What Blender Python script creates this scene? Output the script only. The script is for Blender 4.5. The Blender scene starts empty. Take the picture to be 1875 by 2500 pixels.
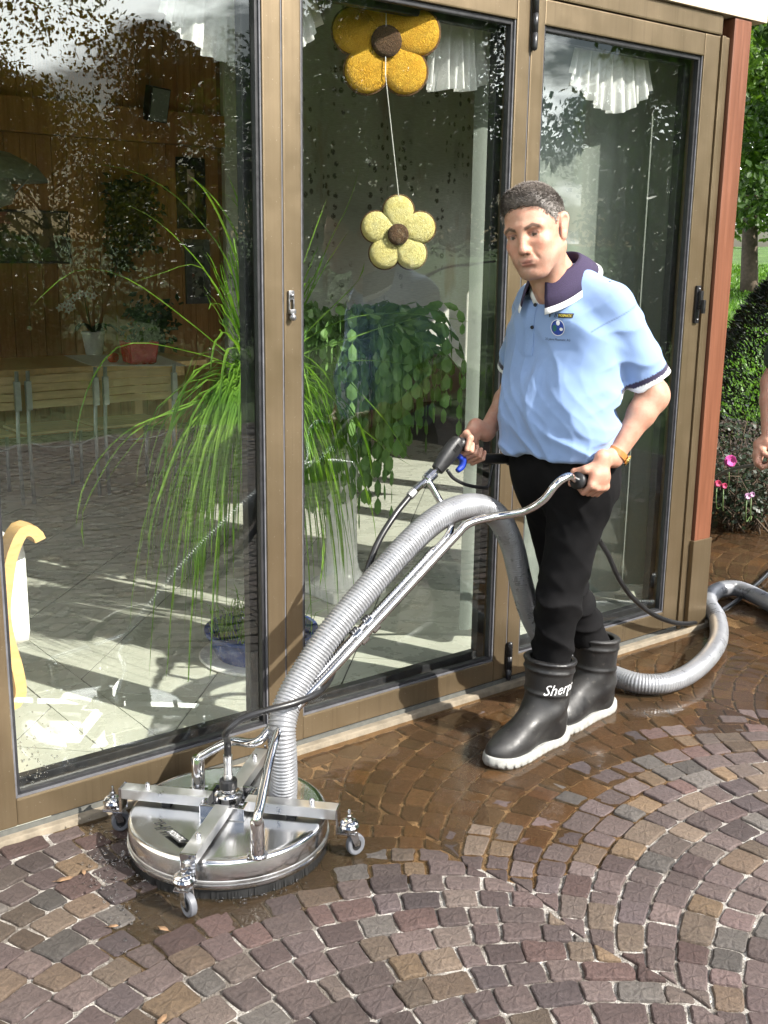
import bpy, bmesh, math, random
import numpy as np
from mathutils import Vector, Matrix

SC = bpy.context.scene
COL = SC.collection
R = math.radians
random.seed(7)
RNG = np.random.default_rng(11)

# ------------------------------------------------------------------ camera
CAM_H = 1.57                       # eye height of the photographer (m)
PITCH, ROLL = R(13.08), R(0.742)
cam_data = bpy.data.cameras.new('camera')
cam_data.sensor_fit = 'VERTICAL'
cam_data.sensor_height = 36.0
cam_data.lens = 2693.0 / 2500.0 * 36.0
cam_data.clip_start = 0.05
cam_data.clip_end = 2000.0
cam = bpy.data.objects.new('camera', cam_data)
COL.objects.link(cam)
cam.matrix_world = (Matrix.Translation((0, 0, CAM_H)) @ Matrix.Rotation(math.pi / 2 - PITCH, 4, 'X')
                    @ Matrix.Rotation(ROLL, 4, 'Z'))
SC.camera = cam

# the glazed wall: U runs along it, N points out of the room; P(s, o, z) = along, outwards, up
WA = R(51.87)
U = Vector((math.sin(WA), math.cos(WA), 0))
N = Vector((math.cos(WA), -math.sin(WA), 0))
WD = -2.783
def P(s, o, z):
    return N * (WD + o) + U * s + Vector((0, 0, z))
WALL = Matrix.Translation(N * WD) @ Matrix(((U.x, N.x, 0, 0), (U.y, N.y, 0, 0), (0, 0, 1, 0), (0, 0, 0, 1)))

# ------------------------------------------------------------------ sky, sun, exposure
SUN_EL = R(38)
sun_h = (N * math.cos(R(21)) + U * math.sin(R(21))).normalized()
world = bpy.data.worlds.new('World')
SC.world = world
world.use_nodes = True
wn, wl = world.node_tree.nodes, world.node_tree.links
sky = wn.new('ShaderNodeTexSky')
sky.sky_type = 'NISHITA'
sky.sun_disc = False
sky.sun_elevation = SUN_EL
sky.sun_rotation = math.atan2(sun_h.x, sun_h.y)
sky.air_density = 1.0
sky.dust_density = 1.2
tc = wn.new('ShaderNodeTexCoord')
mp = wn.new('ShaderNodeMapping')
mp.inputs['Scale'].default_value = (1.0, 1.0, 2.6)
mp.inputs['Location'].default_value = (12.33, 6.39, 0.0)
wl.new(tc.outputs['Generated'], mp.inputs['Vector'])
cn = wn.new('ShaderNodeTexNoise')
cn.inputs['Scale'].default_value = 2.3
cn.inputs['Detail'].default_value = 7.0
cn.inputs['Roughness'].default_value = 0.56
wl.new(mp.outputs[0], cn.inputs['Vector'])
cr = wn.new('ShaderNodeValToRGB')
cr.color_ramp.elements[0].position = 0.55
cr.color_ramp.elements[1].position = 0.605
wl.new(cn.outputs[0], cr.inputs[0])
cm = wn.new('ShaderNodeMix')
cm.data_type = 'RGBA'
wl.new(cr.outputs[0], cm.inputs[0])
wl.new(sky.outputs[0], cm.inputs[6])
cm.inputs[7].default_value = (78.0, 78.6, 80.0, 1)          # sunlit cumulus, in the sky texture's own units
wl.new(cm.outputs[2], wn['Background'].inputs[0])
wn['Background'].inputs[1].default_value = 0.05

sun_data = bpy.data.lights.new('sun', 'SUN')
sun_data.energy = 5.0
sun_data.angle = R(0.53)
sun_data.color = (1.0, 0.955, 0.88)
sun = bpy.data.objects.new('sun', sun_data)
COL.objects.link(sun)
to_sun = Vector((sun_h.x * math.cos(SUN_EL), sun_h.y * math.cos(SUN_EL), math.sin(SUN_EL)))
sun.rotation_euler = to_sun.to_track_quat('Z', 'Y').to_euler()
sun.location = to_sun * 30

SC.view_settings.view_transform = 'Standard'
SC.view_settings.look = 'None'
SC.view_settings.exposure = 1.15
SC.view_settings.gamma = 1.0
SC.render.engine = 'CYCLES'
SC.cycles.max_bounces = 10
SC.cycles.transparent_max_bounces = 24
SC.cycles.diffuse_bounces = 4
SC.cycles.glossy_bounces = 4
SC.cycles.caustics_reflective = False
SC.cycles.caustics_refractive = False
SC.cycles.sample_clamp_indirect = 6.0
SC.cycles.use_denoising = True

# ------------------------------------------------------------------ pixel helper: the viewing ray through a point of the 1875 x 2500 photograph
_F = 2693.0
def ray(px, py):
    x, y = (px - 937.5) / _F, -(py - 1250.0) / _F
    c, s = math.cos(ROLL), math.sin(ROLL)
    x, y = c * x - s * y, s * x + c * y
    return Vector((x, math.cos(PITCH) + math.sin(PITCH) * y, -math.sin(PITCH) + math.cos(PITCH) * y))
def on_z(px, py, z=0.0):                 # where that ray meets the level z
    v = ray(px, py)
    return Vector((0, 0, CAM_H)) + v * ((z - CAM_H) / v.z)
def on_o(px, py, o):                     # where it meets the plane parallel to the glazed wall, o metres in front of it
    v = ray(px, py)
    return Vector((0, 0, CAM_H)) + v * ((WD + o) / v.dot(N))
def on_y(px, py, y):
    v = ray(px, py)
    return Vector((0, 0, CAM_H)) + v * (y / v.y)
def soz(p):
    return (p.dot(U), p.dot(N) - WD, p.z)

# ------------------------------------------------------------------ mesh helpers
class MB:
    """collects vertices and faces; build() links them as one mesh object"""
    def __init__(self):
        self.v, self.f, self.c = [], [], []
    def add(self, verts, faces):
        k = len(self.v)
        self.v.extend([tuple(p) for p in verts])
        self.f.extend([tuple(i + k for i in fc) for fc in faces])
        return self
    def box(self, lo, hi, m=None, bevel=0.0):
        x0, y0, z0 = lo
        x1, y1, z1 = hi
        if bevel > 0:
            b = min(bevel, 0.45 * min(abs(x1 - x0), abs(y1 - y0), abs(z1 - z0)))
            bm = bmesh.new()
            bmesh.ops.create_cube(bm, size=1.0)
            for v in bm.verts:
                v.co = Vector(((x0 + x1) / 2 + v.co.x * (x1 - x0), (y0 + y1) / 2 + v.co.y * (y1 - y0), (z0 + z1) / 2 + v.co.z * (z1 - z0)))
            bmesh.ops.bevel(bm, geom=bm.edges[:], offset=b, segments=2, profile=0.7, affect='EDGES')
            bm.verts.index_update()
            vs = [v.co.copy() for v in bm.verts]
            fs = [tuple(v.index for v in f.verts) for f in bm.faces]
            bm.free()
        else:
            vs = [Vector(p) for p in ((x0, y0, z0), (x1, y0, z0), (x1, y1, z0), (x0, y1, z0), (x0, y0, z1), (x1, y0, z1), (x1, y1, z1), (x0, y1, z1))]
            fs = [(0, 3, 2, 1), (4, 5, 6, 7), (0, 1, 5, 4), (1, 2, 6, 5), (2, 3, 7, 6), (3, 0, 4, 7)]
        if m is not None:
            vs = [m @ p for p in vs]
        return self.add(vs, fs)
    def rings(self, rings, closed=True, cap0=True, cap1=True, loop=False):
        n = len(rings[0])
        vs = [p for r in rings for p in r]
        fs = []
        m = len(rings)
        for i in range(m if loop else m - 1):
            j = (i + 1) % m
            for k in range(n if closed else n - 1):
                l = (k + 1) % n
                fs.append((i * n + k, i * n + l, j * n + l, j * n + k))
        if not loop and closed:
            if cap0: fs.append(tuple(reversed(range(n))))
            if cap1: fs.append(tuple((m - 1) * n + k for k in range(n)))
        return self.add(vs, fs)
    def tube(self, pts, rad, seg=12, cap=True, loop=False, flat=1.0):
        pts = [Vector(p) for p in pts]
        n = len(pts)
        if not hasattr(rad, '__len__'): rad = [rad] * n
        fr = frames(pts, loop)
        rr = []
        for i in range(n):
            t, a, b = fr[i]
            rr.append([pts[i] + a * (math.cos(2 * math.pi * k / seg) * rad[i]) + b * (math.sin(2 * math.pi * k / seg) * rad[i] * flat) for k in range(seg)])
        return self.rings(rr, True, cap, cap, loop)
    def lathe(self, prof, seg=24, m=None, cap0=True, cap1=True):
        rr = []
        for r, z in prof:
            ring = [Vector((r * math.cos(2 * math.pi * k / seg), r * math.sin(2 * math.pi * k / seg), z)) for k in range(seg)]
            rr.append([m @ p for p in ring] if m is not None else ring)
        return self.rings(rr, True, cap0, cap1)
    def ball(self, c, r, seg=12, ringn=8, m=None):
        sx, sy, sz = (r, r, r) if not hasattr(r, '__len__') else r
        rr = []
        for i in range(1, ringn):
            a = math.pi * i / ringn
            ring = [Vector((sx * math.sin(a) * math.cos(2 * math.pi * k / seg), sy * math.sin(a) * math.sin(2 * math.pi * k / seg), -sz * math.cos(a))) for k in range(seg)]
            if m is not None: ring = [m @ p for p in ring]
            rr.append([Vector(c) + p for p in ring])
        return self.rings(rr)
    def poly(self, pts2, z0, z1, m=None):
        n = len(pts2)
        vs = [Vector((p[0], p[1], z0)) for p in pts2] + [Vector((p[0], p[1], z1)) for p in pts2]
        if m is not None: vs = [m @ v for v in vs]
        fs = [tuple(reversed(range(n))), tuple(range(n, 2 * n))] + [(i, (i + 1) % n, n + (i + 1) % n, n + i) for i in range(n)]
        return self.add(vs, fs)
    def mesh(self, name):
        me = bpy.data.meshes.new(name)
        me.from_pydata([tuple(p) for p in self.v], [], self.f)
        me.update()
        return me
    def build(self, name, mat, parent=None, smooth=False, fix=True):
        me = self.mesh(name)
        if fix:
            bm = bmesh.new()
            bm.from_mesh(me)
            bmesh.ops.recalc_face_normals(bm, faces=bm.faces[:])
            bm.to_mesh(me)
            bm.free()
        return link_mesh(name, me, mat, parent, smooth)

def link_mesh(name, me, mat, parent=None, smooth=False):
    o = bpy.data.objects.new(name, me)
    COL.objects.link(o)
    if mat is not None and not me.materials:
        me.materials.append(mat)
    if smooth:
        me.polygons.foreach_set('use_smooth', [True] * len(me.polygons))
        if smooth != 'all':
            try: me.set_sharp_from_angle(angle=R(38))
            except Exception: pass
    if parent is not None:
        o.parent = parent
        o.matrix_parent_inverse = parent.matrix_world.inverted() if parent.type != 'EMPTY' else Matrix.Translation(-Vector(parent.location))
    return o

def frames(pts, loop=False):
    n = len(pts)
    out = []
    prev = None
    for i in range(n):
        if loop: t = pts[(i + 1) % n] - pts[i - 1]
        else: t = pts[min(i + 1, n - 1)] - pts[max(i - 1, 0)]
        t = t.normalized() if t.length > 1e-9 else Vector((0, 0, 1))
        if prev is None:
            a = t.orthogonal().normalized()
        else:
            a = prev - t * prev.dot(t)
            a = a.normalized() if a.length > 1e-6 else t.orthogonal().normalized()
        out.append((t, a, t.cross(a)))
        prev = a
    return out

def spline(ctrl, n, loop=False):
    """Catmull-Rom through the control points, n samples evenly spaced in length"""
    c = [Vector(p) for p in ctrl]
    m = len(c)
    dense = []
    segs = m if loop else m - 1
    for i in range(segs):
        if loop: p0, p1, p2, p3 = c[i - 1], c[i], c[(i + 1) % m], c[(i + 2) % m]
        else:
            p1, p2 = c[i], c[i + 1]
            p0 = c[i - 1] if i > 0 else p1 * 2 - p2
            p3 = c[i + 2] if i + 2 < m else p2 * 2 - p1
        for k in range(24):
            t = k / 24
            dense.append(0.5 * ((2 * p1) + (p2 - p0) * t + (2 * p0 - 5 * p1 + 4 * p2 - p3) * t * t + (3 * p1 - p0 - 3 * p2 + p3) * t * t * t))
    dense.append(c[0].copy() if loop else c[-1].copy())
    L = [0.0]
    for i in range(1, len(dense)): L.append(L[-1] + (dense[i] - dense[i - 1]).length)
    out = []
    j = 0
    for k in range(n):
        d = L[-1] * k / (n if loop else n - 1)
        while j < len(L) - 2 and L[j + 1] < d: j += 1
        t = (d - L[j]) / max(L[j + 1] - L[j], 1e-9)
        out.append(dense[j].lerp(dense[j + 1], min(max(t, 0), 1)))
    return out
def path_len(p): return sum((p[i + 1] - p[i]).length for i in range(len(p) - 1))

def tag(o, label=None, cat=None, group=None, kind=None):
    if label: o['label'] = label
    if cat: o['category'] = cat
    if group: o['group'] = group
    if kind: o['kind'] = kind
    return o
def thing(name, label, cat, loc=(0, 0, 0), group=None):
    o = bpy.data.objects.new(name, None)
    o.empty_display_size = 0.05
    COL.objects.link(o)
    o.location = loc
    return tag(o, label, cat, group)

# ------------------------------------------------------------------ materials
class NT:
    def __init__(self, name):
        self.m = bpy.data.materials.new(name)
        self.m.use_nodes = True
        self.n, self.l = self.m.node_tree.nodes, self.m.node_tree.links
        self.b = self.n['Principled BSDF']
        self.out = self.n['Material Output']
    def new(self, t, **kw):
        nd = self.n.new(t)
        for k, v in kw.items(): setattr(nd, k, v)
        return nd
    def link(self, a, b): self.l.new(a, b)
    def coord(self, kind='Object', scale=(1, 1, 1), rot=(0, 0, 0)):
        t = self.new('ShaderNodeTexCoord')
        mp = self.new('ShaderNodeMapping')
        mp.inputs['Scale'].default_value = scale
        mp.inputs['Rotation'].default_value = rot
        self.link(t.outputs[kind], mp.inputs['Vector'])
        return mp.outputs[0]
    def noise(self, vec, scale, detail=4, rough=0.55, out=0):
        nz = self.new('ShaderNodeTexNoise')
        nz.inputs['Scale'].default_value = scale
        nz.inputs['Detail'].default_value = detail
        nz.inputs['Roughness'].default_value = rough
        self.link(vec, nz.inputs['Vector'])
        return nz.outputs[out]
    def ramp(self, fac, stops):
        rp = self.new('ShaderNodeValToRGB')
        el = rp.color_ramp.elements
        while len(el) < len(stops): el.new(0.5)
        for e, (p, c) in zip(el, stops):
            e.position = p
            e.color = (c, c, c, 1) if not hasattr(c, '__len__') else (*c, 1)
        self.link(fac, rp.inputs[0])
        return rp.outputs[0]
    def mix(self, fac, a, b, blend='MIX'):
        mx = self.new('ShaderNodeMix', data_type='RGBA', blend_type=blend)
        for sock, val in ((0, fac), (6, a), (7, b)):
            if hasattr(val, 'links'): self.link(val, mx.inputs[sock])
            elif sock == 0: mx.inputs[0].default_value = val
            else: mx.inputs[sock].default_value = (*val, 1)
        return mx.outputs[2]
    def math(self, op, a, b=None):
        md = self.new('ShaderNodeMath', operation=op)
        for i, v in enumerate((a, b)):
            if v is None: continue
            if hasattr(v, 'links'): self.link(v, md.inputs[i])
            else: md.inputs[i].default_value = v
        return md.outputs[0]
    def bump(self, h, strength=0.3, dist=0.01):
        bp = self.new('ShaderNodeBump')
        bp.inputs['Strength'].default_value = strength
        bp.inputs['Distance'].default_value = dist
        self.link(h, bp.inputs['Height'])
        self.link(bp.outputs[0], self.b.inputs['Normal'])
        return bp
    def set(self, **kw):
        for k, v in kw.items():
            s = self.b.inputs[k.replace('_', ' ')]
            if hasattr(v, 'links'): self.link(v, s)
            elif hasattr(v, '__len__') and len(v) == 3 and s.type == 'RGBA': s.default_value = (*v, 1)
            else: s.default_value = v
        return self

def simple(name, col, rough=0.5, metal=0.0, var=0.12, scale=30.0, bump=0.0, bscale=120.0, stretch=(1, 1, 1), **kw):
    t = NT(name)
    v = t.coord('Object', stretch)
    nz = t.noise(v, scale, 5)
    lo = tuple(max(c * (1 - var), 0) for c in col)
    hi = tuple(min(c * (1 + var), 1) for c in col)
    t.set(Base_Color=t.ramp(nz, [(0.3, lo), (0.7, hi)]), Roughness=t.ramp(nz, [(0.3, max(rough - 0.05, 0.02)), (0.7, min(rough + 0.07, 1))]), Metallic=metal)
    if bump > 0: t.bump(t.noise(v, bscale, 4), bump, 0.004)
    t.set(**kw)
    return t.m

# =================================================================== SETTING
# ---- pavement height: level terrace with a shallow dip where the water stands
PUD = [(150, 1975), (236, 2070), (300, 2170), (240, 2300), (300, 2400), (440, 2400), (480, 2300), (690, 2275), (890, 2200), (959, 2179), (1147, 2156),
       (1311, 2179), (1411, 2125), (1511, 2115), (1570, 2056), (1652, 1985), (1752, 1890), (1875, 1836)]
pud = [tuple(on_z(*p).xy) for p in PUD]
pud = [tuple(P(0.95, -0.3, 0).xy), tuple(P(1.0, 0.1, 0).xy)] + pud[1:] + [(2.6, 3.6), (5.5, 4.6), (8.0, 7.0), (5.0, 9.0), tuple(P(4.4, -3.0, 0).xy), tuple(P(3.2, -0.3, 0).xy)]
pudA = np.array(pud)
def poly_sd(x, y):
    """signed distance to the puddle outline, positive inside (numpy)"""
    x, y = np.asarray(x, float), np.asarray(y, float)
    d = np.full(x.shape, 1e9)
    ins = np.zeros(x.shape, bool)
    n = len(pudA)
    for i in range(n):
        ax, ay = pudA[i]
        bx, by = pudA[(i + 1) % n]
        ex, ey = bx - ax, by - ay
        t = np.clip(((x - ax) * ex + (y - ay) * ey) / (ex * ex + ey * ey), 0, 1)
        d = np.minimum(d, np.hypot(x - ax - t * ex, y - ay - t * ey))
        cond = ((ay > y) != (by > y)) & (x < (bx - ax) * (y - ay) / (by - ay + 1e-12) + ax)
        ins ^= cond
    return np.where(ins, d, -d)
def wob(x, y):
    return (np.sin(x * 5.1 + 1.3) * np.sin(y * 4.3 + .4) + .6 * np.sin(x * 11.7 + y * 3.1) * np.sin(y * 9.9 - x * 2.2 + 1.) + .4 * np.sin(x * 23 + 2.) * np.sin(y * 21 + 1.)) / 2.0
def pave_h(x, y):
    sd = poly_sd(x, y) + 0.07 * wob(np.asarray(x), np.asarray(y))
    return -0.0175 * np.clip(sd / (0.22 + 0.40 * np.clip((np.asarray(x) + 0.15) / 0.45, 0, 1)), 0, 1) ** 0.75 * np.clip(sd / 0.05, 0, 1) + 0.0006 * wob(np.asarray(x) * 1.7, np.asarray(y) * 1.7)
WATER_Z = -0.0085

# ---- materials of the ground
def mat_sett(use_attr):
    t = NT('porphyry_sett_joined' if use_attr else 'porphyry_sett')
    v = t.coord('Object')
    if use_attr:
        a = t.new('ShaderNodeVertexColor', layer_name='col')
        base = a.outputs[0]
    else:
        a = t.new('ShaderNodeObjectInfo')
        base = a.outputs['Color']
    n1 = t.noise(v, 36, 6, 0.65)
    n2 = t.noise(v, 210, 5, 0.7)
    n3 = t.noise(v, 9, 3, 0.5)
    n4 = t.noise(v, 85, 4, 0.75)
    c = t.mix(t.ramp(n1, [(0.32, 0.0), (0.7, 0.75)]), base, t.mix(1.0, base, (1.26, 1.2, 1.14), 'MULTIPLY'))
    c = t.mix(t.ramp(n2, [(0.28, 0.65), (0.5, 0.0)]), c, t.mix(1.0, base, (0.5, 0.47, 0.47), 'MULTIPLY'))
    c = t.mix(t.ramp(n2, [(0.66, 0.0), (0.72, 0.6)]), c, (0.5, 0.47, 0.44))
    c = t.mix(t.ramp(n4, [(0.36, 0.85), (0.50, 0.0)]), c, t.mix(1.0, base, (0.52, 0.48, 0.48), 'MULTIPLY'))
    c = t.mix(t.ramp(n4, [(0.56, 0.0), (0.68, 0.7)]), c, t.mix(1.0, base, (1.55, 1.5, 1.45), 'MULTIPLY'))
    c = t.mix(t.ramp(n3, [(0.35, 0.4), (0.65, 0.0)]), c, t.mix(1.0, base, (0.78, 0.72, 0.68), 'MULTIPLY'))
    t.set(Base_Color=c, Roughness=t.ramp(n1, [(0.3, 0.62), (0.7, 0.85)]), Specular_IOR_Level=0.35)
    h = t.math('ADD', t.math('MULTIPLY', n1, 0.30), t.math('ADD', t.math('MULTIPLY', n2, 0.25), t.math('MULTIPLY', n4, 0.55)))
    t.bump(h, 1.0, 0.010)
    return t.m
M_SETT, M_SETT_J = mat_sett(False), mat_sett(True)

def mat_bed():
    t = NT('pale_joint_grit')
    v = t.coord('Object')
    n1 = t.noise(v, 260, 5, 0.7)
    n2 = t.noise(v, 14, 4, 0.6)
    vo = t.new('ShaderNodeTexVoronoi')
    vo.inputs['Scale'].default_value = 240
    t.link(v, vo.inputs['Vector'])
    c = t.ramp(n1, [(0.25, (0.14, 0.125, 0.105)), (0.48, (0.40, 0.375, 0.34)), (0.66, (0.68, 0.65, 0.61))])
    c = t.mix(t.ramp(n2, [(0.42, 0.80), (0.58, 0.0)]), c, (0.11, 0.09, 0.072))
    t.set(Base_Color=c, Roughness=0.9, Specular_IOR_Level=0.2)
    t.bump(t.math('ADD', n1, vo.outputs[0]), 0.9, 0.006)
    return t.m

# ---- ground sheet to the horizon, lawn colour
def mat_lawn():
    t = NT('lawn_soil')
    v = t.coord('Object')
    n1 = t.noise(v, 1.3, 6, 0.6)
    n2 = t.noise(v, 45, 5, 0.7)
    c = t.ramp(n1, [(0.3, (0.045, 0.10, 0.014)), (0.7, (0.105, 0.20, 0.025))])
    c = t.mix(t.ramp(n2, [(0.3, 0.7), (0.65, 0.0)]), c, (0.02, 0.05, 0.008))
    t.set(Base_Color=c, Roughness=0.9)
    t.bump(n2, 0.8, 0.04)
    return t.m
g = MB()
g.add([(-900, -900, -0.06), (900, -900, -0.06), (900, 900, -0.06), (-900, 900, -0.06)], [(0, 1, 2, 3)])
tag(g.build('ground', mat_lawn()), kind='structure')

# ---- pavement bed
S0, S1, O1 = -1.6, 7.4, 6.3
def paved(s, o):
    if o > 0.028: return True
    return s > 4.12 - o * 1.0 and o > -1.55 - 0.12 * math.sin(s * 3)
def bed():
    st = 0.03
    ns, no = int((S1 - S0) / st), int((O1 + 1.7) / st)
    ss = S0 + np.arange(ns + 1) * st
    oo = -1.7 + np.arange(no + 1) * st
    Sg, Og = np.meshgrid(ss, oo, indexing='ij')
    X = N.x * (WD + Og) + U.x * Sg
    Y = N.y * (WD + Og) + U.y * Sg
    Z = pave_h(X, Y) - 0.0065 + 0.0013 * wob(X * 7, Y * 7)
    Z[:, -1] = -0.2
    Z[0, :] = -0.2
    Z[-1, :] = -0.2
    keep = np.zeros((ns, no), bool)
    for i in range(ns):
        for j in range(no):
            keep[i, j] = oo[j] > -0.02 or (paved(ss[i], oo[j]) and oo[j] > -1.65)
    idx = np.arange((ns + 1) * (no + 1)).reshape(ns + 1, no + 1)
    q = np.stack([idx[:-1, :-1], idx[1:, :-1], idx[1:, 1:], idx[:-1, 1:]], -1)[keep]
    used, inv = np.unique(q, return_inverse=True)
    vv = np.stack([X.ravel(), Y.ravel(), Z.ravel()], -1)[used]
    me = bpy.data.meshes.new('pavement')
    me.from_pydata(vv.tolist(), [], inv.reshape(q.shape).tolist())
    me.update()
    return link_mesh('pavement', me, mat_bed(), None, 'all')
pavement = tag(bed(), kind='structure')

def clip_rect(poly, lo, hi):
    for ax, val, sgn in ((0, lo[0], 1), (0, hi[0], -1), (1, lo[1], 1), (1, hi[1], -1)):
        out = []
        for i in range(len(poly)):
            a, b = poly[i], poly[(i + 1) % len(poly)]
            da, db = sgn * (a[ax] - val), sgn * (b[ax] - val)
            if da >= 0: out.append(a)
            if (da >= 0) != (db >= 0):
                t = da / (da - db)
                out.append((a[0] + (b[0] - a[0]) * t, a[1] + (b[1] - a[1]) * t))
        poly = out
        if not poly: return []
    return poly

# ---- setts laid in segmental arcs whose crowns point at the glazed wall
PAL = [(0.150, 0.118, 0.114), (0.136, 0.104, 0.104), (0.160, 0.126, 0.120), (0.126, 0.100, 0.100), (0.172, 0.142, 0.128), (0.118, 0.096, 0.100), (0.142, 0.106, 0.104), (0.150, 0.120, 0.116), (0.138, 0.108, 0.106),
       (0.186, 0.148, 0.116), (0.205, 0.150, 0.098), (0.155, 0.146, 0.138), (0.140, 0.094, 0.088), (0.176, 0.132, 0.098), (0.152, 0.120, 0.115), (0.130, 0.102, 0.100)]
def setts():
    out = []
    Rr, W, p = 1.02, 1.45, 0.0905
    rr = random.Random(5)
    for k in range(-2, 5):
        sc = 1.11 + W * k
        for j in range(-27, 70):
            c0 = j * p + 0.5 * p * (k % 2)
            n = rr.choice((17, 18, 18, 19))
            n += 3
            th = [-0.96 + 1.92 * i / n for i in range(n + 1)]
            th = [t + rr.uniform(-.22, .22) * 1.92 / n for i, t in enumerate(th)]
            for i in range(n):
                cs = []
                for t, lo in ((th[i], 0), (th[i + 1], 0), (th[i + 1], 1), (th[i], 1)):
                    q, o = Rr * math.sin(t), c0 + Rr - Rr * math.cos(t)
                    if lo:
                        q -= math.sin(t) * p * math.cos(t)
                        o += math.cos(t) * p * math.cos(t)
                    cs.append(Vector((sc + q, o)))
                vw = .725 + .022 * math.sin(sum(c.y for c in cs) * 3.4)              # the columns meet along a wavering line
                cl_ = clip_rect([tuple(c) for c in cs], (sc - W + vw, -9), (sc + vw, 99))
                if len(cl_) < 3: continue
                ar = abs(sum(cl_[i_][0] * cl_[(i_ + 1) % len(cl_)][1] - cl_[(i_ + 1) % len(cl_)][0] * cl_[i_][1] for i_ in range(len(cl_)))) / 2
                if ar < .0005: continue
                cs = []
                for q_ in cl_:
                    if not cs or (Vector(q_) - cs[-1]).length > .012: cs.append(Vector(q_))
                if len(cs) > 3 and (cs[0] - cs[-1]).length < .012: cs.pop()
                if len(cs) < 3: continue
                cen = sum(cs, Vector((0, 0))) / len(cs)
                if not (S0 + .1 < cen.x < S1 - .1 and cen.y < O1 - .1) or not paved(cen.x, cen.y): continue
                if cen.y < 0.075 and cen.y > -0.1 and cen.x < 4.2: continue
                gap = rr.uniform(0.0018, 0.0044)
                cs = [c + (cen - c).normalized() * gap * 1.3 + Vector((rr.uniform(-.0034, .0034), rr.uniform(-.0034, .0034))) for c in cs]
                out.append((cen, cs))
    # a straight course of cut stones along the kerb strip
    s = S0 + 0.2
    while s < 4.05:
        w = rr.uniform(0.075, 0.13)
        d = rr.uniform(0.052, 0.064)
        cs = [Vector((s + .005 + rr.uniform(-.003, .003), 0.034)), Vector((s + w - .005, 0.034 + rr.uniform(0, .005))), Vector((s + w - .006, 0.034 + d)), Vector((s + .004, 0.034 + d + rr.uniform(-.006, .004)))]
        out.append((sum(cs, Vector((0, 0))) / 4, cs))
        s += w
    return out
def sett_mesh(cs, zc, rr, rich):
    """one stone: skirt, rounded worn edge, gently domed uneven top; corner points in world xy"""
    nc = len(cs)
    cen = sum(cs, Vector((0, 0))) / nc
    ring = []
    for i in range(nc):
        a, b = cs[i], cs[(i + 1) % nc]
        pv = cs[i - 1]
        ring.append(a + (pv - a) * 0.085)
        ring.append(a + (b - a) * 0.085)
        if rich:
            m = a.lerp(b, 0.5)
            ring.append(m + (m - cen).normalized() * rr.uniform(-.0035, .0035))
    n = len(ring)
    tx, ty = rr.uniform(-.022, .022), rr.uniform(-.022, .022)
    dz = rr.uniform(-.0026, .0026)
    def tilt(v): return (v.x - cen.x) * tx + (v.y - cen.y) * ty + dz
    vs, fs = [], []
    levels = ((0.0, -0.035), (0.0, -0.0070), (0.0016, -0.0022), (0.0044, 0.0)) if rich else ((0.0, -0.03), (0.0, -0.006), (0.008, 0.0))
    for ins, z in levels:
        for v in ring:
            q = v + (cen - v).normalized() * ins
            vs.append((q.x, q.y, zc + z + (tilt(q) if z > -.02 else 0) + (rr.uniform(-.0006, .0006) if z == 0 else 0)))
    L = len(levels)
    for i in range(L - 1):
        for k in range(n):
            l = (k + 1) % n
            fs.append((i * n + k, i * n + l, (i + 1) * n + l, (i + 1) * n + k))
    vs.append((cen.x, cen.y, zc + dz + rr.uniform(.0002, .0012)))
    for k in range(n): fs.append(((L - 1) * n + k, (L - 1) * n + (k + 1) % n, len(vs) - 1))
    return vs, fs
def in_view(w, margin=20):
    q = cam.matrix_world.inverted() @ Vector(w)
    if q.z > -0.1: return None
    return (937.5 + _F * q.x / -q.z, 1250 - _F * q.y / -q.z, -q.z)
def build_setts():
    allst = []
    for cen, cs in setts():
        w = P(cen.x, cen.y, 0)
        pr = in_view(w)
        vis = pr is not None and -60 < pr[0] < 1935 and 1250 < pr[1] < 2560
        allst.append((0 if vis else 1, pr[2] if pr else 99, w, [P(c.x, c.y, 0).xy for c in cs]))
    allst.sort(key=lambda e: (e[0], e[1]))
    hs = pave_h(np.array([e[2].x for e in allst]), np.array([e[2].y for e in allst]))
    rr = random.Random(3)
    vs, fs, cols = [], [], []
    for i, (hid, dist, w, cs) in enumerate(allst):
        zc = float(hs[i]) + 0.0008
        rich = i < 1200
        v, f = sett_mesh(cs, zc, rr, rich)
        c = rr.choice(PAL)
        b = rr.uniform(0.62, 1.42) * 0.62
        left_tone = 0.70 + 0.30 * min(1.0, max(0.0, (w.x + 0.35) / 0.9 + 0.12 * math.sin(w.y * 9)))     # setts get gradually darker towards the left
        col = (c[0] * b * left_tone * 1.0, c[1] * b * left_tone * .97, c[2] * b * left_tone * .95)
        if i < 300:
            me = bpy.data.meshes.new('sett')
            o = Vector((w.x, w.y, zc))
            me.from_pydata([(x - o.x, y - o.y, z - o.z) for x, y, z in v], [], f)
            me.update()
            ob = link_mesh('sett', me, M_SETT, None, 'all')
            me.set_sharp_from_angle(angle=R(26))
            ob.location = o
            ob.parent = pavement
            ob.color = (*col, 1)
        else:
            k = len(vs)
            vs.extend(v)
            fs.extend([tuple(a + k for a in q) for q in f])
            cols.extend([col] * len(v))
    me = bpy.data.meshes.new('distant_setts')
    me.from_pydata(vs, [], fs)
    me.update()
    ca = me.color_attributes.new('col', 'FLOAT_COLOR', 'POINT')
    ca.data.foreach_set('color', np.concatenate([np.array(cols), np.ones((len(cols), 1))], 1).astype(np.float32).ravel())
    o = link_mesh('distant_setts', me, M_SETT_J, None, 'all')
    me.set_sharp_from_angle(angle=R(26))
    o.parent = pavement
    o['kind'] = 'stuff'
build_setts()

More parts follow.
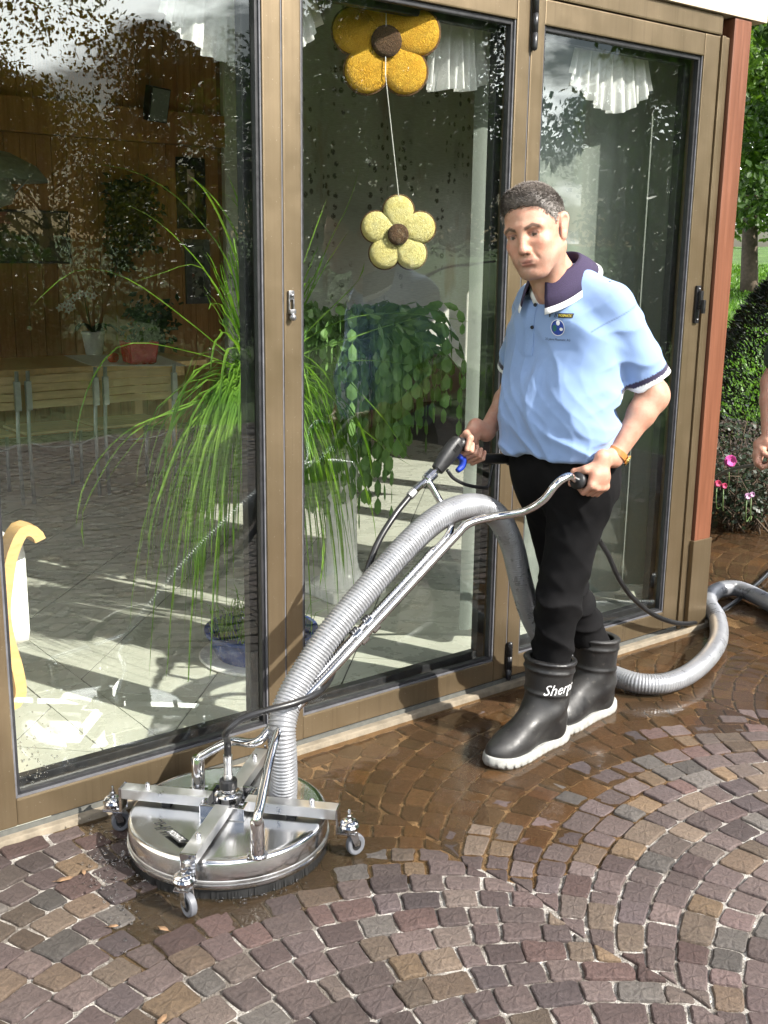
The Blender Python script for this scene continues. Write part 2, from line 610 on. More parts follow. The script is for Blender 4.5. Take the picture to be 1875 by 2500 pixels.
# ---- kerb strip under the doors
M_KERB = simple('weathered_kerb_stone', (0.22, 0.185, 0.135), 0.85, var=0.3, scale=22, bump=0.6, bscale=90)
k = MB()
k.box((S0, -0.09, -0.05), (4.06, 0.026, 0.012), WALL, 0.004)
tag(k.build('kerb', M_KERB), kind='structure')

# ---- standing water
def mat_water():
    t = NT('murky_water')
    t.n.remove(t.b)
    v = t.coord('Object')
    fr = t.new('ShaderNodeLayerWeight')
    fr.inputs['Blend'].default_value = 0.5
    kf = t.math('ADD', t.math('MULTIPLY', t.math('POWER', fr.outputs['Facing'], 5.0), 0.96), 0.025)
    tr = t.new('ShaderNodeBsdfTransparent')
    n0 = t.noise(v, 3.2, 3)
    gl = t.new('ShaderNodeBsdfGlossy')
    gl.inputs['Roughness'].default_value = 0.015
    bp = t.new('ShaderNodeBump')
    bp.inputs['Strength'].default_value = 0.20
    bp.inputs['Distance'].default_value = 0.01
    geo = t.new('ShaderNodeNewGeometry')
    dv = t.new('ShaderNodeVectorMath', operation='DISTANCE')
    t.link(geo.outputs['Position'], dv.inputs[0])
    dv.inputs[1].default_value = (-.50, 2.62, 0)
    near = t.ramp(dv.outputs['Value'], [(0.30, 1.0), (0.62, 0.0)])        # churned up round the brush
    t.link(t.math('ADD', t.noise(v, 16, 3), t.math('MULTIPLY', near, t.math('MULTIPLY', t.noise(v, 75, 3), 5.5))), bp.inputs['Height'])
    t.link(bp.outputs[0], gl.inputs['Normal'])
    t.link(bp.outputs[0], fr.inputs['Normal'])
    tint = t.ramp(n0, [(0.3, (0.66, 0.49, 0.33)), (0.7, (0.84, 0.68, 0.49))])
    t.link(t.mix(t.math('MULTIPLY', near, 0.85), tint, (0.40, 0.35, 0.29)), tr.inputs[0])      # dirtiest where the brush works
    df = t.new('ShaderNodeBsdfDiffuse')
    df.inputs[0].default_value = (0.14, 0.105, 0.062, 1)
    m0 = t.new('ShaderNodeMixShader')
    m0.inputs[0].default_value = 0.16
    t.link(tr.outputs[0], m0.inputs[1])
    t.link(df.outputs[0], m0.inputs[2])
    mx = t.new('ShaderNodeMixShader')
    t.link(kf, mx.inputs[0])
    t.link(m0.outputs[0], mx.inputs[1])
    t.link(gl.outputs[0], mx.inputs[2])
    t.link(mx.outputs[0], t.out.inputs[0])
    return t.m
def water():
    st = 0.025
    xs = np.arange(-1.6, 8.0, st)
    ys = np.arange(1.7, 9.0, st)
    X, Y = np.meshgrid(xs, ys, indexing='ij')
    H = pave_h(X, Y)
    So = X * U.x + Y * U.y
    Oo = X * N.x + Y * N.y - WD
    ok = (H < -0.0015) & ((Oo > 0.0) | ((So > 4.12 - Oo) & (Oo > -1.6))) & (So < S1 - .1) & (Oo < O1 - .2)
    cell = ok[:-1, :-1] | ok[1:, :-1] | ok[1:, 1:] | ok[:-1, 1:]
    cell &= (Oo[:-1, :-1] > -0.01) | (So[:-1, :-1] > 4.0)
    idx = np.arange(X.size).reshape(X.shape)
    q = np.stack([idx[:-1, :-1], idx[1:, :-1], idx[1:, 1:], idx[:-1, 1:]], -1)[cell]
    used, inv = np.unique(q, return_inverse=True)
    vv = np.stack([X.ravel(), Y.ravel(), np.full(X.size, WATER_Z)], -1)[used]
    me = bpy.data.meshes.new('water')
    me.from_pydata(vv.tolist(), [], inv.reshape(q.shape).tolist())
    me.update()
    return link_mesh('water', me, mat_water(), None, 'all')
tag(water(), kind='structure')

# ---- glazed doors -------------------------------------------------
def mat_bronze():
    t = NT('bronze_anodised_aluminium')
    v = t.coord('Object', (60, 60, 0.6), (0, 0, WA))
    n1 = t.noise(v, 1.0, 4)
    n2 = t.noise(t.coord('Object'), 9, 5)
    c = t.ramp(n1, [(0.3, (0.205, 0.154, 0.094)), (0.7, (0.228, 0.173, 0.106))])
    c = t.mix(t.ramp(n2, [(0.35, 0.5), (0.6, 0.0)]), c, (0.215, 0.160, 0.094))
    n3 = t.noise(t.coord('Object', (38, 38, 1.1), (0, 0, WA)), 1.0, 5, 0.7)
    n4 = t.noise(t.coord('Object'), 130, 3, 0.6)
    c = t.mix(t.ramp(n3, [(0.56, 0.0), (0.70, 0.45)]), c, (0.12, 0.09, 0.055))
    c = t.mix(t.ramp(n4, [(0.68, 0.0), (0.73, 0.6)]), c, (0.40, 0.35, 0.27))
    t.set(Base_Color=c, Metallic=0.75, Roughness=t.ramp(n2, [(0.3, 0.30), (0.7, 0.42)]))
    return t.m
M_BRONZE = mat_bronze()
M_RUBBER = simple('black_rubber_gasket', (0.018, 0.018, 0.02), 0.42, var=0.3, scale=40)
M_GREYSEAL = simple('grey_seal', (0.11, 0.11, 0.12), 0.35, var=0.2, scale=40)
M_BLACKMETAL = simple('black_painted_metal', (0.02, 0.02, 0.022), 0.3, 0.2, var=0.3, scale=60)
M_CASTZINC = simple('grey_cast_zinc', (0.28, 0.28, 0.29), 0.33, 0.85, var=0.25, scale=90)
def mat_glass():
    t = NT('double_glazing')
    t.n.remove(t.b)
    v = t.coord('Object')
    fr = t.new('ShaderNodeLayerWeight')
    fr.inputs['Blend'].default_value = 0.5
    k = t.math('POWER', fr.outputs['Facing'], 4.2)
    k = t.math('ADD', t.math('MULTIPLY', k, 0.80), 0.098)      # coated double glazing: four faces reflect
    tr = t.new('ShaderNodeBsdfTransparent')
    tr.inputs[0].default_value = (0.945, 0.965, 0.94, 1)
    gl = t.new('ShaderNodeBsdfGlossy')
    gl.inputs['Roughness'].default_value = 0.0
    gl.inputs['Color'].default_value = (0.95, 1.0, 0.95, 1)
    bp = t.new('ShaderNodeBump')
    bp.inputs['Strength'].default_value = 0.05
    bp.inputs['Distance'].default_value = 0.02
    t.link(t.noise(v, 2.4, 2), bp.inputs['Height'])
    t.link(bp.outputs[0], gl.inputs['Normal'])
    mx = t.new('ShaderNodeMixShader')
    t.link(k, mx.inputs[0])
    t.link(tr.outputs[0], mx.inputs[1])
    t.link(gl.outputs[0], mx.inputs[2])
    t.link(mx.outputs[0], t.out.inputs[0])
    return t.m
M_GLASS = mat_glass()

ZB, ZT = 0.030, 2.405                    # bottom and top of a door leaf
GB, GT = 0.108, 2.325                    # visible glass opening
def door(s0, s1, label, stl=0.062, strr=0.062, WALL=WALL):
    r = thing('glass_door', label, 'door', WALL @ Vector(((s0 + s1) / 2, 0, 0)), 'bronze framed folding doors of the garden room')
    a, b = s0 + stl, s1 - strr
    O0, O2 = -0.062, 0.0
    for x0, x1 in ((s0, a), (b, s1)):
        MB().box((x0, O0, ZB), (x1, O2, ZT), WALL, 0.005).build('stile', M_BRONZE, r)
    m = MB().box((a, O0, ZB), (b, O2 - 0.001, GB), WALL, 0.005)
    m.build('bottom_rail', M_BRONZE, r)
    MB().box((a, O0, GT), (b, O2 - 0.001, ZT), WALL, 0.005).build('top_rail', M_BRONZE, r)
    # gasket all round the glass, proud inner grey bead
    gk = MB()
    w = 0.016
    for lo, hi in (((a, GB), (a + w, GT)), ((b - w, GB), (b, GT)), ((a + w, GB), (b - w, GB + w)), ((a + w, GT - w), (b - w, GT))):
        gk.box((lo[0], -0.034, lo[1]), (hi[0], -0.012, hi[1]), WALL, 0.003)
    gk.build('gasket', M_RUBBER, r)
    sl = MB()
    for lo, hi in (((a, GB), (a + .006, GT)), ((b - .006, GB), (b, GT)), ((a + .006, GB), (b - .006, GB + .006))):
        sl.box((lo[0] + .0005, -0.0125, lo[1] + .0005), (hi[0], -0.006, hi[1]), WALL)
    sl.build('glazing_bead', M_GREYSEAL, r)
    ib = MB()
    for lo, hi in (((a - .004, GB), (a + .03, GT)), ((b - .03, GB), (b + .004, GT)), ((a + .03, GB - .004), (b - .03, GB + .03)), ((a + .03, GT - .03), (b - .03, GT + .004))):
        ib.box((lo[0], -0.095, lo[1]), (hi[0], -0.0625, hi[1]), WALL, 0.004)
    ib.build('inner_frame', M_RUBBER, r)
    gp = MB()
    gp.add([WALL @ Vector(q) for q in ((a + .004, -.026, GB + .004), (b - .004, -.026, GB + .004), (b - .004, -.026, GT - .004), (a + .004, -.026, GT - .004))], [(0, 1, 2, 3)])
    gp.build('glass_pane', M_GLASS, r)
    return r
door_l = door(0.825, 1.796, 'left glass door in front of the dining table, beside the cleaning disc', 0.095, 0.062)
door_m = door(1.801, 2.773, 'middle glass door with the two hanging flowers behind its pane')
door_r = door(2.778, 3.790, 'right glass door behind the man, sheer curtain behind its pane', 0.062, 0.088)
for s in (1.7985, 2.7755):
    q = MB().box((s - .0062, -0.05, ZB + .01), (s + .0062, -0.0035, ZT), WALL)
    q.build('joint_seal', M_GREYSEAL, door_m)
MB().box((0.83, -0.045, 0.013), (3.79, -0.006, 0.0295), WALL).build('brush_seal', M_RUBBER, door_m)

def latch(pt_s, z, door_, big=1.0):
    m = Matrix.Translation(P(pt_s, 0.0, z)) @ WALL.to_3x3().to_4x4()
    c = MB()
    c.box((-.010, 0.0005, .034), (.010, .009, .062), m, .004)
    c.box((-.010, 0.0005, .0), (-.0055, .009, .036), m, .002)
    c.box((.0055, 0.0005, .0), (.010, .009, .036), m, .002)
    c.box((-.010, 0.0005, -.006), (.012, .016, .008), m, .004)
    p_ = c.build('latch_plate', M_CASTZINC, door_, True)
    MB().ball(m @ Vector((0, .011, .048)), .0055).build('screw_head', M_CASTZINC, p_, 'all')
    MB().ball(m @ Vector((0, .014, -.016)), .0105).tube([m @ Vector((0, .012, -.004)), m @ Vector((0, .014, -.014))], .006).build('latch_knob', M_CASTZINC, p_, 'all')
latch(1.822, 1.405, door_m)
def latch_black(s, z, door_):
    m = Matrix.Translation(P(s, 0.0, z)) @ WALL.to_3x3().to_4x4()
    c = MB()
    c.box((-.013, .0005, -.075), (.013, .012, .075), m, .005)
    c.box((-.007, .012, -.02), (.011, .028, .055), m, .006)
    p_ = c.build('latch_plate', M_BLACKMETAL, door_, True)
    MB().box((-.004, .026, -.035), (.010, .042, .02), m, .005).build('latch_lever', M_BLACKMETAL, p_, True)
    MB().ball(m @ Vector((-.002, .013, .062)), .005).ball(m @ Vector((-.002, .013, -.06)), .005).build('screw_head', M_CASTZINC, p_, 'all')
latch_black(3.765, 1.395, door_r)
def hinge(s, z0, z1, door_):
    c = MB()
    c.lathe([(.0, z0), (.0085, z0 + .004), (.0105, z0 + .012), (.0105, z0 + .30 * (z1 - z0)), (.0095, z0 + .302 * (z1 - z0)), (.0095, z0 + .31 * (z1 - z0)), (.0105, z0 + .312 * (z1 - z0)),
             (.0105, z0 + .62 * (z1 - z0)), (.0095, z0 + .622 * (z1 - z0)), (.0095, z0 + .63 * (z1 - z0)), (.0105, z0 + .632 * (z1 - z0)), (.0105, z1 - .012), (.0085, z1 - .003), (0, z1)], 16,
            Matrix.Translation(P(s, 0.012, 0)))
    c.build('hinge', M_BLACKMETAL, door_, 'all')
hinge(2.781, 2.235, 2.42, door_m)
hinge(2.781, 0.020, 0.175, door_m)

# door head, fascia and corner post
MB().box((S0, -0.10, ZT + 0.004), (3.80, 0.004, ZT + 0.075), WALL, 0.006).build('lintel', M_BRONZE)['kind'] = 'structure'
M_PAINTW = simple('wood_stain_redbrown', (0.150, 0.056, 0.029), 0.42, var=0.22, scale=1.0, bump=0.15, bscale=1.0, stretch=(70, 70, 3))
M_FASCIA = simple('cream_fascia_board', (0.55, 0.47, 0.36), 0.6, var=0.08, scale=4)
MB().box((S0, -0.14, ZT + 0.077), (4.06, 0.02, 3.5), WALL, 0.004).build('fascia', M_FASCIA)['kind'] = 'structure'
post = thing('corner_post', 'red-brown stained wooden corner post with bronze foot casing', 'post', P(3.9, -0.03, 0))
MB().box((3.862, -0.12, 0.30), (3.972, 0.012, ZT + 0.076), WALL, 0.008).build('wooden_post', M_PAINTW, post)
MB().box((3.7915, -0.10, 0.013), (3.861, -0.004, ZT + 0.003), WALL, 0.006).box((3.800, -0.004, 0.013), (3.822, 0.006, ZT + 0.003), WALL, .003).build('frame_profile', M_BRONZE, post)
MB().box((3.852, -0.125, 0.005), (3.978, 0.018, 0.40), WALL, 0.004).build('foot_casing', M_BRONZE, post)

# ---- the room behind ------------------------------------------------
ROOM_O = -6.4
M_PLASTER = simple('dim_plaster', (0.66, 0.63, 0.57), 0.9, var=0.06, scale=6)
M_DARKWOOD = simple('room_boards', (0.20, 0.10, 0.04), 0.7, var=0.2, scale=2)
MB().box((S0, -0.14, -0.05), (0.78, 0.0, ZT + 0.004), WALL).build('house_wall', M_PLASTER)['kind'] = 'structure'
sw_ = MB()
for o0, o1, z0, z1 in ((-6.6, -.14, -.05, .35), (-6.6, -.14, 2.75, 3.5), (-.3, -.14, .35, 2.75), (-2.3, -2.2, .35, 2.75), (-4.3, -4.2, .35, 2.75), (-6.6, -6.2, .35, 2.75)):
    sw_.box((S0 - .14, o0, z0), (S0, o1, z1), WALL)
sw_ = sw_.build('side_wall', M_DARKWOOD)
sw_['kind'] = 'structure'
for o0, o1 in ((-2.2, -.3), (-4.2, -2.3), (-6.2, -4.3)):  # unseen window panes, added to let daylight into the dim room
    MB().add([WALL @ Vector(q) for q in ((S0 - .07, o0, .35), (S0 - .07, o1, .35), (S0 - .07, o1, 2.75), (S0 - .07, o0, 2.75))], [(0, 1, 2, 3)]).build('added_window', M_GLASS, sw_)
ms = Matrix.Translation(P(3.98, -0.06, 0)) @ Matrix(((U.x, N.x, 0, 0), (U.y, N.y, 0, 0), (0, 0, 1, 0), (0, 0, 0, 1))) @ Matrix.Rotation(R(-45), 4, 'Z')
rw = MB().box((3.0, -0.14, -0.05), (9.3, 0.0, 3.5), ms).box((0.03, -0.14, -0.05), (3.0, 0.0, 0.024), ms).box((0.03, -0.14, ZT + .006), (3.0, 0.0, 3.5), ms)
rw.build('return_wall', M_PAINTW)['kind'] = 'structure'
door(0.055, 1.03, 'side glass door next to the corner post, seen through the right pane', WALL=ms)
door(1.035, 2.01, 'middle one of the side glass doors seen through the right pane', WALL=ms)
door(2.015, 2.99, 'farthest of the side glass doors seen through the right pane', WALL=ms)
MB().add([WALL @ Vector(q) for q in ((S0 - .2, 0.10, 3.501), (3.9, 0.10, 3.501), (10.9, -6.9, 3.501), (S0 - .2, -6.9, 3.501))], [(0, 1, 2, 3)]).add(
    [WALL @ Vector(q) for q in ((S0 - .2, 0.10, 3.62), (3.9, 0.10, 3.62), (10.9, -6.9, 3.62), (S0 - .2, -6.9, 3.62))], [(0, 1, 2, 3)]).add(
    [WALL @ Vector(q) for q in ((S0 - .2, 0.10, 3.501), (3.9, 0.10, 3.501), (3.9, 0.10, 3.62), (S0 - .2, 0.10, 3.62))], [(0, 1, 2, 3)]).build('roof', M_FASCIA)['kind'] = 'structure'

# floor slab with the tiles as pieces: diagonal squares, a border row along the doors and a band running into the room
M_GROUT = simple('dark_grout', (0.09, 0.09, 0.08), 0.9, var=0.2, scale=50)
def mat_tile():
    t = NT('pale_stone_tile')
    v = t.coord('Object')
    oi = t.new('ShaderNodeObjectInfo')
    n1 = t.noise(v, 7, 6, 0.6)
    n2 = t.noise(v, 60, 4, 0.6)
    c = t.ramp(n1, [(0.3, (0.43, 0.44, 0.37)), (0.7, (0.51, 0.515, 0.44))])
    c = t.mix(t.ramp(n2, [(0.3, 0.3), (0.5, 0.0)]), c, (0.36, 0.365, 0.30))
    c = t.mix(t.math('MULTIPLY', oi.outputs['Random'], 0.22), c, (0.36, 0.36, 0.30))
    t.set(Base_Color=c, Roughness=t.ramp(n1, [(0.3, 0.22), (0.7, 0.34)]))
    return t.m
M_TILE = mat_tile()
slab = MB()
slab.poly([(S0, 0.0), (4.0, 0.0), (10.4, -6.45), (S0, -6.45)], -0.05, 0.0265, WALL)
room_floor = tag(slab.build('room_floor', M_GROUT), kind='structure')
def tile_piece(poly):
    if len(poly) < 3: return
    area = abs(sum(poly[i][0] * poly[(i + 1) % len(poly)][1] - poly[(i + 1) % len(poly)][0] * poly[i][1] for i in range(len(poly)))) / 2
    if area < 0.0015: return
    c = (sum(p[0] for p in poly) / len(poly), sum(p[1] for p in poly) / len(poly))
    pl = []
    for p in poly:
        d = Vector((c[0] - p[0], c[1] - p[1]))
        pl.append((p[0] + d.x / max(d.length, .01) * .0045, p[1] + d.y / max(d.length, .01) * .0045))
    o = MB().poly(pl, 0.02, 0.030, WALL).build('tile', M_TILE)
    o.parent = room_floor
G_ = 0.0
for x0, x1 in ((S0, 1.02), (1.02, 1.36), (1.36, 1.69), (1.69, 2.02), (2.02, 2.35), (2.35, 2.68), (2.68, 3.01), (3.01, 3.34), (3.34, 3.67), (3.67, 3.98)):
    tile_piece([(x0, -0.27), (x1, -0.27), (x1, -0.005), (x0, -0.005)])
o = -0.27
prev = -0.27
for b in (-0.40, -0.885, -1.375, -1.865, -2.35, -2.84, -3.33, -3.82, -4.31, -4.8, -5.29, -5.78, -6.27):
    tile_piece([(1.305, b), (1.490, b), (1.490, prev), (1.305, prev)])
    prev = b
for c1 in range(-22, 16):
    for c2 in range(-22, 16):
        a0, b0 = 0.57 + 0.68 * c1, -2.27 + 0.68 * c2           # s + o and o - s of one diagonal square
        q = [((a - b) / 2, (a + b) / 2) for a, b in ((a0, b0), (a0 + .68, b0), (a0 + .68, b0 + .68), (a0, b0 + .68))]
        cx, cy = sum(p[0] for p in q) / 4, sum(p[1] for p in q) / 4
        if cx > 6.0 or cx < -1.0 or cx > 4.3 - cy * 0.97: continue
        for lo, hi in (((S0, -6.42), (1.305, -0.27)), ((1.490, -6.42), (6.0, -0.27))):
            tile_piece(clip_rect(q, lo, hi))

# timber back wall: boards, rail beam, boards above
def mat_board():
    t = NT('pine_board')
    oi = t.new('ShaderNodeObjectInfo')
    v = t.coord('Object', (1, 1, 1), (0, 0, 0))
    mp = t.new('ShaderNodeMapping')
    mp.inputs['Scale'].default_value = (26, 26, 1.6)
    t.link(v, mp.inputs['Vector'])
    ad = t.new('ShaderNodeVectorMath', operation='ADD')
    t.link(mp.outputs[0], ad.inputs[0])
    cb = t.new('ShaderNodeCombineXYZ')
    t.link(t.math('MULTIPLY', oi.outputs['Random'], 40.0), cb.inputs[0])
    t.link(cb.outputs[0], ad.inputs[1])
    n1 = t.noise(ad.outputs[0], 1.0, 5, 0.6)
    c = t.ramp(n1, [(0.28, (0.28, 0.125, 0.04)), (0.5, (0.42, 0.205, 0.075)), (0.72, (0.52, 0.28, 0.11))])
    c = t.mix(t.math('MULTIPLY', oi.outputs['Random'], 0.35), c, (0.30, 0.14, 0.048))
    kn = t.new('ShaderNodeTexVoronoi')
    kn.inputs['Scale'].default_value = 3.3
    t.link(v, kn.inputs['Vector'])
    c = t.mix(t.ramp(kn.outputs[0], [(0.03, 0.85), (0.07, 0.0)]), c, (0.09, 0.035, 0.012))
    t.set(Base_Color=c, Roughness=0.5)
    return t.m
M_BOARD = mat_board()
bw = tag(MB().box((S0, ROOM_O - 0.12, -0.05), (8.6, ROOM_O - 0.022, 3.5), WALL).build('back_wall', M_DARKWOOD), kind='structure')
x = 1.6
while x < 5.2:
    o_ = MB().box((x + .002, ROOM_O - .0225, 0.03), (x + .128, ROOM_O, 2.495), WALL, .004).build('board', M_BOARD)
    o_.parent = bw
    o_ = MB().box((x + .002, ROOM_O - .0225, 2.775), (x + .128, ROOM_O + .001, 3.495), WALL, .004).build('board', M_BOARD)
    o_.parent = bw
    x += .13
o_ = MB().box((1.6, ROOM_O - .0225, 2.50), (5.285, ROOM_O + .07, 2.77), WALL, .008).build('beam', M_BOARD)
o_.parent = bw
# pale plastered wall beside the boards
MB().box((5.29, ROOM_O - .021, 0.0), (8.5, ROOM_O + .03, 3.5), WALL).build('plaster_wall', M_PLASTER)['kind'] = 'structure'

# =================================================================== THINGS IN THE ROOM
M_WHITEGLAZE = simple('white_ceramic', (0.78, 0.77, 0.73), 0.25, var=0.05)
M_REDGLAZE = simple('red_ceramic', (0.45, 0.012, 0.02), 0.25, var=0.15)
M_STEELPAINT = simple('grey_lacquered_steel', (0.36, 0.38, 0.38), 0.35, 0.5, var=0.1)
M_PALEWOOD = simple('pale_beech', (0.50, 0.36, 0.19), 0.45, var=0.16, scale=1.5, stretch=(5, 5, 30))
M_TABLEWOOD = simple('oak_table_top', (0.60, 0.40, 0.17), 0.35, var=0.15, scale=1.5, stretch=(4, 25, 4))
M_DARKLEAF = simple('dark_leaf', (0.025, 0.05, 0.018), 0.45, var=0.35, scale=40)
M_STEM = simple('green_stem', (0.10, 0.16, 0.05), 0.5, var=0.2)
M_BLACKFRAME = simple('black_frame', (0.02, 0.018, 0.018), 0.4, var=0.2)
M_LACE = simple('white_lace_cloth', (0.80, 0.79, 0.76), 0.9, var=0.1, scale=300, bump=0.5, bscale=220)

# -- dining table
def dining_table():
    r = thing('dining_table', 'long oak dining table at the back of the garden room', 'table', P(2.6, -5.35, 0.03))
    MB().box((1.0, -5.80, 0.722), (4.25, -4.90, 0.76), WALL, .006).build('table_top', M_TABLEWOOD, r)
    MB().box((1.15, -5.70, 0.64), (4.1, -4.99, 0.722), WALL, .004).build('apron', M_TABLEWOOD, r)
    for s, o in ((1.2, -5.65), (4.0, -5.65), (1.2, -5.05), (4.0, -5.05)):
        MB().box((s - .035, o - .035, 0.03), (s + .035, o + .035, 0.64), WALL, .004).build('leg', M_TABLEWOOD, r)
dining_table()
cl = MB()
cq = [soz(on_z(x, y, 0.764)) for x, y in ((128, 862), (225, 893), (455, 893), (385, 866))]
cl.poly([(q[0], max(q[1], -5.75)) for q in cq], 0.761, 0.765, WALL)
tag(cl.build('table_cloth', M_LACE), 'white lace cloth lying across the end of the dining table', 'cloth')

# -- slatted steel chairs
def slat_chair(sa, sb, label):
    r = thing('slat_chair', label, 'chair', P((sa + sb) / 2, -4.05, 0.03), 'slatted chairs at the dining table')
    for s in (sa, sb):
        MB().tube([P(s, -3.86, 0.03), P(s, -3.88, .44), P(s, -3.84, 0.86)], .0125, 8).build('rear_leg', M_STEELPAINT, r, 'all')
        MB().tube([P(s, -4.30, 0.03), P(s, -4.28, .44)], .0125, 8).build('front_leg', M_STEELPAINT, r, 'all')
        MB().box((s - .018, -3.862, .62), (s + .018, -3.832, .80), WALL, .006).build('slat_bracket', M_STEELPAINT, r)
    for i in range(4):
        z = .625 + i * .052
        m = MB()
        pts = []
        rings = []
        for k in range(9):
            t = k / 8
            s = sa + .008 + (sb - sa - .016) * t
            o = -3.862 - .03 * math.sin(math.pi * t)
            rings.append([P(s, o - .006, z), P(s, o + .006, z), P(s, o + .006, z + .046), P(s, o - .006, z + .046)])
        m.rings(rings)
        m.build('back_slat', M_PALEWOOD, r)
    for i in range(5):
        o = -3.93 - i * .082
        MB().box((sa - .005, o - .072, .452), (sb + .005, o, .468), WALL, .004).build('seat_slat', M_PALEWOOD, r)
    m = MB()
    m.tube([P(sa, -3.87, .42)] + [P(sa + (sb - sa) * t, -3.87 - .02 * math.sin(math.pi * t), .40 - .03 * math.sin(math.pi * t)) for t in (.2, .4, .6, .8)] + [P(sb, -3.87, .42)], .006, 6)
    m.build('cross_wire', M_STEELPAINT, r, 'all')
def s_at(px, py, o): return soz(on_o(px, py, o))[0]
slat_chair(s_at(258, 1000, -3.86), s_at(425, 1000, -3.86), 'slatted chair below the red pot, rightmost at the dining table')
slat_chair(s_at(70, 1000, -3.86), s_at(234, 1000, -3.86), 'slatted chair below the orchid, between the two other chairs')
slat_chair(s_at(-120, 1000, -3.86), s_at(43, 1000, -3.86), 'slatted chair cut by the left edge of the photo')

# -- things on the table
def orchid():
    b = on_z(230, 866, 0.762)
    r = thing('orchid', 'white flowering orchid in a white pot on the dining table', 'plant', b)
    m = Matrix.Translation(b)
    MB().lathe([(.0, .0), (.062, .0), (.068, .02), (.088, .165), (.094, .17), (.094, .185), (.085, .185), (.08, .16), (.0, .16)], 20, m).build('pot', M_WHITEGLAZE, r, True)
    for a, l, d in ((0.2, .26, .10), (2.9, .16, .04), (1.2, .15, .03), (5.4, .30, .16), (4.2, .18, .05), (.9, .22, .05)):
        dv = U * math.cos(a) + N * math.sin(a)
        pts = [b + Vector((0, 0, .17)) + dv * l * t + Vector((0, 0, .10 * math.sin(t * 2.4) - d * t * t)) for t in (0, .15, .35, .6, .85, 1)]
        mm = MB()
        sd = dv.cross(Vector((0, 0, 1)))
        w = (.012, .028, .036, .034, .022, .003)
        mm.rings([[p + sd * ww, p + Vector((0, 0, -.006)), p - sd * ww, p + Vector((0, 0, -.010))] for p, ww in zip(pts, w)])
        mm.build('leaf', M_DARKLEAF, r, 'all')
    o0 = soz(b)[1]
    st = spline([b + Vector((0, 0, .16))] + [on_o(x, y, o0) for x, y in ((214, 770), (208, 735), (200, 716), (180, 714), (160, 728))], 20)
    MB().tube(st, .004, 6).build('flower_stem', M_STEM, r, 'all')
    MWP = simple('white_orchid_petal', (0.85, 0.84, 0.82), 0.7, var=0.06)
    MYC = simple('orchid_throat', (0.55, 0.35, 0.30), 0.7)
    for k, (x, y) in enumerate(((228, 722), (212, 718), (196, 716), (182, 726), (170, 738), (157, 745), (146, 752), (176, 750), (166, 757))):
        c = on_o(x, y, o0 + .03)
        fw = MB()
        for i in range(5):
            a = 2 * math.pi * i / 5 + .3 * k
            d = U * math.cos(a) + Vector((0, 0, math.sin(a)))
            e = U * -math.sin(a) + Vector((0, 0, math.cos(a)))
            L = .036
            fw.add([c, c + d * L * .4 + e * L * .36 + N * .006, c + d * L + N * .002, c + d * L * .4 - e * L * .36 + N * .006, c + d * L * .5 + N * .012], [(0, 1, 4), (1, 2, 4), (2, 3, 4), (3, 0, 4)])
        f = fw.build('flower', MWP, r, 'all')
        MB().ball(c + N * .012, .008).build('throat', MYC, f, 'all')
orchid()
def red_pot():
    b = on_z(341, 887, 0.766)
    r = thing('red_pot', 'square red ceramic pot with a small succulent on the table cloth', 'plant pot', b)
    m = Matrix.Translation(b) @ WALL.to_3x3().to_4x4() @ Matrix.Rotation(R(8), 4, 'Z')
    rr = []
    for w, z in ((.085, 0), (.10, .012), (.118, .15), (.118, .165), (.106, .165), (.10, .13)):
        rr.append([m @ Vector((x * w, y * w, z)) for x, y in ((-1, -.86), (-.86, -1), (.86, -1), (1, -.86), (1, .86), (.86, 1), (-.86, 1), (-1, .86))])
    MB().rings(rr).build('pot', M_REDGLAZE, r, True)
    f = MB()
    rr_ = random.Random(2)
    for i in range(34):
        a, l, e = rr_.uniform(0, 6.28), rr_.uniform(.05, .14), rr_.uniform(.3, 1.4)
        d = Vector((math.cos(a) * math.cos(e), math.sin(a) * math.cos(e), math.sin(e)))
        p = b + Vector((rr_.uniform(-.06, .06), rr_.uniform(-.06, .06), .14))
        f.tube([p, p + d * l * .5, p + d * l], [.006, .007, .001], 5)
    f.build('foliage', M_DARKLEAF, r, 'all')
red_pot()
b = on_z(277, 884, 0.766)
tl = thing('candle_jar', 'small orange-red candle jar beside the red pot', 'candle jar', b)
MB().lathe([(0, 0), (.03, 0), (.042, .02), (.042, .05), (.032, .065), (.030, .064), (.035, .045), (0, .04)], 16, Matrix.Translation(b)).build('jar', simple('orange_red_glass', (.6, .06, .02), .2, var=.4, scale=60), tl, True)
MB().lathe([(0, .039), (.026, .041), (.026, .055), (0, .056)], 12, Matrix.Translation(b)).build('wax', M_WHITEGLAZE, tl, True)

# -- pictures, loudspeaker, hanging plant, lamp
def picture(px0, py0, px1, py1, label, matcol, art, fw=0.045):
    a = soz(on_o(px0, py1, ROOM_O + .03))
    b = soz(on_o(px1, py0, ROOM_O + .03))
    r = thing('picture', label, 'picture', P((a[0] + b[0]) / 2, ROOM_O, a[2]))
    m = MB()
    for lo, hi in (((a[0], a[2]), (a[0] + fw, b[2])), ((b[0] - fw, a[2]), (b[0], b[2])), ((a[0] + fw, a[2]), (b[0] - fw, a[2] + fw)), ((a[0] + fw, b[2] - fw), (b[0] - fw, b[2]))):
        m.box((lo[0], ROOM_O + .001, lo[1]), (hi[0], ROOM_O + .03, hi[1]), WALL, .004)
    m.build('frame', M_BLACKFRAME if matcol else M_GREYSEAL, r)
    MB().box((a[0] + fw, ROOM_O + .002, a[2] + fw), (b[0] - fw, ROOM_O + .012, b[2] - fw), WALL).build('print', art, r)
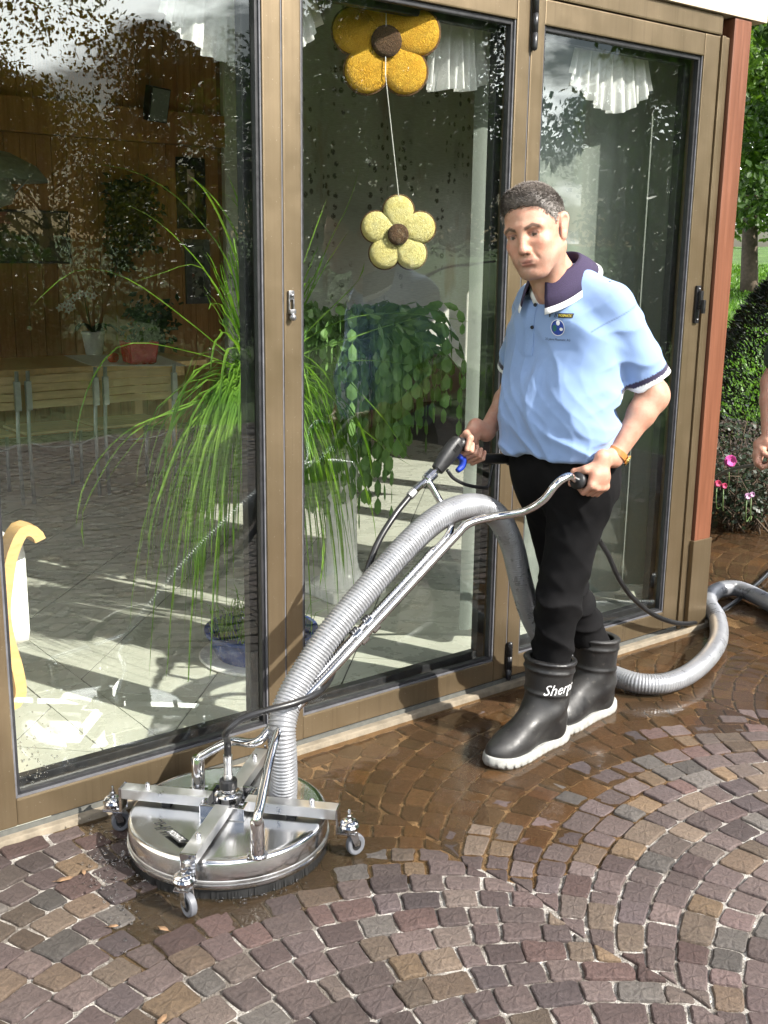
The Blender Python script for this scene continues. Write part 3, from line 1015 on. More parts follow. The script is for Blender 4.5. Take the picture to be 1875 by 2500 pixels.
def art_mat(name, ground, dark, scale):
    t = NT(name)
    n1 = t.noise(t.coord('Object'), scale, 5, .6)
    n2 = t.noise(t.coord('Object', (1, 1, 1.7)), scale * .5, 3)
    c = t.mix(t.ramp(n1, [(0.5, 0.0), (0.56, 1.0)]), ground, dark)
    c = t.mix(t.ramp(n2, [(0.58, 0.0), (0.62, .7)]), c, (0.35, 0.10, 0.08))
    t.set(Base_Color=c, Roughness=.5)
    return t.m
picture(436, 387, 500, 558, 'tall black framed picture with a pale print, upper of two on the boards', True, art_mat('pale_print', (.55, .42, .38), (.10, .07, .06), 9), .10)
picture(457, 585, 512, 742, 'narrow framed picture below the tall black one', False, art_mat('grey_print', (.20, .20, .18), (.03, .03, .03), 12), .06)
picture(-120, 516, 168, 642, 'wide landscape picture on the boards at the left edge', True, art_mat('brown_print', (.20, .15, .08), (.05, .05, .02), 6), .02)
def speaker():
    c = on_o(383, 255, ROOM_O + .14)
    r = thing('wall_speaker', 'small grey loudspeaker mounted on the timber beam', 'loudspeaker', c)
    m = Matrix.Translation(c) @ WALL.to_3x3().to_4x4() @ Matrix.Rotation(R(-12), 4, 'X') @ Matrix.Rotation(R(4), 4, 'Y')
    MB().box((-.09, -.07, -.14), (.09, .05, .14), m, .008).build('cabinet', M_BLACKFRAME, r)
    MB().box((-.08, .051, -.13), (.08, .060, .13), m, .004).build('grille', simple('grey_grille_cloth', (.22, .25, .23), .8, var=.15, scale=200), r)
    MB().tube([m @ Vector((0, -.06, 0)), P(soz(c)[0], ROOM_O + .03, c.z)], .012, 8).build('bracket', M_BLACKMETAL, r, 'all')
speaker()
def leafy(name, label, cat, pts, nleaf, size, mat, spread, seed, extra=None, loc=None):
    rr = random.Random(seed)
    r = thing(name, label, cat, loc or pts[0])
    f = MB()
    for i in range(nleaf):
        c = rr.choice(pts) + Vector((rr.gauss(0, spread), rr.gauss(0, spread), rr.gauss(0, spread)))
        a = Vector((rr.uniform(-1, 1), rr.uniform(-1, 1), rr.uniform(-1, .4))).normalized()
        b = a.orthogonal().normalized()
        s = size * rr.uniform(.6, 1.3)
        f.add([c, c + a * s * .5 + b * s * .32, c + a * s, c + a * s * .5 - b * s * .32], [(0, 1, 2, 3)])
    f.build('foliage', mat, r, False, False)['kind'] = 'stuff'
    if extra: extra(r)
    return r
def ivy_pot(r):
    b = on_o(322, 470, ROOM_O + .14)
    MB().lathe([(0, -.16), (.07, -.16), (.10, 0), (.09, 0), (0, -.02)], 14, Matrix.Translation(b)).build('wall_pot', M_BLACKFRAME, r, True)
leafy('hanging_ivy', 'dark trailing plant hanging on the timber wall', 'plant', [on_o(322 + dx, y, ROOM_O + .16) for y in range(450, 650, 12) for dx in ((-44, -20, 0, 22, 44) if y < 560 else (-44, -30, 20, 36) if y < 600 else (-30, -22))], 900, .075, M_DARKLEAF, .035, 4, ivy_pot)
def fern_pot(r):
    b = on_o(372, 838, -5.9)
    MB().lathe([(0, -.12), (.09, -.12), (.12, .03), (.11, .03), (0, .0)], 14, Matrix.Translation(b)).build('pot', M_BLACKFRAME, r, True)
leafy('potted_fern', 'dim dark potted plant behind the red pot', 'plant', [on_o(370 + dx, y, -5.9) for y in range(745, 835, 12) for dx in (-34, -16, 0, 18, 34)], 420, .07, M_DARKLEAF, .05, 5, fern_pot)
def lamp():
    c = on_o(-10, 440, -5.3)
    r = thing('pendant_lamp', 'grey-green pendant lamp shade above the table, left photo edge', 'lamp', c)
    m = Matrix.Translation(c)
    MB().lathe([(.05, .20), (.10, .19), (.28, .10), (.36, .0), (.355, -.005), (.27, .09), (.09, .175), (.05, .185)], 32, m, False, False).build('lamp_shade', simple('frosted_lamp_shade', (.24, .29, .25), .5), r, 'all')
    MB().lathe([(.02, .2), (.09, .0), (.13, -.08), (.10, -.16), (.0, -.19)], 20, m).build('glass_bowl', simple('frosted_bowl', (.32, .35, .30), .4), r, 'all')
    MB().tube([c + Vector((0, 0, .2)), Vector((c.x, c.y, 3.49))], .006, 6).build('cord', M_BLACKMETAL, r)
    for a in (0, 2.1, 4.2):
        MB().tube([c + Vector((.30 * math.cos(a), .30 * math.sin(a), .07)), c + Vector((0, 0, -.20))], .005, 6).build('arm_rod', M_STEELPAINT, r)
lamp()

# -- bentwood armchair with a white cushion, half cut by the left edge
def armchair():
    oa, ob = -0.62, -1.16
    base = P(soz(on_o(-40, 1690, oa))[0], (oa + ob) / 2, .03)
    r = thing('bentwood_armchair', 'pale bentwood armchair with white cushions, cut by the left photo edge', 'armchair', base)
    M = simple('bent_beech', (.62, .40, .17), .35, var=.14, scale=2, stretch=(4, 4, 20))
    MC = simple('white_cotton_cushion', (.82, .81, .78), .9, var=.05, scale=12, bump=.3, bscale=300)
    for o in (oa, ob):
        def q(x, y): 
            p = soz(on_o(x, y, oa))
            return P(p[0], o, max(p[2], .035))
        path = spline([q(88, 1314), q(76, 1294), q(46, 1294), q(20, 1350), q(8, 1420), q(2, 1490), q(14, 1560), q(34, 1630), q(40, 1690), q(10, 1716), q(-120, 1730), q(-330, 1790)], 60)
        rings = []
        for i, p in enumerate(path):
            t = (path[min(i + 1, 59)] - path[max(i - 1, 0)]).normalized()
            nn = t.cross(N).normalized()
            rings.append([p + N * .040 + nn * .018, p + N * .040 - nn * .018, p - N * .040 - nn * .018, p - N * .040 + nn * .018])
        MB().rings(rings).build('bent_frame', M, r, True)
        a2 = spline([q(8, 1424), q(-60, 1400), q(-170, 1395), q(-330, 1410)], 16)
        rings = []
        for i, p in enumerate(a2):
            rings.append([p + N * .034 + Vector((0, 0, .010)), p + N * .034 - Vector((0, 0, .010)), p - N * .034 - Vector((0, 0, .010)), p - N * .034 + Vector((0, 0, .010))])
        MB().rings(rings).build('armrest', M, r, True)
    s1 = soz(on_o(72, 1450, oa - .06))
    MB().box((s1[0] - .10, ob + .05, s1[2] - .17), (s1[0], oa - .05, s1[2] + .18), WALL, .045).build('back_cushion', MC, r, 'all')
    MB().box((s1[0] - .62, ob + .05, s1[2] - .16), (s1[0] - .10, oa - .05, s1[2] - .04), WALL, .04).build('seat_cushion', MC, r, 'all')
armchair()

# -- white gathered valances just inside the glass
def mat_sheer(name, col, trans):
    t = NT(name)
    t.n.remove(t.b)
    n1 = t.noise(t.coord('Object'), 260, 3)
    c = t.ramp(n1, [(.3, tuple(x * .9 for x in col)), (.7, col)])
    d, tl, tp = t.new('ShaderNodeBsdfDiffuse'), t.new('ShaderNodeBsdfTranslucent'), t.new('ShaderNodeBsdfTransparent')
    t.link(c, d.inputs[0])
    t.link(c, tl.inputs[0])
    m1, m2 = t.new('ShaderNodeMixShader'), t.new('ShaderNodeMixShader')
    m1.inputs[0].default_value = .4
    m2.inputs[0].default_value = trans
    t.link(d.outputs[0], m1.inputs[1])
    t.link(tl.outputs[0], m1.inputs[2])
    t.link(m1.outputs[0], m2.inputs[1])
    t.link(tp.outputs[0], m2.inputs[2])
    t.link(m2.outputs[0], t.out.inputs[0])
    return t.m
M_VAL = mat_sheer('white_voile', (.86, .86, .85), .06)
def valance(pts, o, label, pleats, amp):
    """pts: lower edge in photo pixels, left to right; cloth rises from it to the curtain rail"""
    low = spline([on_o(x, y, o) for x, y in pts], 121)
    r = thing('valance', label, 'valance', Vector((low[60].x, low[60].y, 2.45)), 'white gathered valances at the door heads')
    m = MB()
    vs, fs = [], []
    nv = 10
    for i, p in enumerate(low):
        s, oo, z = soz(p)
        for j in range(nv + 1):
            v = j / nv
            zz = z + (2.47 - z) * v
            sh = (low[60].dot(U) - s) * .32 * v
            fold = math.sin(i / 120 * math.pi * 2 * pleats + .8 * math.sin(i * .21)) * amp * (1 - .6 * v)
            vs.append(P(s + sh, oo + fold + .012 * math.sin(i * .9) * (1 - v) ** 3, zz))
    for i in range(120):
        for j in range(nv):
            k = i * (nv + 1) + j
            fs.append((k, k + nv + 1, k + nv + 2, k + 1))
    m.add(vs, fs)
    m.build('cloth', M_VAL, r, 'all', False)
    MB().tube([P(soz(low[0])[0] - .02, o, 2.475), P(soz(low[-1])[0] + .02, o, 2.475)], .006, 8).build('rail', M_STEELPAINT, r)
valance([(385, 30), (430, 70), (485, 120), (548, 158), (600, 165), (660, 150), (740, 112), (785, 60)], -.16, 'white valance swag hanging behind the seam of left and middle doors', 6, .018)
valance([(1036, 205), (1065, 222), (1100, 216), (1140, 224), (1172, 208), (1196, 190)], -.17, 'white pleated valance beside the orange flower', 5, .030)
valance([(1388, 178), (1420, 225), (1455, 256), (1500, 277), (1545, 262), (1588, 222)], -.13, 'white valance swag at the head of the right door', 7, .018)

# -- printed curtain deeper in the room, sheer curtain behind the right door
def mat_print():
    t = NT('printed_curtain_cloth')
    tc_ = t.new('ShaderNodeTexCoord')
    uv = tc_.outputs['UV']
    def vmul(v, s):
        q = t.new('ShaderNodeMapping')
        q.inputs['Scale'].default_value = s
        t.link(v, q.inputs['Vector'])
        return q.outputs[0]
    wv = t.noise(vmul(uv, (26, 260, 1)), 1.0, 3)
    base = t.ramp(wv, [(.3, (.33, .325, .295)), (.7, (.42, .415, .38))])
    br = t.new('ShaderNodeTexBrick')
    br.offset = .37
    br.inputs['Scale'].default_value = 1.0
    br.inputs['Mortar Size'].default_value = 0.0
    br.inputs['Brick Width'].default_value = .19
    br.inputs['Row Height'].default_value = .33
    br.inputs['Color1'].default_value = (0, 0, 0, 1)
    br.inputs['Color2'].default_value = (1, 1, 1, 1)
    t.link(uv, br.inputs['Vector'])
    vo = t.new('ShaderNodeTexVoronoi')
    vo.inputs['Scale'].default_value = 1.0
    vo.inputs['Randomness'].default_value = .55
    t.link(vmul(uv, (22, 20, 1)), vo.inputs['Vector'])
    ink = t.ramp(vo.outputs['Distance'], [(.26, 1.0), (.36, 0.0)])
    sq = t.noise(vmul(uv, (70, 70, 1)), 1.0, 3)
    ink = t.math('MULTIPLY', ink, t.ramp(sq, [(.40, 0.0), (.46, 1.0)]))
    col = t.new('ShaderNodeTexVoronoi')
    col.inputs['Scale'].default_value = 1.0
    t.link(vmul(uv, (7.0, 1.6, 1)), col.inputs['Vector'])
    ink = t.math('MULTIPLY', ink, t.ramp(col.outputs['Distance'], [(.40, 1.0), (.48, 0.0)]))
    c = t.mix(t.math('MULTIPLY', ink, .9), base, (.045, .035, .03))
    wash = t.noise(vmul(uv, (6, 2.2, 1)), 1.0, 3)
    c = t.mix(t.ramp(wash, [(.58, 0.0), (.72, .55)]), c, (.26, .16, .10))
    wash2 = t.noise(vmul(uv, (5, 3.1, 4)), 1.0, 2)
    c = t.mix(t.ramp(wash2, [(.6, 0.0), (.7, .4)]), c, (.17, .17, .16))
    t.set(Base_Color=c, Roughness=.85)
    return t.m
def curtain(name, label, sa, sb, o, z0, z1, folds, amp, mat, bottom=None):
    r = thing(name, label, 'curtain', P((sa + sb) / 2, o, z0))
    nu, nv = 160, 14
    vs, fs, uvs = [], [], []
    for i in range(nu + 1):
        t = i / nu
        zb = z0 if bottom is None else bottom(t)
        for j in range(nv + 1):
            v = j / nv
            f = math.sin(2 * math.pi * folds * t + 1.1 * math.sin(5 * t)) * amp * (1 - .35 * v)
            vs.append(P(sa + (sb - sa) * t, o + f, zb + (z1 - zb) * v))
            uvs.append((t * (sb - sa), zb + (z1 - zb) * v))
    for i in range(nu):
        for j in range(nv):
            k = i * (nv + 1) + j
            fs.append((k, k + nv + 1, k + nv + 2, k + 1))
    ob = MB().add(vs, fs).build('cloth', mat, r, 'all', False)
    ul = ob.data.uv_layers.new(name='UVMap')
    vi = np.empty(len(ob.data.loops), np.int32)
    ob.data.loops.foreach_get('vertex_index', vi)
    ul.data.foreach_set('uv', np.array(uvs, np.float32)[vi].ravel())
    MB().tube([P(sa - .05, o, z1 + .01), P(sb + .05, o, z1 + .01)], .012, 8).build('rail', M_STEELPAINT, r)
    return r
CO = -1.95
curtain('printed_curtain', 'pale printed curtain with small dark motifs behind the hanging flowers', s_at(552, 500, CO), s_at(1222, 500, CO) + .25, CO, 1.05, 3.2, 5, .035, mat_print(), lambda t: 1.05 - .38 * max(0, (t - .62) / .38) ** 1.5 + .02 * math.sin(t * 40))
M_SHEERG = mat_sheer('grey_green_sheer', (.27, .30, .27), .10)
SO = -0.36
curtain('sheer_curtain', 'grey-green sheer curtain hanging behind the right door', 2.86, s_at(1648, 700, SO), SO, 0.10, 2.55, 7, .022, M_SHEERG)

# -- hanging sisal flowers
def mat_sisal(name, c0, c1, c2):
    t = NT(name)
    v = t.coord('Object')
    wv = t.new('ShaderNodeTexWave')
    wv.inputs['Scale'].default_value = 60
    wv.inputs['Distortion'].default_value = 22
    wv.inputs['Detail'].default_value = 4
    wv.inputs['Detail Scale'].default_value = 1.4
    t.link(v, wv.inputs['Vector'])
    n1 = t.noise(v, 22, 5, .7)
    n2 = t.noise(v, 150, 4, .7)
    c = t.mix(t.ramp(n1, [(.3, 0.0), (.7, 1.0)]), c0, c1)
    c = t.mix(t.ramp(wv.outputs[0], [(.0, .6), (.35, 0.0)]), c, c2)
    c = t.mix(t.ramp(n2, [(.3, .5), (.5, 0.0)]), c, c2)
    t.set(Base_Color=c, Roughness=.8)
    t.bump(t.math('ADD', wv.outputs[0], n2), .9, .006)
    return t.m
M_RIM = simple('dark_sisal_edge', (.10, .05, .02), .9, var=.4, scale=120, bump=.8, bscale=200)
M_CORE = mat_sisal('brown_sisal', (.10, .05, .02), (.16, .08, .035), (.03, .015, .008))
def sisal_flower(px, py, rad, o, label, mat, rot, yaw=0.0):
    c = on_o(px, py, o)
    r = thing('hanging_flower', label, 'decoration', c)
    view = Vector((c.x, c.y, 0)).normalized()
    fy = -view
    if yaw: fy = Matrix.Rotation(yaw, 3, 'Z') @ fy
    fx = Vector((0, 0, 1)).cross(fy).normalized()
    m = Matrix(((fx.x, 0, fy.x, c.x), (fx.y, 0, fy.y, c.y), (fx.z, 1, fy.z, c.z), (0, 0, 0, 1)))
    pr = rad * .40
    for i in range(5):
        a = rot + 2 * math.pi * i / 5
        ca, sa = math.cos(a), math.sin(a)
        # rounded petal with an inner neck, pillowy
        outl = []
        for k in range(28):
            b = 2 * math.pi * k / 28
            x = rad * .60 + pr * math.cos(b) * 1.0
            y = pr * math.sin(b) * (1.0 if math.cos(b) > -.2 else 1.0 + .12 * (math.cos(b) + .2))
            if math.cos(b) < -.3: x -= rad * .16 * (-.3 - math.cos(b))
            outl.append((x, y))
        rings = []
        for ins, z in ((.0, -.012), (.0, .008), (.10, .016), (.45, .020)):
            rings.append([m @ Vector(((rad * .6 + (x - rad * .6) * (1 - ins)) * ca - y * (1 - ins) * sa, (rad * .6 + (x - rad * .6) * (1 - ins)) * sa + y * (1 - ins) * ca, z + .0011 * i)) for x, y in outl])
        pt = MB().rings(rings).build('petal', mat, r, 'all')
        lp = [m @ Vector((x * ca - y * sa, x * sa + y * ca, .004 + .0011 * i)) for x, y in outl if x > rad * .33]
        k0 = max(range(len(outl)), key=lambda k: 0)
        pts = [(x, y) for x, y in outl[18:] + outl[:11] if x > rad * .36]
        e = MB().tube([m @ Vector((x * 1.01 * ca - y * 1.03 * sa, x * 1.01 * sa + y * 1.03 * ca, .002 + .0011 * i)) for x, y in pts], rad * .026, 7)
        e.build('petal_edge', M_RIM, pt, 'all')
    MB().lathe([(0, .012), (rad * .27, .016), (rad * .28, .030), (rad * .20, .036), (0, .037)], 24, m).build('flower_centre', M_CORE, r, 'all')
    return c
M_ORANGE = mat_sisal('orange_sisal', (.84, .42, .015), (.90, .55, .05), (.56, .24, .006))
M_YELLOW = mat_sisal('yellow_sisal', (.92, .79, .27), (.93, .86, .44), (.66, .52, .11))
fc1 = sisal_flower(942, 105, .172, -.135, 'large orange sisal flower hanging at the top of the middle door', M_ORANGE, R(-54), R(4))
fc2 = sisal_flower(972, 573, .128, -.22, 'smaller pale yellow sisal flower hanging below the orange one', M_YELLOW, R(90))
M_STRING = simple('white_string', (.7, .7, .66), .8)
tag(MB().tube([fc1 + Vector((0, -.03, .42)), fc1 + Vector((0, -.03, -.1)), fc2 + Vector((0, -.012, .12))], .0016, 5).build('hanging_string', M_STRING), 'thin white string between the two hanging flowers', 'string')

# -- ponytail palm in a blue bowl
def mat_leaf(name, c0, c1, trans=.35):
    t = NT(name)
    t.n.remove(t.b)
    n1 = t.noise(t.coord('Object'), 7, 4)
    n2 = t.noise(t.coord('Object', (1, 1, .3)), 90, 2)
    c = t.mix(t.ramp(n1, [(.3, 0.), (.7, 1.)]), c0, c1)
    c = t.mix(t.ramp(n2, [(.3, .3), (.6, 0.)]), c, tuple(x * .6 for x in c0))
    d = t.new('ShaderNodeBsdfPrincipled')
    d.inputs['Roughness'].default_value = .42
    d.inputs['Specular IOR Level'].default_value = .4
    tl = t.new('ShaderNodeBsdfTranslucent')
    t.link(c, d.inputs['Base Color'])
    t.link(t.mix(1.0, c, (1.5, 1.6, .7), 'MULTIPLY'), tl.inputs[0])
    mx = t.new('ShaderNodeMixShader')
    mx.inputs[0].default_value = trans
    t.link(d.outputs[0], mx.inputs[1])
    t.link(tl.outputs[0], mx.inputs[2])
    t.link(mx.outputs[0], t.out.inputs[0])
    return t.m
M_PALM = mat_leaf('palm_leaf', (.085, .20, .025), (.24, .40, .06))
M_CACTUS = mat_leaf('leaf_cactus', (.085, .18, .05), (.17, .29, .09), .2)
def ribbon(m, pts, w, up=Vector((0, 0, 1))):
    n = len(pts)
    rings = []
    for i, p in enumerate(pts):
        t = (pts[min(i + 1, n - 1)] - pts[max(i - 1, 0)])
        t = t.normalized() if t.length > 1e-6 else Vector((0, 0, -1))
        sd = t.cross(up)
        sd = sd.normalized() if sd.length > .05 else N.cross(t).normalized()
        k = i / (n - 1)
        ww = w * (0.75 + .5 * k) * (1 - k) ** .45 if k > .3 else w * (.75 + .5 * k) * (.7 ** .45) * (1 + (.3 - k))
        nn = sd.cross(t)
        rings.append([p + sd * ww, p - nn * ww * .35, p - sd * ww])
    m.rings(rings, closed=False)
PC_ = on_o(630, 935, -.74)
pot_c = on_z(618, 1622, .03)
pot_c = Vector((PC_.x, PC_.y, .03))
def palm():
    r = thing('ponytail_palm', 'tall ponytail palm with long grassy leaves in a blue bowl', 'plant', pot_c)
    m = Matrix.Translation(pot_c)
    MB().lathe([(0, 0), (.15, 0), (.175, .012), (.205, .075), (.215, .10), (.222, .105), (.222, .118), (.205, .118), (.19, .09), (0, .085)], 40, m).build('bowl', simple('blue_glaze', (.03, .06, .20), .16, var=.3, scale=18), r, True)
    MB().lathe([(0, -.002), (.235, -.002), (.245, .008), (.24, .014), (0, .004)], 40, m).build('saucer', M_WHITEGLAZE, r, True)
    tr = spline([pot_c + Vector((0, 0, .08)), pot_c + Vector((.01, 0, .25)), pot_c + Vector((-.01, .01, .55)), Vector(PC_)], 30)
    MB().tube(tr, [max(.018, .075 * math.exp(-((i / 29) / .16) ** 1.4) + .020) for i in range(30)], 12).build('trunk', simple('grey_palm_bark', (.23, .20, .14), .85, var=.3, scale=60, bump=.6, bscale=80), r, 'all')
    tf = MB()
    rr = random.Random(8)
    for i in range(240):
        a, q = rr.uniform(0, 6.28), .19 * math.sqrt(rr.random())
        p = pot_c + Vector((math.cos(a) * q, math.sin(a) * q, .095))
        a2, L = rr.uniform(0, 6.28), rr.uniform(.04, .15)
        d = Vector((math.cos(a2), math.sin(a2), 0))
        ribbon(tf, [p, p + d * L * .3 + Vector((0, 0, L * .8)), p + d * L * .9 + Vector((0, 0, L * .9))], .003)
    tf.build('undergrowth', M_PALM, r, 'all', False)['kind'] = 'stuff'
    lv = MB()
    EX = [[(620, 900), (560, 650), (470, 520), (390, 450), (300, 410), (210, 400)], [(618, 900), (520, 690), (440, 590), (370, 530), (290, 490)],
          [(612, 900), (540, 850), (480, 800), (330, 690), (220, 655), (150, 680), (75, 750)], [(612, 910), (560, 760), (500, 660), (460, 645), (400, 665), (320, 690)],
          [(615, 920), (540, 880), (430, 850), (340, 836), (270, 860), (210, 960), (180, 1090)], [(622, 900), (604, 700), (588, 520), (555, 422)], [(626, 900), (598, 700), (550, 560), (500, 465), (452, 420)],
          [(625, 900), (624, 760), (619, 640)], [(628, 900), (618, 740), (606, 600), (580, 500), (540, 470)], [(630, 900), (612, 720), (585, 590), (535, 500), (480, 440)],
          [(615, 960), (540, 962), (440, 1000), (330, 1040), (250, 1110), (200, 1200), (185, 1290)], [(615, 965), (520, 968), (400, 1010), (300, 1080), (230, 1190), (200, 1260), (205, 1340)],
          [(600, 960), (520, 985), (450, 1060), (400, 1180), (370, 1270), (360, 1340)], [(600, 965), (540, 1000), (470, 1080), (420, 1190), (395, 1320), (400, 1400)],
          [(612, 965), (560, 1000), (500, 1080), (470, 1180), (455, 1300), (440, 1460)], [(612, 962), (560, 985), (520, 1040), (490, 1150), (470, 1260), (478, 1420)],
          [(612, 962), (570, 990), (540, 1060), (505, 1200), (490, 1330), (480, 1455)], [(606, 955), (500, 975), (420, 1010), (350, 1060), (290, 1130), (250, 1190)],
          [(640, 930), (745, 862), (830, 835), (930, 800), (1040, 770)], [(640, 930), (760, 800), (870, 690), (890, 640)], [(640, 930), (735, 760), (800, 640), (855, 560)],
          [(640, 940), (745, 830), (860, 775), (980, 765), (1120, 780), (1205, 800)], [(640, 945), (745, 915), (830, 918), (890, 970), (950, 1040), (1005, 1130)],
          [(640, 950), (740, 950), (830, 970), (880, 1040), (910, 1130)], [(640, 955), (745, 985), (830, 1010), (900, 1060), (960, 1110), (1010, 1140)],
          [(640, 960), (745, 1030), (830, 1060), (880, 1150), (905, 1250)], [(640, 960), (745, 1060), (800, 1160), (830, 1290), (840, 1400)], [(640, 960), (740, 1080), (770, 1200), (790, 1330), (780, 1440)],
          [(640, 950), (745, 900), (880, 880), (1000, 890), (1060, 920)], [(640, 935), (745, 740), (800, 600), (850, 500), (880, 400)], [(640, 935), (720, 700), (770, 560), (800, 480)]]
    for i, e in enumerate(EX):
        oo = -.74 + rr.uniform(-.1, .16)
        pts = spline([on_o(x, y, -.74 + (oo + .74) * k / (len(e) - 1)) for k, (x, y) in enumerate(e)], 16)
        ribbon(lv, pts, rr.uniform(.0075, .0110))
    for i in range(430):
        az = rr.uniform(0, 2 * math.pi)
        el = rr.choice((rr.uniform(.2, 1.35), rr.uniform(-.1, .8), rr.uniform(-.1, .6)))
        L = rr.uniform(.45, 1.05)
        g_ = rr.uniform(.45, 1.0) * L * (1.2 if el < .9 else .5)
        d = U * math.cos(az) + N * math.sin(az) * .62
        if math.sin(az) > 0: d = U * math.cos(az) + N * math.sin(az) * .50
        pts = []
        for k in range(13):
            t = k / 12
            q = PC_ + Vector((0, 0, rr.uniform(-.01, .01) - .02 + .0)) + d * (L * .72 * math.cos(el) * (t - .28 * t ** 3)) + Vector((0, 0, L * t * math.sin(el) - g_ * t * t * 1.1))
            if q.z < .06: q.z = .06 + .01 * t
            s_, o_, z_ = soz(q)
            if o_ > -.11: q = P(s_, -.11 - .02 * t, z_)
            pts.append(q)
        ribbon(lv, pts, rr.uniform(.0055, .0100))
    lv.build('leaves', M_PALM, r, 'all', False)['kind'] = 'stuff'
palm()

# -- leaf cactus trailing from a white pedestal
def cactus():
    oC = -1.25
    top = on_o(835, 900, oC)
    base = Vector((top.x, top.y, .03))
    pr = thing('pedestal', 'white plaster pedestal carrying the trailing leaf cactus', 'pedestal', base)
    zt = top.z - .12
    MB().lathe([(0, 0), (.14, 0), (.14, .05), (.11, .07), (.085, .11), (.075, .16), (.07, zt * .5), (.078, zt - .14), (.10, zt - .08), (.13, zt - .05), (.13, zt), (0, zt)], 20, Matrix.Translation(base)).build('column', M_WHITEGLAZE, pr, True)
    MB().box((-.15, -.15, -.001), (.15, .15, .045), Matrix.Translation(base) @ WALL.to_3x3().to_4x4(), .006).build('plinth', M_WHITEGLAZE, pr)
    r = thing('leaf_cactus', 'dense trailing leaf cactus with flat jointed stems beside the palm', 'plant', Vector((base.x, base.y, .03 + zt)))
    MB().lathe([(0, zt), (.10, zt), (.13, zt + .15), (.12, zt + .15), (0, zt + .12)], 18, Matrix.Translation(base)).build('pot', M_WHITEGLAZE, r, True)
    rr = random.Random(12)
    f = MB()
    c = base + Vector((0, 0, zt + .16))
    for i in range(330):
        az = rr.uniform(0, 6.283)
        rad = rr.uniform(.08, .56)
        d = U * math.cos(az) + N * math.sin(az) * .7
        d = d.normalized() * rad
        rise = rr.uniform(.03, .24)
        drop = rr.uniform(.15, 1.0) * (1.15 if rad < .34 else .75)
        pts = []
        for k in range(60):
            t = k / 59
            q = c + d * (1 - (1 - min(t * 2.2, 1)) ** 2) + Vector((0, 0, rise * math.sin(min(t * 2.4, 1) * 2.2) - drop * max(0, t - .22) ** 1.2))
            pts.append(q + Vector((rr.gauss(0, .0012), rr.gauss(0, .0012), 0)))
        seg = .072
        acc = 0
        last = pts[0]
        tw = rr.uniform(0, 3.1)
        for k in range(1, 60):
            acc += (pts[k] - pts[k - 1]).length
            if acc >= seg:
                a, b = last, pts[k]
                t = (b - a).normalized()
                sd = t.orthogonal().normalized()
                tw += rr.uniform(-.5, .5)
                sd = Matrix.Rotation(tw, 3, t) @ sd
                w = rr.uniform(.013, .023)
                nn = t.cross(sd) * .004
                f.add([a, a.lerp(b, .35) + sd * w, a.lerp(b, .8) + sd * w * .9, b, a.lerp(b, .8) - sd * w * .9, a.lerp(b, .35) - sd * w, a.lerp(b, .55) + nn], [(0, 1, 6), (1, 2, 6), (2, 3, 6), (3, 4, 6), (4, 5, 6), (5, 0, 6)])
                last = b
                acc = 0
    f.build('jointed_stems', M_CACTUS, r, False, False)['kind'] = 'stuff'
cactus()

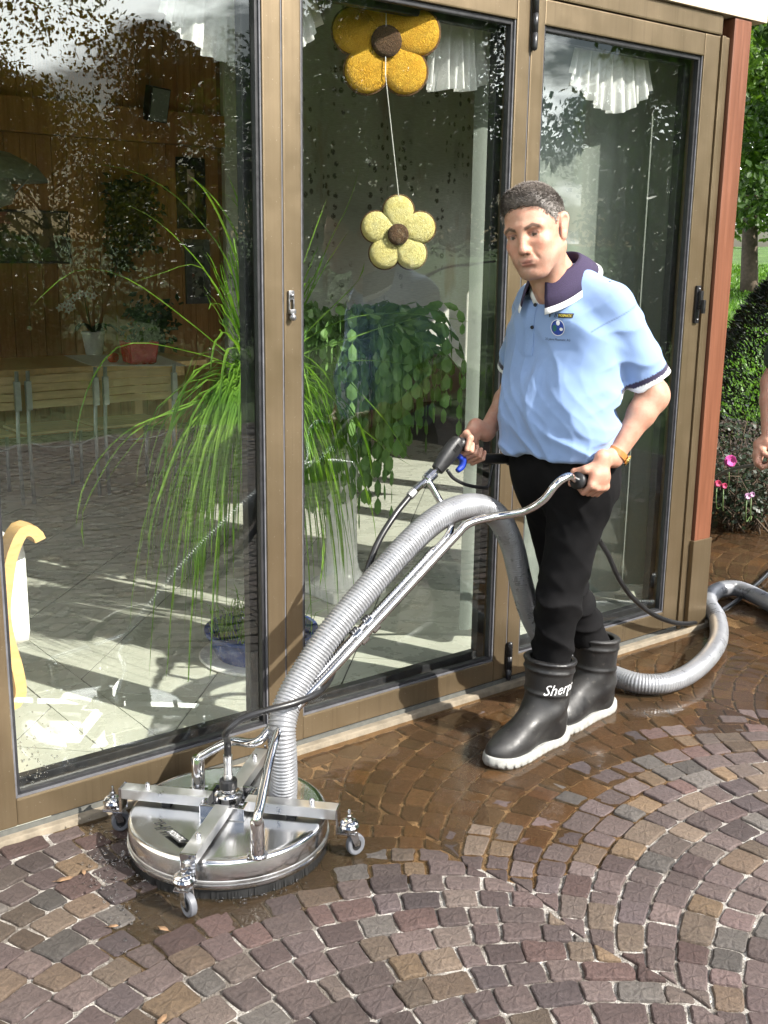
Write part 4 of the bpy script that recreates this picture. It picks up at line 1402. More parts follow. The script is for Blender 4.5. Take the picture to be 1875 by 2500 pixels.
# =================================================================== SMOOTH FIGURES (signed distance field -> surface nets)
def _rot_to(a, b):
    return Vector(a).rotation_difference(Vector(b)).to_matrix()
class Field:
    def __init__(self):
        self.p = []                    # (op, fn, centre, radius, k)
        self.disp = None
    def cap(self, a, b, ra, rb=None, k=.02, op='u', flat=None, fk=1.0):
        """round cone from a to b; flat = direction squeezed by fk (>1 is thinner)"""
        a, b = np.array(a, float), np.array(b, float)
        rb = ra if rb is None else rb
        ba = b - a
        L2 = max(ba @ ba, 1e-12)
        w = None if flat is None else np.array(flat, float) / np.linalg.norm(flat)
        def fn(q):
            pa = q - a
            t = np.clip(pa @ ba / L2, 0, 1)
            d = pa - t[:, None] * ba
            if w is None: r = np.sqrt((d * d).sum(1))
            else: r = np.sqrt((d * d).sum(1) + (fk * fk - 1) * (d @ w) ** 2)
            return r - (ra + (rb - ra) * t)
        self.p.append((op, fn, (a + b) / 2, np.sqrt(L2) / 2 + max(ra, rb), k))
        return self
    def ell(self, c, r, rot=None, k=.02, op='u'):
        c, r = np.array(c, float), np.array(r, float)
        M_ = None if rot is None else np.array(rot, float).T
        def fn(q):
            p = q - c
            if M_ is not None: p = p @ M_.T
            k0 = np.sqrt(((p / r) ** 2).sum(1))
            k1 = np.sqrt(((p / (r * r)) ** 2).sum(1)) + 1e-9
            return k0 * (k0 - 1) / k1
        self.p.append((op, fn, c, r.max(), k))
        return self
    def fnp(self, fn, c, rad, k=.02, op='u'):
        self.p.append((op, fn, np.array(c, float), rad, k))
        return self
    def ev(self, q, prims):
        d = np.full(len(q), 1.0)
        for op, fn, c, r, k in prims:
            e = fn(q)
            if op == 'u':
                h = np.clip(.5 + .5 * (d - e) / k, 0, 1)
                d = d + (e - d) * h - k * h * (1 - h)
            elif op == 's':
                h = np.clip(.5 - .5 * (d + e) / k, 0, 1)
                d = d + (-e - d) * h + k * h * (1 - h)
            else:                       # intersect
                h = np.clip(.5 - .5 * (d - e) / k, 0, 1)
                d = d + (e - d) * h + k * h * (1 - h)
        if self.disp is not None: d = d + self.disp(q)
        return d
    def mesh(self, h, smooth=1):
        B = 14
        lo = np.min([c - r for op, f, c, r, k in self.p if op == 'u'], 0) - .03
        hi = np.max([c + r for op, f, c, r, k in self.p if op == 'u'], 0) + .03
        nb = np.ceil((hi - lo) / (h * B)).astype(int)
        dims = nb * B + 2
        bi = np.stack(np.meshgrid(*[np.arange(n) for n in nb], indexing='ij'), -1).reshape(-1, 3)
        cen = lo + (bi + .5) * h * B
        half = h * B * .87
        C_ = np.array([p[2] for p in self.p])
        Rr = np.array([p[3] for p in self.p])
        near = np.linalg.norm(cen[:, None, :] - C_[None], axis=2) < Rr[None] + half + .05
        uni = np.array([p[0] == 'u' for p in self.p])
        loc = np.stack(np.meshgrid(*[np.arange(B + 1)] * 3, indexing='ij'), -1).reshape(-1, 3)
        cells, cpos, edges = [], [], []
        corner = [(0, 0, 0), (1, 0, 0), (0, 1, 0), (1, 1, 0), (0, 0, 1), (1, 0, 1), (0, 1, 1), (1, 1, 1)]
        ce = [(0, 1), (2, 3), (4, 5), (6, 7), (0, 2), (1, 3), (4, 6), (5, 7), (0, 4), (1, 5), (2, 6), (3, 7)]
        cid = lambda i: (i[..., 0] * dims[1] + i[..., 1]) * dims[2] + i[..., 2]
        for b in range(len(bi)):
            if not (near[b] & uni).any(): continue
            pr = [self.p[i] for i in np.nonzero(near[b])[0]]
            dc = self.ev(cen[b:b + 1], pr)[0]
            if abs(dc) > half * 1.7 + .03: continue
            gi = bi[b] * B + loc
            D = self.ev(lo + gi * h, pr).reshape(B + 1, B + 1, B + 1)
            I = D < 0
            if I.all() or not I.any(): continue
            s8 = sum(I[x:B + x, y:B + y, z:B + z].astype(np.int8) for x, y, z in corner)
            mi = np.argwhere((s8 > 0) & (s8 < 8))
            if len(mi):
                v8 = np.stack([D[mi[:, 0] + x, mi[:, 1] + y, mi[:, 2] + z] for x, y, z in corner], 1)
                acc = np.zeros((len(mi), 3))
                cnt = np.zeros(len(mi))
                for a, c in ce:
                    x = (v8[:, a] < 0) != (v8[:, c] < 0)
                    t = np.where(x, v8[:, a] / np.where(x, v8[:, a] - v8[:, c], 1), 0)
                    pa, pc = np.array(corner[a], float), np.array(corner[c], float)
                    acc += np.where(x[:, None], pa + t[:, None] * (pc - pa), 0)
                    cnt += x
                cells.append(cid(bi[b] * B + mi))
                cpos.append(lo + (bi[b] * B + mi + acc / cnt[:, None]) * h)
            for ax in range(3):
                sl0 = [slice(0, B)] * 3
                sl1 = [slice(0, B)] * 3
                sl1[ax] = slice(1, B + 1)
                A0, A1 = I[tuple(sl0)], I[tuple(sl1)]
                for sgn in (True, False):
                    e = np.argwhere((A0 != A1) & (A0 == sgn))
                    if len(e): edges.append((ax, sgn, bi[b] * B + e))
        cells = np.concatenate(cells)
        cpos = np.concatenate(cpos)
        order = np.argsort(cells)
        cells, cpos = cells[order], cpos[order]
        faces = []
        for ax, sgn, e in edges:
            u_, v_ = [(1, 2), (2, 0), (0, 1)][ax]
            du, dv = np.zeros(3, int), np.zeros(3, int)
            du[u_], dv[v_] = 1, 1
            ids = np.stack([cid(e - du - dv), cid(e - dv), cid(e), cid(e - du)], 1)
            k = np.searchsorted(cells, ids)
            k = np.clip(k, 0, len(cells) - 1)
            ok = (cells[k] == ids).all(1)
            k = k[ok]
            faces.append(k if sgn else k[:, ::-1])
        F_ = np.concatenate(faces)
        for _ in range(smooth):
            acc = np.zeros_like(cpos)
            cnt = np.zeros(len(cpos))
            for a in range(4):
                np.add.at(acc, F_[:, a], cpos[F_[:, (a + 1) % 4]])
                np.add.at(acc, F_[:, a], cpos[F_[:, (a + 3) % 4]])
                np.add.at(cnt, F_[:, a], 2)
            cpos = .5 * cpos + .5 * acc / np.maximum(cnt, 1)[:, None]
        return cpos, F_
def sdf_object(name, V_, F_, mat, parent, colors=None):
    me = bpy.data.meshes.new(name)
    me.vertices.add(len(V_))
    me.vertices.foreach_set('co', V_.astype(np.float32).ravel())
    me.loops.add(F_.size)
    me.loops.foreach_set('vertex_index', F_.astype(np.int32).ravel())
    me.polygons.add(len(F_))
    me.polygons.foreach_set('loop_start', np.arange(0, F_.size, 4, dtype=np.int32))
    me.update(calc_edges=True)
    me.validate()
    if colors is not None:
        ca = me.color_attributes.new('col', 'FLOAT_COLOR', 'POINT')
        ca.data.foreach_set('color', np.concatenate([colors, np.ones((len(colors), 1))], 1).astype(np.float32).ravel())
    return link_mesh(name, me, mat, parent, 'all')
def sstep(a, b, x):
    t = np.clip((x - a) / (b - a), 0, 1)
    return t * t * (3 - 2 * t)
def vnoise(q, f, seed=0.):
    x, y, z = q[:, 0] * f + seed, q[:, 1] * f + 1.7 * seed, q[:, 2] * f - seed
    return (np.sin(x * 1.0 + 1.3 * np.sin(y * .7 + z * .9)) + np.sin(y * 1.1 + 1.2 * np.sin(z * .8 + x * .6)) + np.sin(z * .9 + 1.1 * np.sin(x * .9 + y * .8))) / 3

# ------------------------------------------------------------------ materials of people
def mat_skin():
    t = NT('skin')
    a = t.new('ShaderNodeVertexColor', layer_name='col')
    v = t.coord('Object')
    n1 = t.noise(v, 45, 5, .6)
    n2 = t.noise(v, 420, 3, .6)
    c = t.mix(t.ramp(n1, [(.32, .75), (.62, 0.)]), a.outputs[0], t.mix(1.0, a.outputs[0], (1.0, .74, .68), 'MULTIPLY'))
    t.set(Base_Color=c, Roughness=.48, Specular_IOR_Level=.4, Subsurface_Weight=.04, Subsurface_Radius=(.9, .35, .2), Subsurface_Scale=.008)
    t.bump(t.math('ADD', n2, t.math('MULTIPLY', n1, .9)), .40, .003)
    return t.m
M_SKIN = mat_skin()
def mat_knit():
    t = NT('pique_knit')
    a = t.new('ShaderNodeVertexColor', layer_name='col')
    v = t.coord('Object')
    n1 = t.noise(v, 420, 2)
    n2 = t.noise(v, 8, 4)
    c = t.mix(t.ramp(n2, [(.3, .25), (.7, 0.)]), a.outputs[0], t.mix(1.0, a.outputs[0], (.86, .88, .92), 'MULTIPLY'))
    t.set(Base_Color=c, Roughness=.88, Sheen_Weight=.3, Specular_IOR_Level=.2)
    t.bump(n1, .35, .0015)
    return t.m
M_KNIT = mat_knit()
def mat_denim():
    t = NT('black_denim')
    v = t.coord('Object')
    n1 = t.noise(v, 7, 5, .65)
    n2 = t.noise(v, 600, 2)
    c = t.ramp(n1, [(.3, (.0035, .0035, .004)), (.7, (.010, .0095, .010))])
    t.set(Base_Color=c, Roughness=.9, Specular_IOR_Level=.12)
    t.bump(n2, .3, .0012)
    return t.m
M_DENIM = mat_denim()
def mat_boot():
    t = NT('wet_black_rubber')
    v = t.coord('Object')
    n1 = t.noise(v, 11, 5, .65)
    n2 = t.noise(v, 160, 3)
    n3 = t.noise(v, 70, 4, .7)
    c = t.ramp(n1, [(.3, (.010, .010, .011)), (.7, (.023, .022, .021))])
    c = t.mix(t.ramp(n3, [(.60, 0.), (.70, .55)]), c, (.085, .078, .066))
    t.set(Base_Color=c, Roughness=t.ramp(n1, [(.35, .30), (.62, .62)]), Specular_IOR_Level=.5)
    t.bump(n2, .12, .002)
    return t.m
M_BOOT = mat_boot()
M_SOLE = simple('pale_rubber_sole', (.30, .30, .28), .7, var=.2, scale=40, bump=.3, bscale=160)

# ------------------------------------------------------------------ person frame: f = forwards, l = to the left hand, z up
class Rig:
    def __init__(self, s0, o0, yaw=0.0):
        self.base = P(s0, o0, 0)
        f = Matrix.Rotation(yaw, 3, 'Z') @ (-U)
        self.f, self.l = f, Vector((0, 0, 1)).cross(f)
        self.M = np.array(((self.f.x, self.l.x, 0), (self.f.y, self.l.y, 0), (0, 0, 1)))      # columns f, l, z
        self.b = np.array(self.base)
    def w(self, q):                      # local -> world
        return np.asarray(q) @ self.M.T + self.b
    def inv(self, q):
        return (np.asarray(q) - self.b) @ self.M
def head_field(F, T, k=1.0):
    """T: head-local (x face, y left, z up; z = 0 at the eyes) -> figure-local function"""
    def Cc(a, b, ra, rb=None, k=.012, op='u', flat=None, fk=1.): F.cap(T(a), T(b), ra * T.s, None if rb is None else rb * T.s, k, op, None if flat is None else T.R @ np.array(flat, float), fk)
    I3 = T.R
    def EE(c, r, k=.012, op='u', rot=None):
        Rm = I3 if rot is None else I3 @ np.array(rot.to_matrix() if hasattr(rot, 'to_matrix') else rot)
        F.ell(T(c), np.array(r, float) * T.s, Rm, k, op)
    EE((-.016, 0, .038), (.098, .077, .083), .02)
    EE((.012, 0, -.005), (.078, .069, .095), .02)
    EE((.020, 0, -.070), (.066, .056, .050), .02)
    Cc((.060, -.014, -.104), (.060, .014, -.104), .022, None, .018)
    for y in (-1, 1):
        Cc((-.012, y * .058, -.050), (.050, y * .026, -.100), .018, .018, .022)
        EE((.056, y * .043, -.030), (.022, .022, .020), .020)                 # cheekbone
        EE((.056, y * .034, -.062), (.022, .020, .026), .022)                 # cheek
        Cc((.0815, y * .010, .021), (.067, y * .050, .016), .0100, .0090, .016)   # brow
    EE((.062, 0, -.070), (.030, .033, .028), .02)                             # muzzle
    for y in (-1, 1): EE((.091, y * .031, -.001), (.0165, .0185, .0115), .012, 's')
    for y in (-1, 1):
        EE((.0672, y * .0315, -.002), (.0128, .0135, .0125), .002)             # eyeball
        Cc((.0765, y * .0185, .0026), (.0738, y * .044, .0022), .0046, .0044, .004)    # upper lid
        Cc((.0765, y * .0200, -.0105), (.0725, y * .043, -.0095), .0030, .0030, .006)
    Cc((.0835, 0, .012), (.0985, 0, -.030), .0080, .0105, .013)               # nose
    EE((.1005, 0, -.0385), (.0125, .0120, .0105), .008)
    for y in (-1, 1):
        EE((.0905, y * .0120, -.0425), (.0105, .0070, .0085), .006)
        EE((.0945, y * .0062, -.0500), (.0045, .0030, .0030), .003, 's')
    Cc((.0875, -.017, -.0685), (.0875, .017, -.0685), .0048, None, .006)
    Cc((.0915, -.006, -.0680), (.0910, .006, -.0680), .0040, None, .006)
    Cc((.0875, -.013, -.0785), (.0875, .013, -.0785), .0056, None, .006)
    Cc((.0965, -.018, -.0733), (.0965, .018, -.0733), .0030, None, .003, 's')
    Cc((.0905, -.012, -.0895), (.0905, .012, -.0895), .0050, None, .010, 's')
    EE((.0745, 0, -.106), (.0140, .0190, .0140), .016)
    for y in (-1, 1):                                                         # nasolabial fold
        Cc((.0880, y * .022, -.046), (.0830, y * .033, -.068), .0014, .0010, .008, 's')
        # ear
        Cc((-.022, y * .0845, .014), (-.010, y * .0790, -.032), .0190, .0110, .005, 'u', (0.40, 1, 0), 2.5)
        Cc((-.019, y * .0905, .012), (-.012, y * .0860, -.016), .0095, .0065, .004, 's', (0.40, 1, 0), 2.0)
    Cc((-.030, 0, -.050), (-.058, 0, -.185), .056, .064, .03)                  # neck
    for y in (-1, 1): Cc((-.020, y * .055, -.060), (.000, y * .012, -.185), .016, .014, .02)
class HeadT:
    def __init__(self, pos, yaw, pitch, roll, sc=1.0):
        m = Matrix.Rotation(yaw, 3, 'Z') @ Matrix.Rotation(pitch, 3, 'Y') @ Matrix.Rotation(roll, 3, 'X')
        self.R = np.array(m)
        self.p = np.array(pos, float)
        self.s = sc
    def __call__(self, q): return self.R @ (np.asarray(q, float) * self.s) + self.p
    def inv(self, q): return (q - self.p) @ self.R / self.s
def hand_field(F, c, ax, up, out, thumb_f=1.0, rg=.019):
    """a fist round a bar: c centre of the bar, ax its direction (towards the thumb side), up, out = side of the back of the hand"""
    c, ax, up, out = [np.array(v, float) for v in (c, ax, up, out)]
    def q(a, o_, z): return c + ax * a + out * o_ + up * z
    F.cap(q(.024, rg + .013, .026), q(.030, rg + .013, -.006), .017, .015, .012)
    F.cap(q(-.024, rg + .012, .024), q(-.030, rg + .011, -.006), .016, .014, .012)
    F.cap(q(.0, rg + .016, .034), q(.0, rg + .014, -.006), .020, .016, .014)
    F.cap(q(.004, rg + .010, .078), q(.0, rg + .014, .030), .022, .026, .02, 'u', out, 1.25)
    for i, a in enumerate((.034, .0115, -.0115, -.033)):
        k = (.0100, .0103, .0098, .0084)[i]
        d = (-.012, -.016, -.014, -.008)[i]
        a2 = a * .94
        F.cap(q(a, rg + .014, d + .002), q(a2, rg * .45, -rg - .013), k, k * .94, .0022)
        F.cap(q(a2, rg * .45, -rg - .013), q(a2, -rg - .009, -.010), k * .94, k * .9, .0022)
        F.cap(q(a2, -rg - .009, -.010), q(a2, -rg - .004, .012), k * .9, k * .78, .0022)
        F.ell(q(a, rg + .018, d + .006), (k * 1.08,) * 3, None, .007)
    F.cap(q(.022, rg + .004, .052), q(.046 * thumb_f, rg * .5, rg + .017), .0150, .0125, .012)
    F.cap(q(.046 * thumb_f, rg * .5, rg + .017), q(.054 * thumb_f, -rg - .004, rg + .004), .0122, .0108, .006)
    F.cap(q(.054 * thumb_f, -rg - .004, rg + .004), q(.052 * thumb_f, -rg - .010, -.014), .0106, .0088, .005)

# ------------------------------------------------------------------ the man with the machine
from mathutils.bvhtree import BVHTree
RG = Rig(2.59, 0.42)
def unit(v):
    v = np.array(v, float)
    return v / np.linalg.norm(v)
HD = HeadT((.192, .004, 1.648), R(22), R(11), R(11), 1.05)
L_SH, L_EL, L_WR = np.array((.0, .172, 1.425)), np.array((-.118, .228, 1.165)), np.array((.015, .206, .985))
R_SH, R_EL, R_WR = np.array((.0, -.172, 1.425)), np.array((-.03, -.275, 1.140)), np.array((.160, -.205, 1.022))
GL_AX, GL_UP = unit((.975, .0, .22)), unit((-.22, 0, .975))
GR_AX, GR_UP = unit((.86, .05, .50)), unit((-.50, 0, .86))
GL_C, GR_C = np.array((.098, .190, .914)), np.array((.242, -.178, .972))

def rgb(*c): return np.array(c, float)
def lerp_col(c, target, w): return c * (1 - w[:, None]) + target[None] * w[:, None]
def build_body(parent):
    F = Field()
    head_field(F, HD)
    F.cap((.090, 0, 1.51), (.02, 0, 1.40), .060, .08, .03)
    F.cap((.0, -.15, 1.40), (.0, .15, 1.40), .05, None, .05)
    F.cap((.01, 0, 1.38), (.0, 0, .95), .10, .10, .05)
    for sh, el, wr, c, ax, up, out in ((L_SH, L_EL, L_WR, GL_C, GL_AX, GL_UP, (0, 1, 0)), (R_SH, R_EL, R_WR, GR_C, GR_AX, GR_UP, (0, -1, 0))):
        F.cap(sh, el, .046, .039, .03)
        mid = el + (wr - el) * .28
        F.ell(el + np.array((-.012, 0, .0)), (.040, .040, .045), None, .03)
        F.cap(el, mid, .040, .0425, .03)
        F.cap(mid, wr, .0425, .0275, .02, 'u', out, 1.12)
        c_ = c + up * .078 + np.array(out) * .03
        F.cap(wr, c_, .0285, .026, .02, 'u', out, 1.2)
        hand_field(F, c, ax, up, out)
    for s_, fe in ((1, ((.01, .085, .88), (.058, .05, .50), (.032, .004, .20))), (-1, ((-.01, -.085, .88), (-.105, -.08, .50), (-.268, -.066, .20)))):
        F.cap(fe[0], fe[1], .075, .052, .03)
        F.cap(fe[1], fe[2], .052, .035, .03)
    V_, Fc = F.mesh(.0030, 1)
    q = HD.inv(V_)
    n = len(V_)
    c = np.tile(rgb(.47, .28, .20), (n, 1))
    hd = sstep(-.16, -.12, q[:, 2]) * (np.abs(q[:, 1]) < .11) * (np.abs(q[:, 0]) < .14)
    x, y, z = q.T
    ay = np.abs(y)
    def blob(cx, cy, cz, rx, ry, rz, side=True):
        yy = ay if side else y
        return np.clip(1 - ((x - cx) / rx) ** 2 - ((yy - cy) / ry) ** 2 - ((z - cz) / rz) ** 2, 0, 1)
    c = lerp_col(c, rgb(.66, .30, .23), .35 * hd * blob(.065, .045, -.035, .045, .028, .028))
    c = lerp_col(c, rgb(.62, .29, .22), .5 * hd * blob(.102, 0, -.037, .02, .02, .018))
    c = lerp_col(c, rgb(.62, .28, .22), .5 * hd * blob(-.015, .082, -.005, .03, .02, .045))
    stub = hd * sstep(-.052, -.070, z) * sstep(-.02, .03, x)
    c = lerp_col(c, rgb(.30, .20, .16), .55 * stub * (.75 + .25 * vnoise(V_, 900)))
    lip = hd * np.maximum(blob(.0905, 0, -.0680, .02, .0235, .0052), blob(.0905, 0, -.0790, .02, .0195, .0070))
    c = lerp_col(c, rgb(.46, .185, .16), np.clip(1.4 * lip, 0, .55))
    c = lerp_col(c, rgb(.16, .06, .05), np.clip(2.2 * hd * blob(.0935, 0, -.0733, .02, .0215, .0020), 0, .8))
    brow_z = .0150 + .0085 * np.clip((ay - .012) / .022, 0, 1) - .011 * np.clip((ay - .036) / .02, 0, 1)
    brow = hd * (x > .045) * sstep(.0065, .0035, np.abs(z - brow_z)) * sstep(.010, .015, ay) * sstep(.058, .050, ay)
    c = lerp_col(c, rgb(.07, .045, .03), .9 * brow)
    sock = hd * blob(.078, .031, .002, .022, .024, .016)
    c = lerp_col(c, rgb(.33, .16, .12), .55 * sock)
    eye = hd * (np.sqrt((x - .0672) ** 2 + (ay - .0315) ** 2 + (z + .002) ** 2) < .0140) * (x > .0735) * (np.abs(z + .0026) < .0040) * (np.abs(ay - .0315) < .0115)
    c = lerp_col(c, rgb(.30, .26, .24), eye.astype(float))
    iris = eye * (((y - np.sign(y) * .0315 - .0015) ** 2 + (z + .0022) ** 2) < .0062 ** 2)
    c = lerp_col(c, rgb(.05, .04, .03), iris.astype(float))
    lid = hd * (np.abs(z - .0040) < .0022) * (np.abs(ay - .0315) < .0135) * (x > .068)
    c = lerp_col(c, rgb(.17, .09, .07), .8 * lid)
    c = lerp_col(c, rgb(.10, .04, .03), np.clip(3 * hd * blob(.0945, .0062, -.0500, .008, .0042, .0042), 0, .9))
    hz = (V_[:, 2] < 1.08) & (V_[:, 2] > .84)
    c = lerp_col(c, rgb(.47, .25, .18), .5 * hz)
    hair_arm = sstep(1.0, 1.06, V_[:, 2]) * sstep(1.22, 1.15, V_[:, 2]) * .40 * (.5 + .5 * vnoise(V_, 520))
    c = lerp_col(c, rgb(.36, .22, .16), np.clip(hair_arm, 0, 1))
    nail = np.zeros(n)
    return sdf_object('body', RG.w(V_), Fc, M_SKIN, parent, c)

HX = [-.12, -.10, -.06, -.028, -.012, .004, .016, .024, .034, .046, .060, .072, .085, .12]
HZ = [-.055, -.055, -.040, .020, .036, .014, -.012, -.004, .034, .054, .066, .074, .080, .09]
def mat_hair():
    t = NT('short_greying_hair')
    a = t.new('ShaderNodeVertexColor', layer_name='col')
    t.set(Base_Color=a.outputs[0], Roughness=.5, Specular_IOR_Level=.35)
    return t.m
def build_hair(parent):
    F = Field()
    T = HD
    F.ell(T((-.017, 0, .040)), np.array((.098, .0780, .0825)) * T.s, T.R, .02)
    F.ell(T((.002, 0, .050)), np.array((.081, .068, .0735)) * T.s, T.R, .02)
    F.cap(T((.044, -.030, .096)), T((.044, .030, .096)), .015 * T.s, None, .03)
    F.cap(T((-.05, 0, .0)), T((-.068, 0, -.045)), .058 * T.s, .050 * T.s, .03)
    for y in (-1, 1): F.cap(T((-.005, y * .050, .04)), T((.010, y * .052, -.004)), .0215 * T.s, .0150 * T.s, .02)
    def cut(q):
        p = T.inv(q)
        return (np.interp(p[:, 0] + .004 * np.sin(p[:, 1] * 160), HX, HZ) + .002 * np.sin(p[:, 1] * 210) - p[:, 2]) * .62
    F.fnp(cut, T((0, 0, .05)), .3, .010, 'i')
    F.disp = lambda q: .0009 * vnoise(q, 240)
    V_, Fc = F.mesh(.0032, 1)
    p = T.inv(V_)
    # vertex normals
    fn = np.cross(V_[Fc[:, 2]] - V_[Fc[:, 0]], V_[Fc[:, 3]] - V_[Fc[:, 1]])
    nv = np.zeros_like(V_)
    for a in range(4): np.add.at(nv, Fc[:, a], fn)
    nv /= np.linalg.norm(nv, axis=1)[:, None] + 1e-12
    def hair_col(p, r):
        grey = np.clip(sstep(.085, .02, p[:, 2]) * .7 + .28 + .15 * (p[:, 0] < -.02) + (r - .5) * .5, 0, 1)
        dark, gr = rgb(.060, .045, .036), rgb(.33, .30, .275)
        c = dark[None] * (1 - grey[:, None]) + gr[None] * grey[:, None]
        return c * (.85 + .3 * r[:, None])
    cc = hair_col(p, .5 + .12 * vnoise(V_, 200)) * .75
    hr = sdf_object('hair', RG.w(V_), Fc, mat_hair(), parent, cc)
    rng = np.random.default_rng(4)
    cand = np.nonzero((nv @ (V_.mean(0) - V_.mean(0)) == 0) & (p[:, 2] > np.interp(p[:, 0], HX, HZ) + .001))[0]
    ii = rng.choice(cand, 13000)
    b = V_[ii] + (rng.random((len(ii), 3)) - .5) * .004
    nn = nv[ii]
    pp = p[ii]
    comb = np.zeros_like(pp)
    top = sstep(.030, .100, pp[:, 2] + .25 * np.clip(pp[:, 0], 0, .1))
    comb[:, 0] = .9 * top - .45 * (1 - top)
    comb[:, 2] = .25 * top - .85 * (1 - top)
    comb = comb @ HD.R.T
    d = nn * (.30 + .30 * top)[:, None] + comb * 1.0 + (rng.random(nn.shape) - .5) * .45
    d /= np.linalg.norm(d, axis=1)[:, None]
    L = (.007 + .005 * top + .004 * rng.random(len(ii)))[:, None]
    sd = np.cross(d, nn)
    sd /= np.linalg.norm(sd, axis=1)[:, None] + 1e-9
    w = .00055
    v = np.stack([b + sd * w, b - sd * w, b + d * L * .6 + nn * .0005 + sd * w * .6, b + d * L - nn * L * .15], 1).reshape(-1, 3)
    k = np.arange(len(ii))[:, None] * 4
    me = bpy.data.meshes.new('hair_strands')
    f = np.concatenate([k + np.array([[0, 1, 2]]), k + np.array([[2, 1, 3]])]).tolist()
    me.from_pydata(RG.w(v).tolist(), [], f)
    me.update()
    ca = me.color_attributes.new('col', 'FLOAT_COLOR', 'POINT')
    cs = np.repeat(hair_col(pp, rng.random(len(ii))), 4, 0)
    ca.data.foreach_set('color', np.concatenate([cs, np.ones((len(cs), 1))], 1).astype(np.float32).ravel())
    o = link_mesh('hair_strands', me, hr.data.materials[0], hr)
    o['kind'] = 'stuff'

LS0, LS1 = np.array((.004, .168, 1.425)), np.array((-.106, .226, 1.208))       # left sleeve axis
RS0, RS1 = np.array((.004, -.168, 1.425)), np.array((-.030, -.270, 1.200))
CH = np.array(Matrix.Rotation(R(7), 3, 'Z'))
def tq(x, y, z):                       # torso turned a little towards the camera
    v = CH @ np.array((x, y, 0.0))
    return np.array((v[0], v[1], z))
def shirt_field():
    F = Field()
    F.cap(tq(.030, -.080, 1.345), tq(.030, .080, 1.345), .117, None, .05)
    F.cap(tq(.020, -.082, 1.26), tq(.020, .082, 1.26), .116, None, .06)
    F.cap(tq(.052, -.055, 1.13), tq(.052, .055, 1.13), .143, None, .08)
    F.cap(tq(.050, -.055, 1.03), tq(.050, .055, 1.03), .141, None, .06)
    F.cap(tq(.020, -.065, .965), tq(.024, .060, .965), .132, None, .06)
    F.cap((.085, -.045, 1.405), (.085, .045, 1.405), .066, None, .05)
    F.cap((.005, -.138, 1.432), (.005, .138, 1.432), .058, None, .05)
    for y in (-1, 1):
        F.cap((.050, y * .045, 1.508), (.005, y * .140, 1.445), .048, .050, .05)
    for a, b in ((LS0, LS1), (RS0, RS1)):
        ax = unit(b - a)
        F.cap(a, b + ax * .02, .062, .069, .030)
    for a, b in ((LS0, LS1), (RS0, RS1)):            # open, square-cut sleeve ends
        ax = unit(b - a)
        F.cap(b - ax * .05, b + ax * .08, .052, .061, .004, 's')
        F.fnp(lambda q, b=b, ax=ax: np.maximum((b - q) @ ax, np.linalg.norm(q - b, axis=1) - .16), b, .2, .004, 's')
    F.cap(HD((-.030, 0, -.050)), HD((-.050, 0, -.14)), .066, .064, .008, 's')
    F.cap((.085, 0, 1.53), (.170, 0, 1.50), .040, .026, .012, 's')
    F.fnp(lambda q: (.962 + .06 * q[:, 0] + .005 * np.sin(q[:, 1] * 21 + 1) + .004 * np.sin(q[:, 0] * 30)) - q[:, 2], (0, 0, .9), .6, .012, 'i')
    F.cap((.02, -.07, .90), (.02, .07, .90), .128, None, .004, 's')
    sunf = np.array((.06, .08, 0))
    def ridge(x): return (1 - np.abs(np.sin(x * .5))) ** 1.6 - .35
    def disp(q):
        f, l, z = q.T
        body = sstep(1.47, 1.36, z) * sstep(.275, .205, np.abs(l))
        wv = np.sin(7 * z + 4 * f) * 1.6 + .8 * np.sin(17 * z + 9 * l)
        d = -.0075 * body * sstep(1.38, 1.18, z) * ridge(40 * l + 12 * z + wv * 1.5 + 14 * f)
        d += -.0085 * body * sstep(1.12, 1.02, z) * ridge(66 * z + 20 * l - 16 * f + 2.5 * np.sin(15 * l) + 1.5 * np.sin(24 * f))       # blousing above the hem
        d += -.0085 * body * ridge(52 * (l * .70 + (z - 1.3) * .80) + 2.2 * np.sin(13 * z)) * np.exp(-((l - .11) / .085) ** 2 - ((z - 1.28) / .12) ** 2)   # drag lines from the left armpit
        d += -.0065 * ridge(46 * (l * .8 - (z - 1.4) * 1.2) + 2 * np.sin(18 * f)) * np.exp(-((l - .10) / .08) ** 2 - ((z - 1.42) / .07) ** 2)
        d += -.0070 * body * ridge(38 * (l * .9 - (z - 1.1) * .5) + 2 * np.sin(11 * z)) * np.exp(-((l + .05) / .10) ** 2 - ((z - 1.16) / .12) ** 2)
        arm = sstep(.175, .21, np.abs(l))
        d += -.0055 * arm * ridge(60 * z + 34 * f + 2 * np.sin(25 * l))
        d += -.0022 * body * ridge(120 * l + 60 * z + 4 * np.sin(22 * z) + 3 * np.sin(30 * f)) * (.5 + .5 * vnoise(q, 12, 5.))
        d += -.0018 * vnoise(q, 34) - .0010 * vnoise(q, 90, 3.)
        return d
    F.disp = disp
    return F
def build_shirt(parent):
    F = shirt_field()
    V_, Fc = F.mesh(.0039, 1)
    c = np.tile(rgb(.22, .325, .555), (len(V_), 1))
    for a, b in ((LS0, LS1), (RS0, RS1)):
        ax = unit(b - a)
        t = (V_ - b) @ ax
        near = np.linalg.norm(V_ - b - t[:, None] * ax, axis=1) < .11
        near &= np.abs(V_[:, 1]) > .155
        seam = np.exp(-(((V_ - a) @ ax - .012) / .0022) ** 2) * (np.linalg.norm(V_ - a, axis=1) < .12)
        c = c * (1 - .45 * seam[:, None])
        c = lerp_col(c, rgb(.030, .024, .055), (near & (t > -.034) & (t < -.018)).astype(float))
        c = lerp_col(c, rgb(.80, .80, .80), (near & (t >= -.018) & (t < .05)).astype(float))
    return sdf_object('polo_shirt', RG.w(V_), Fc, M_KNIT, parent, c), V_, Fc
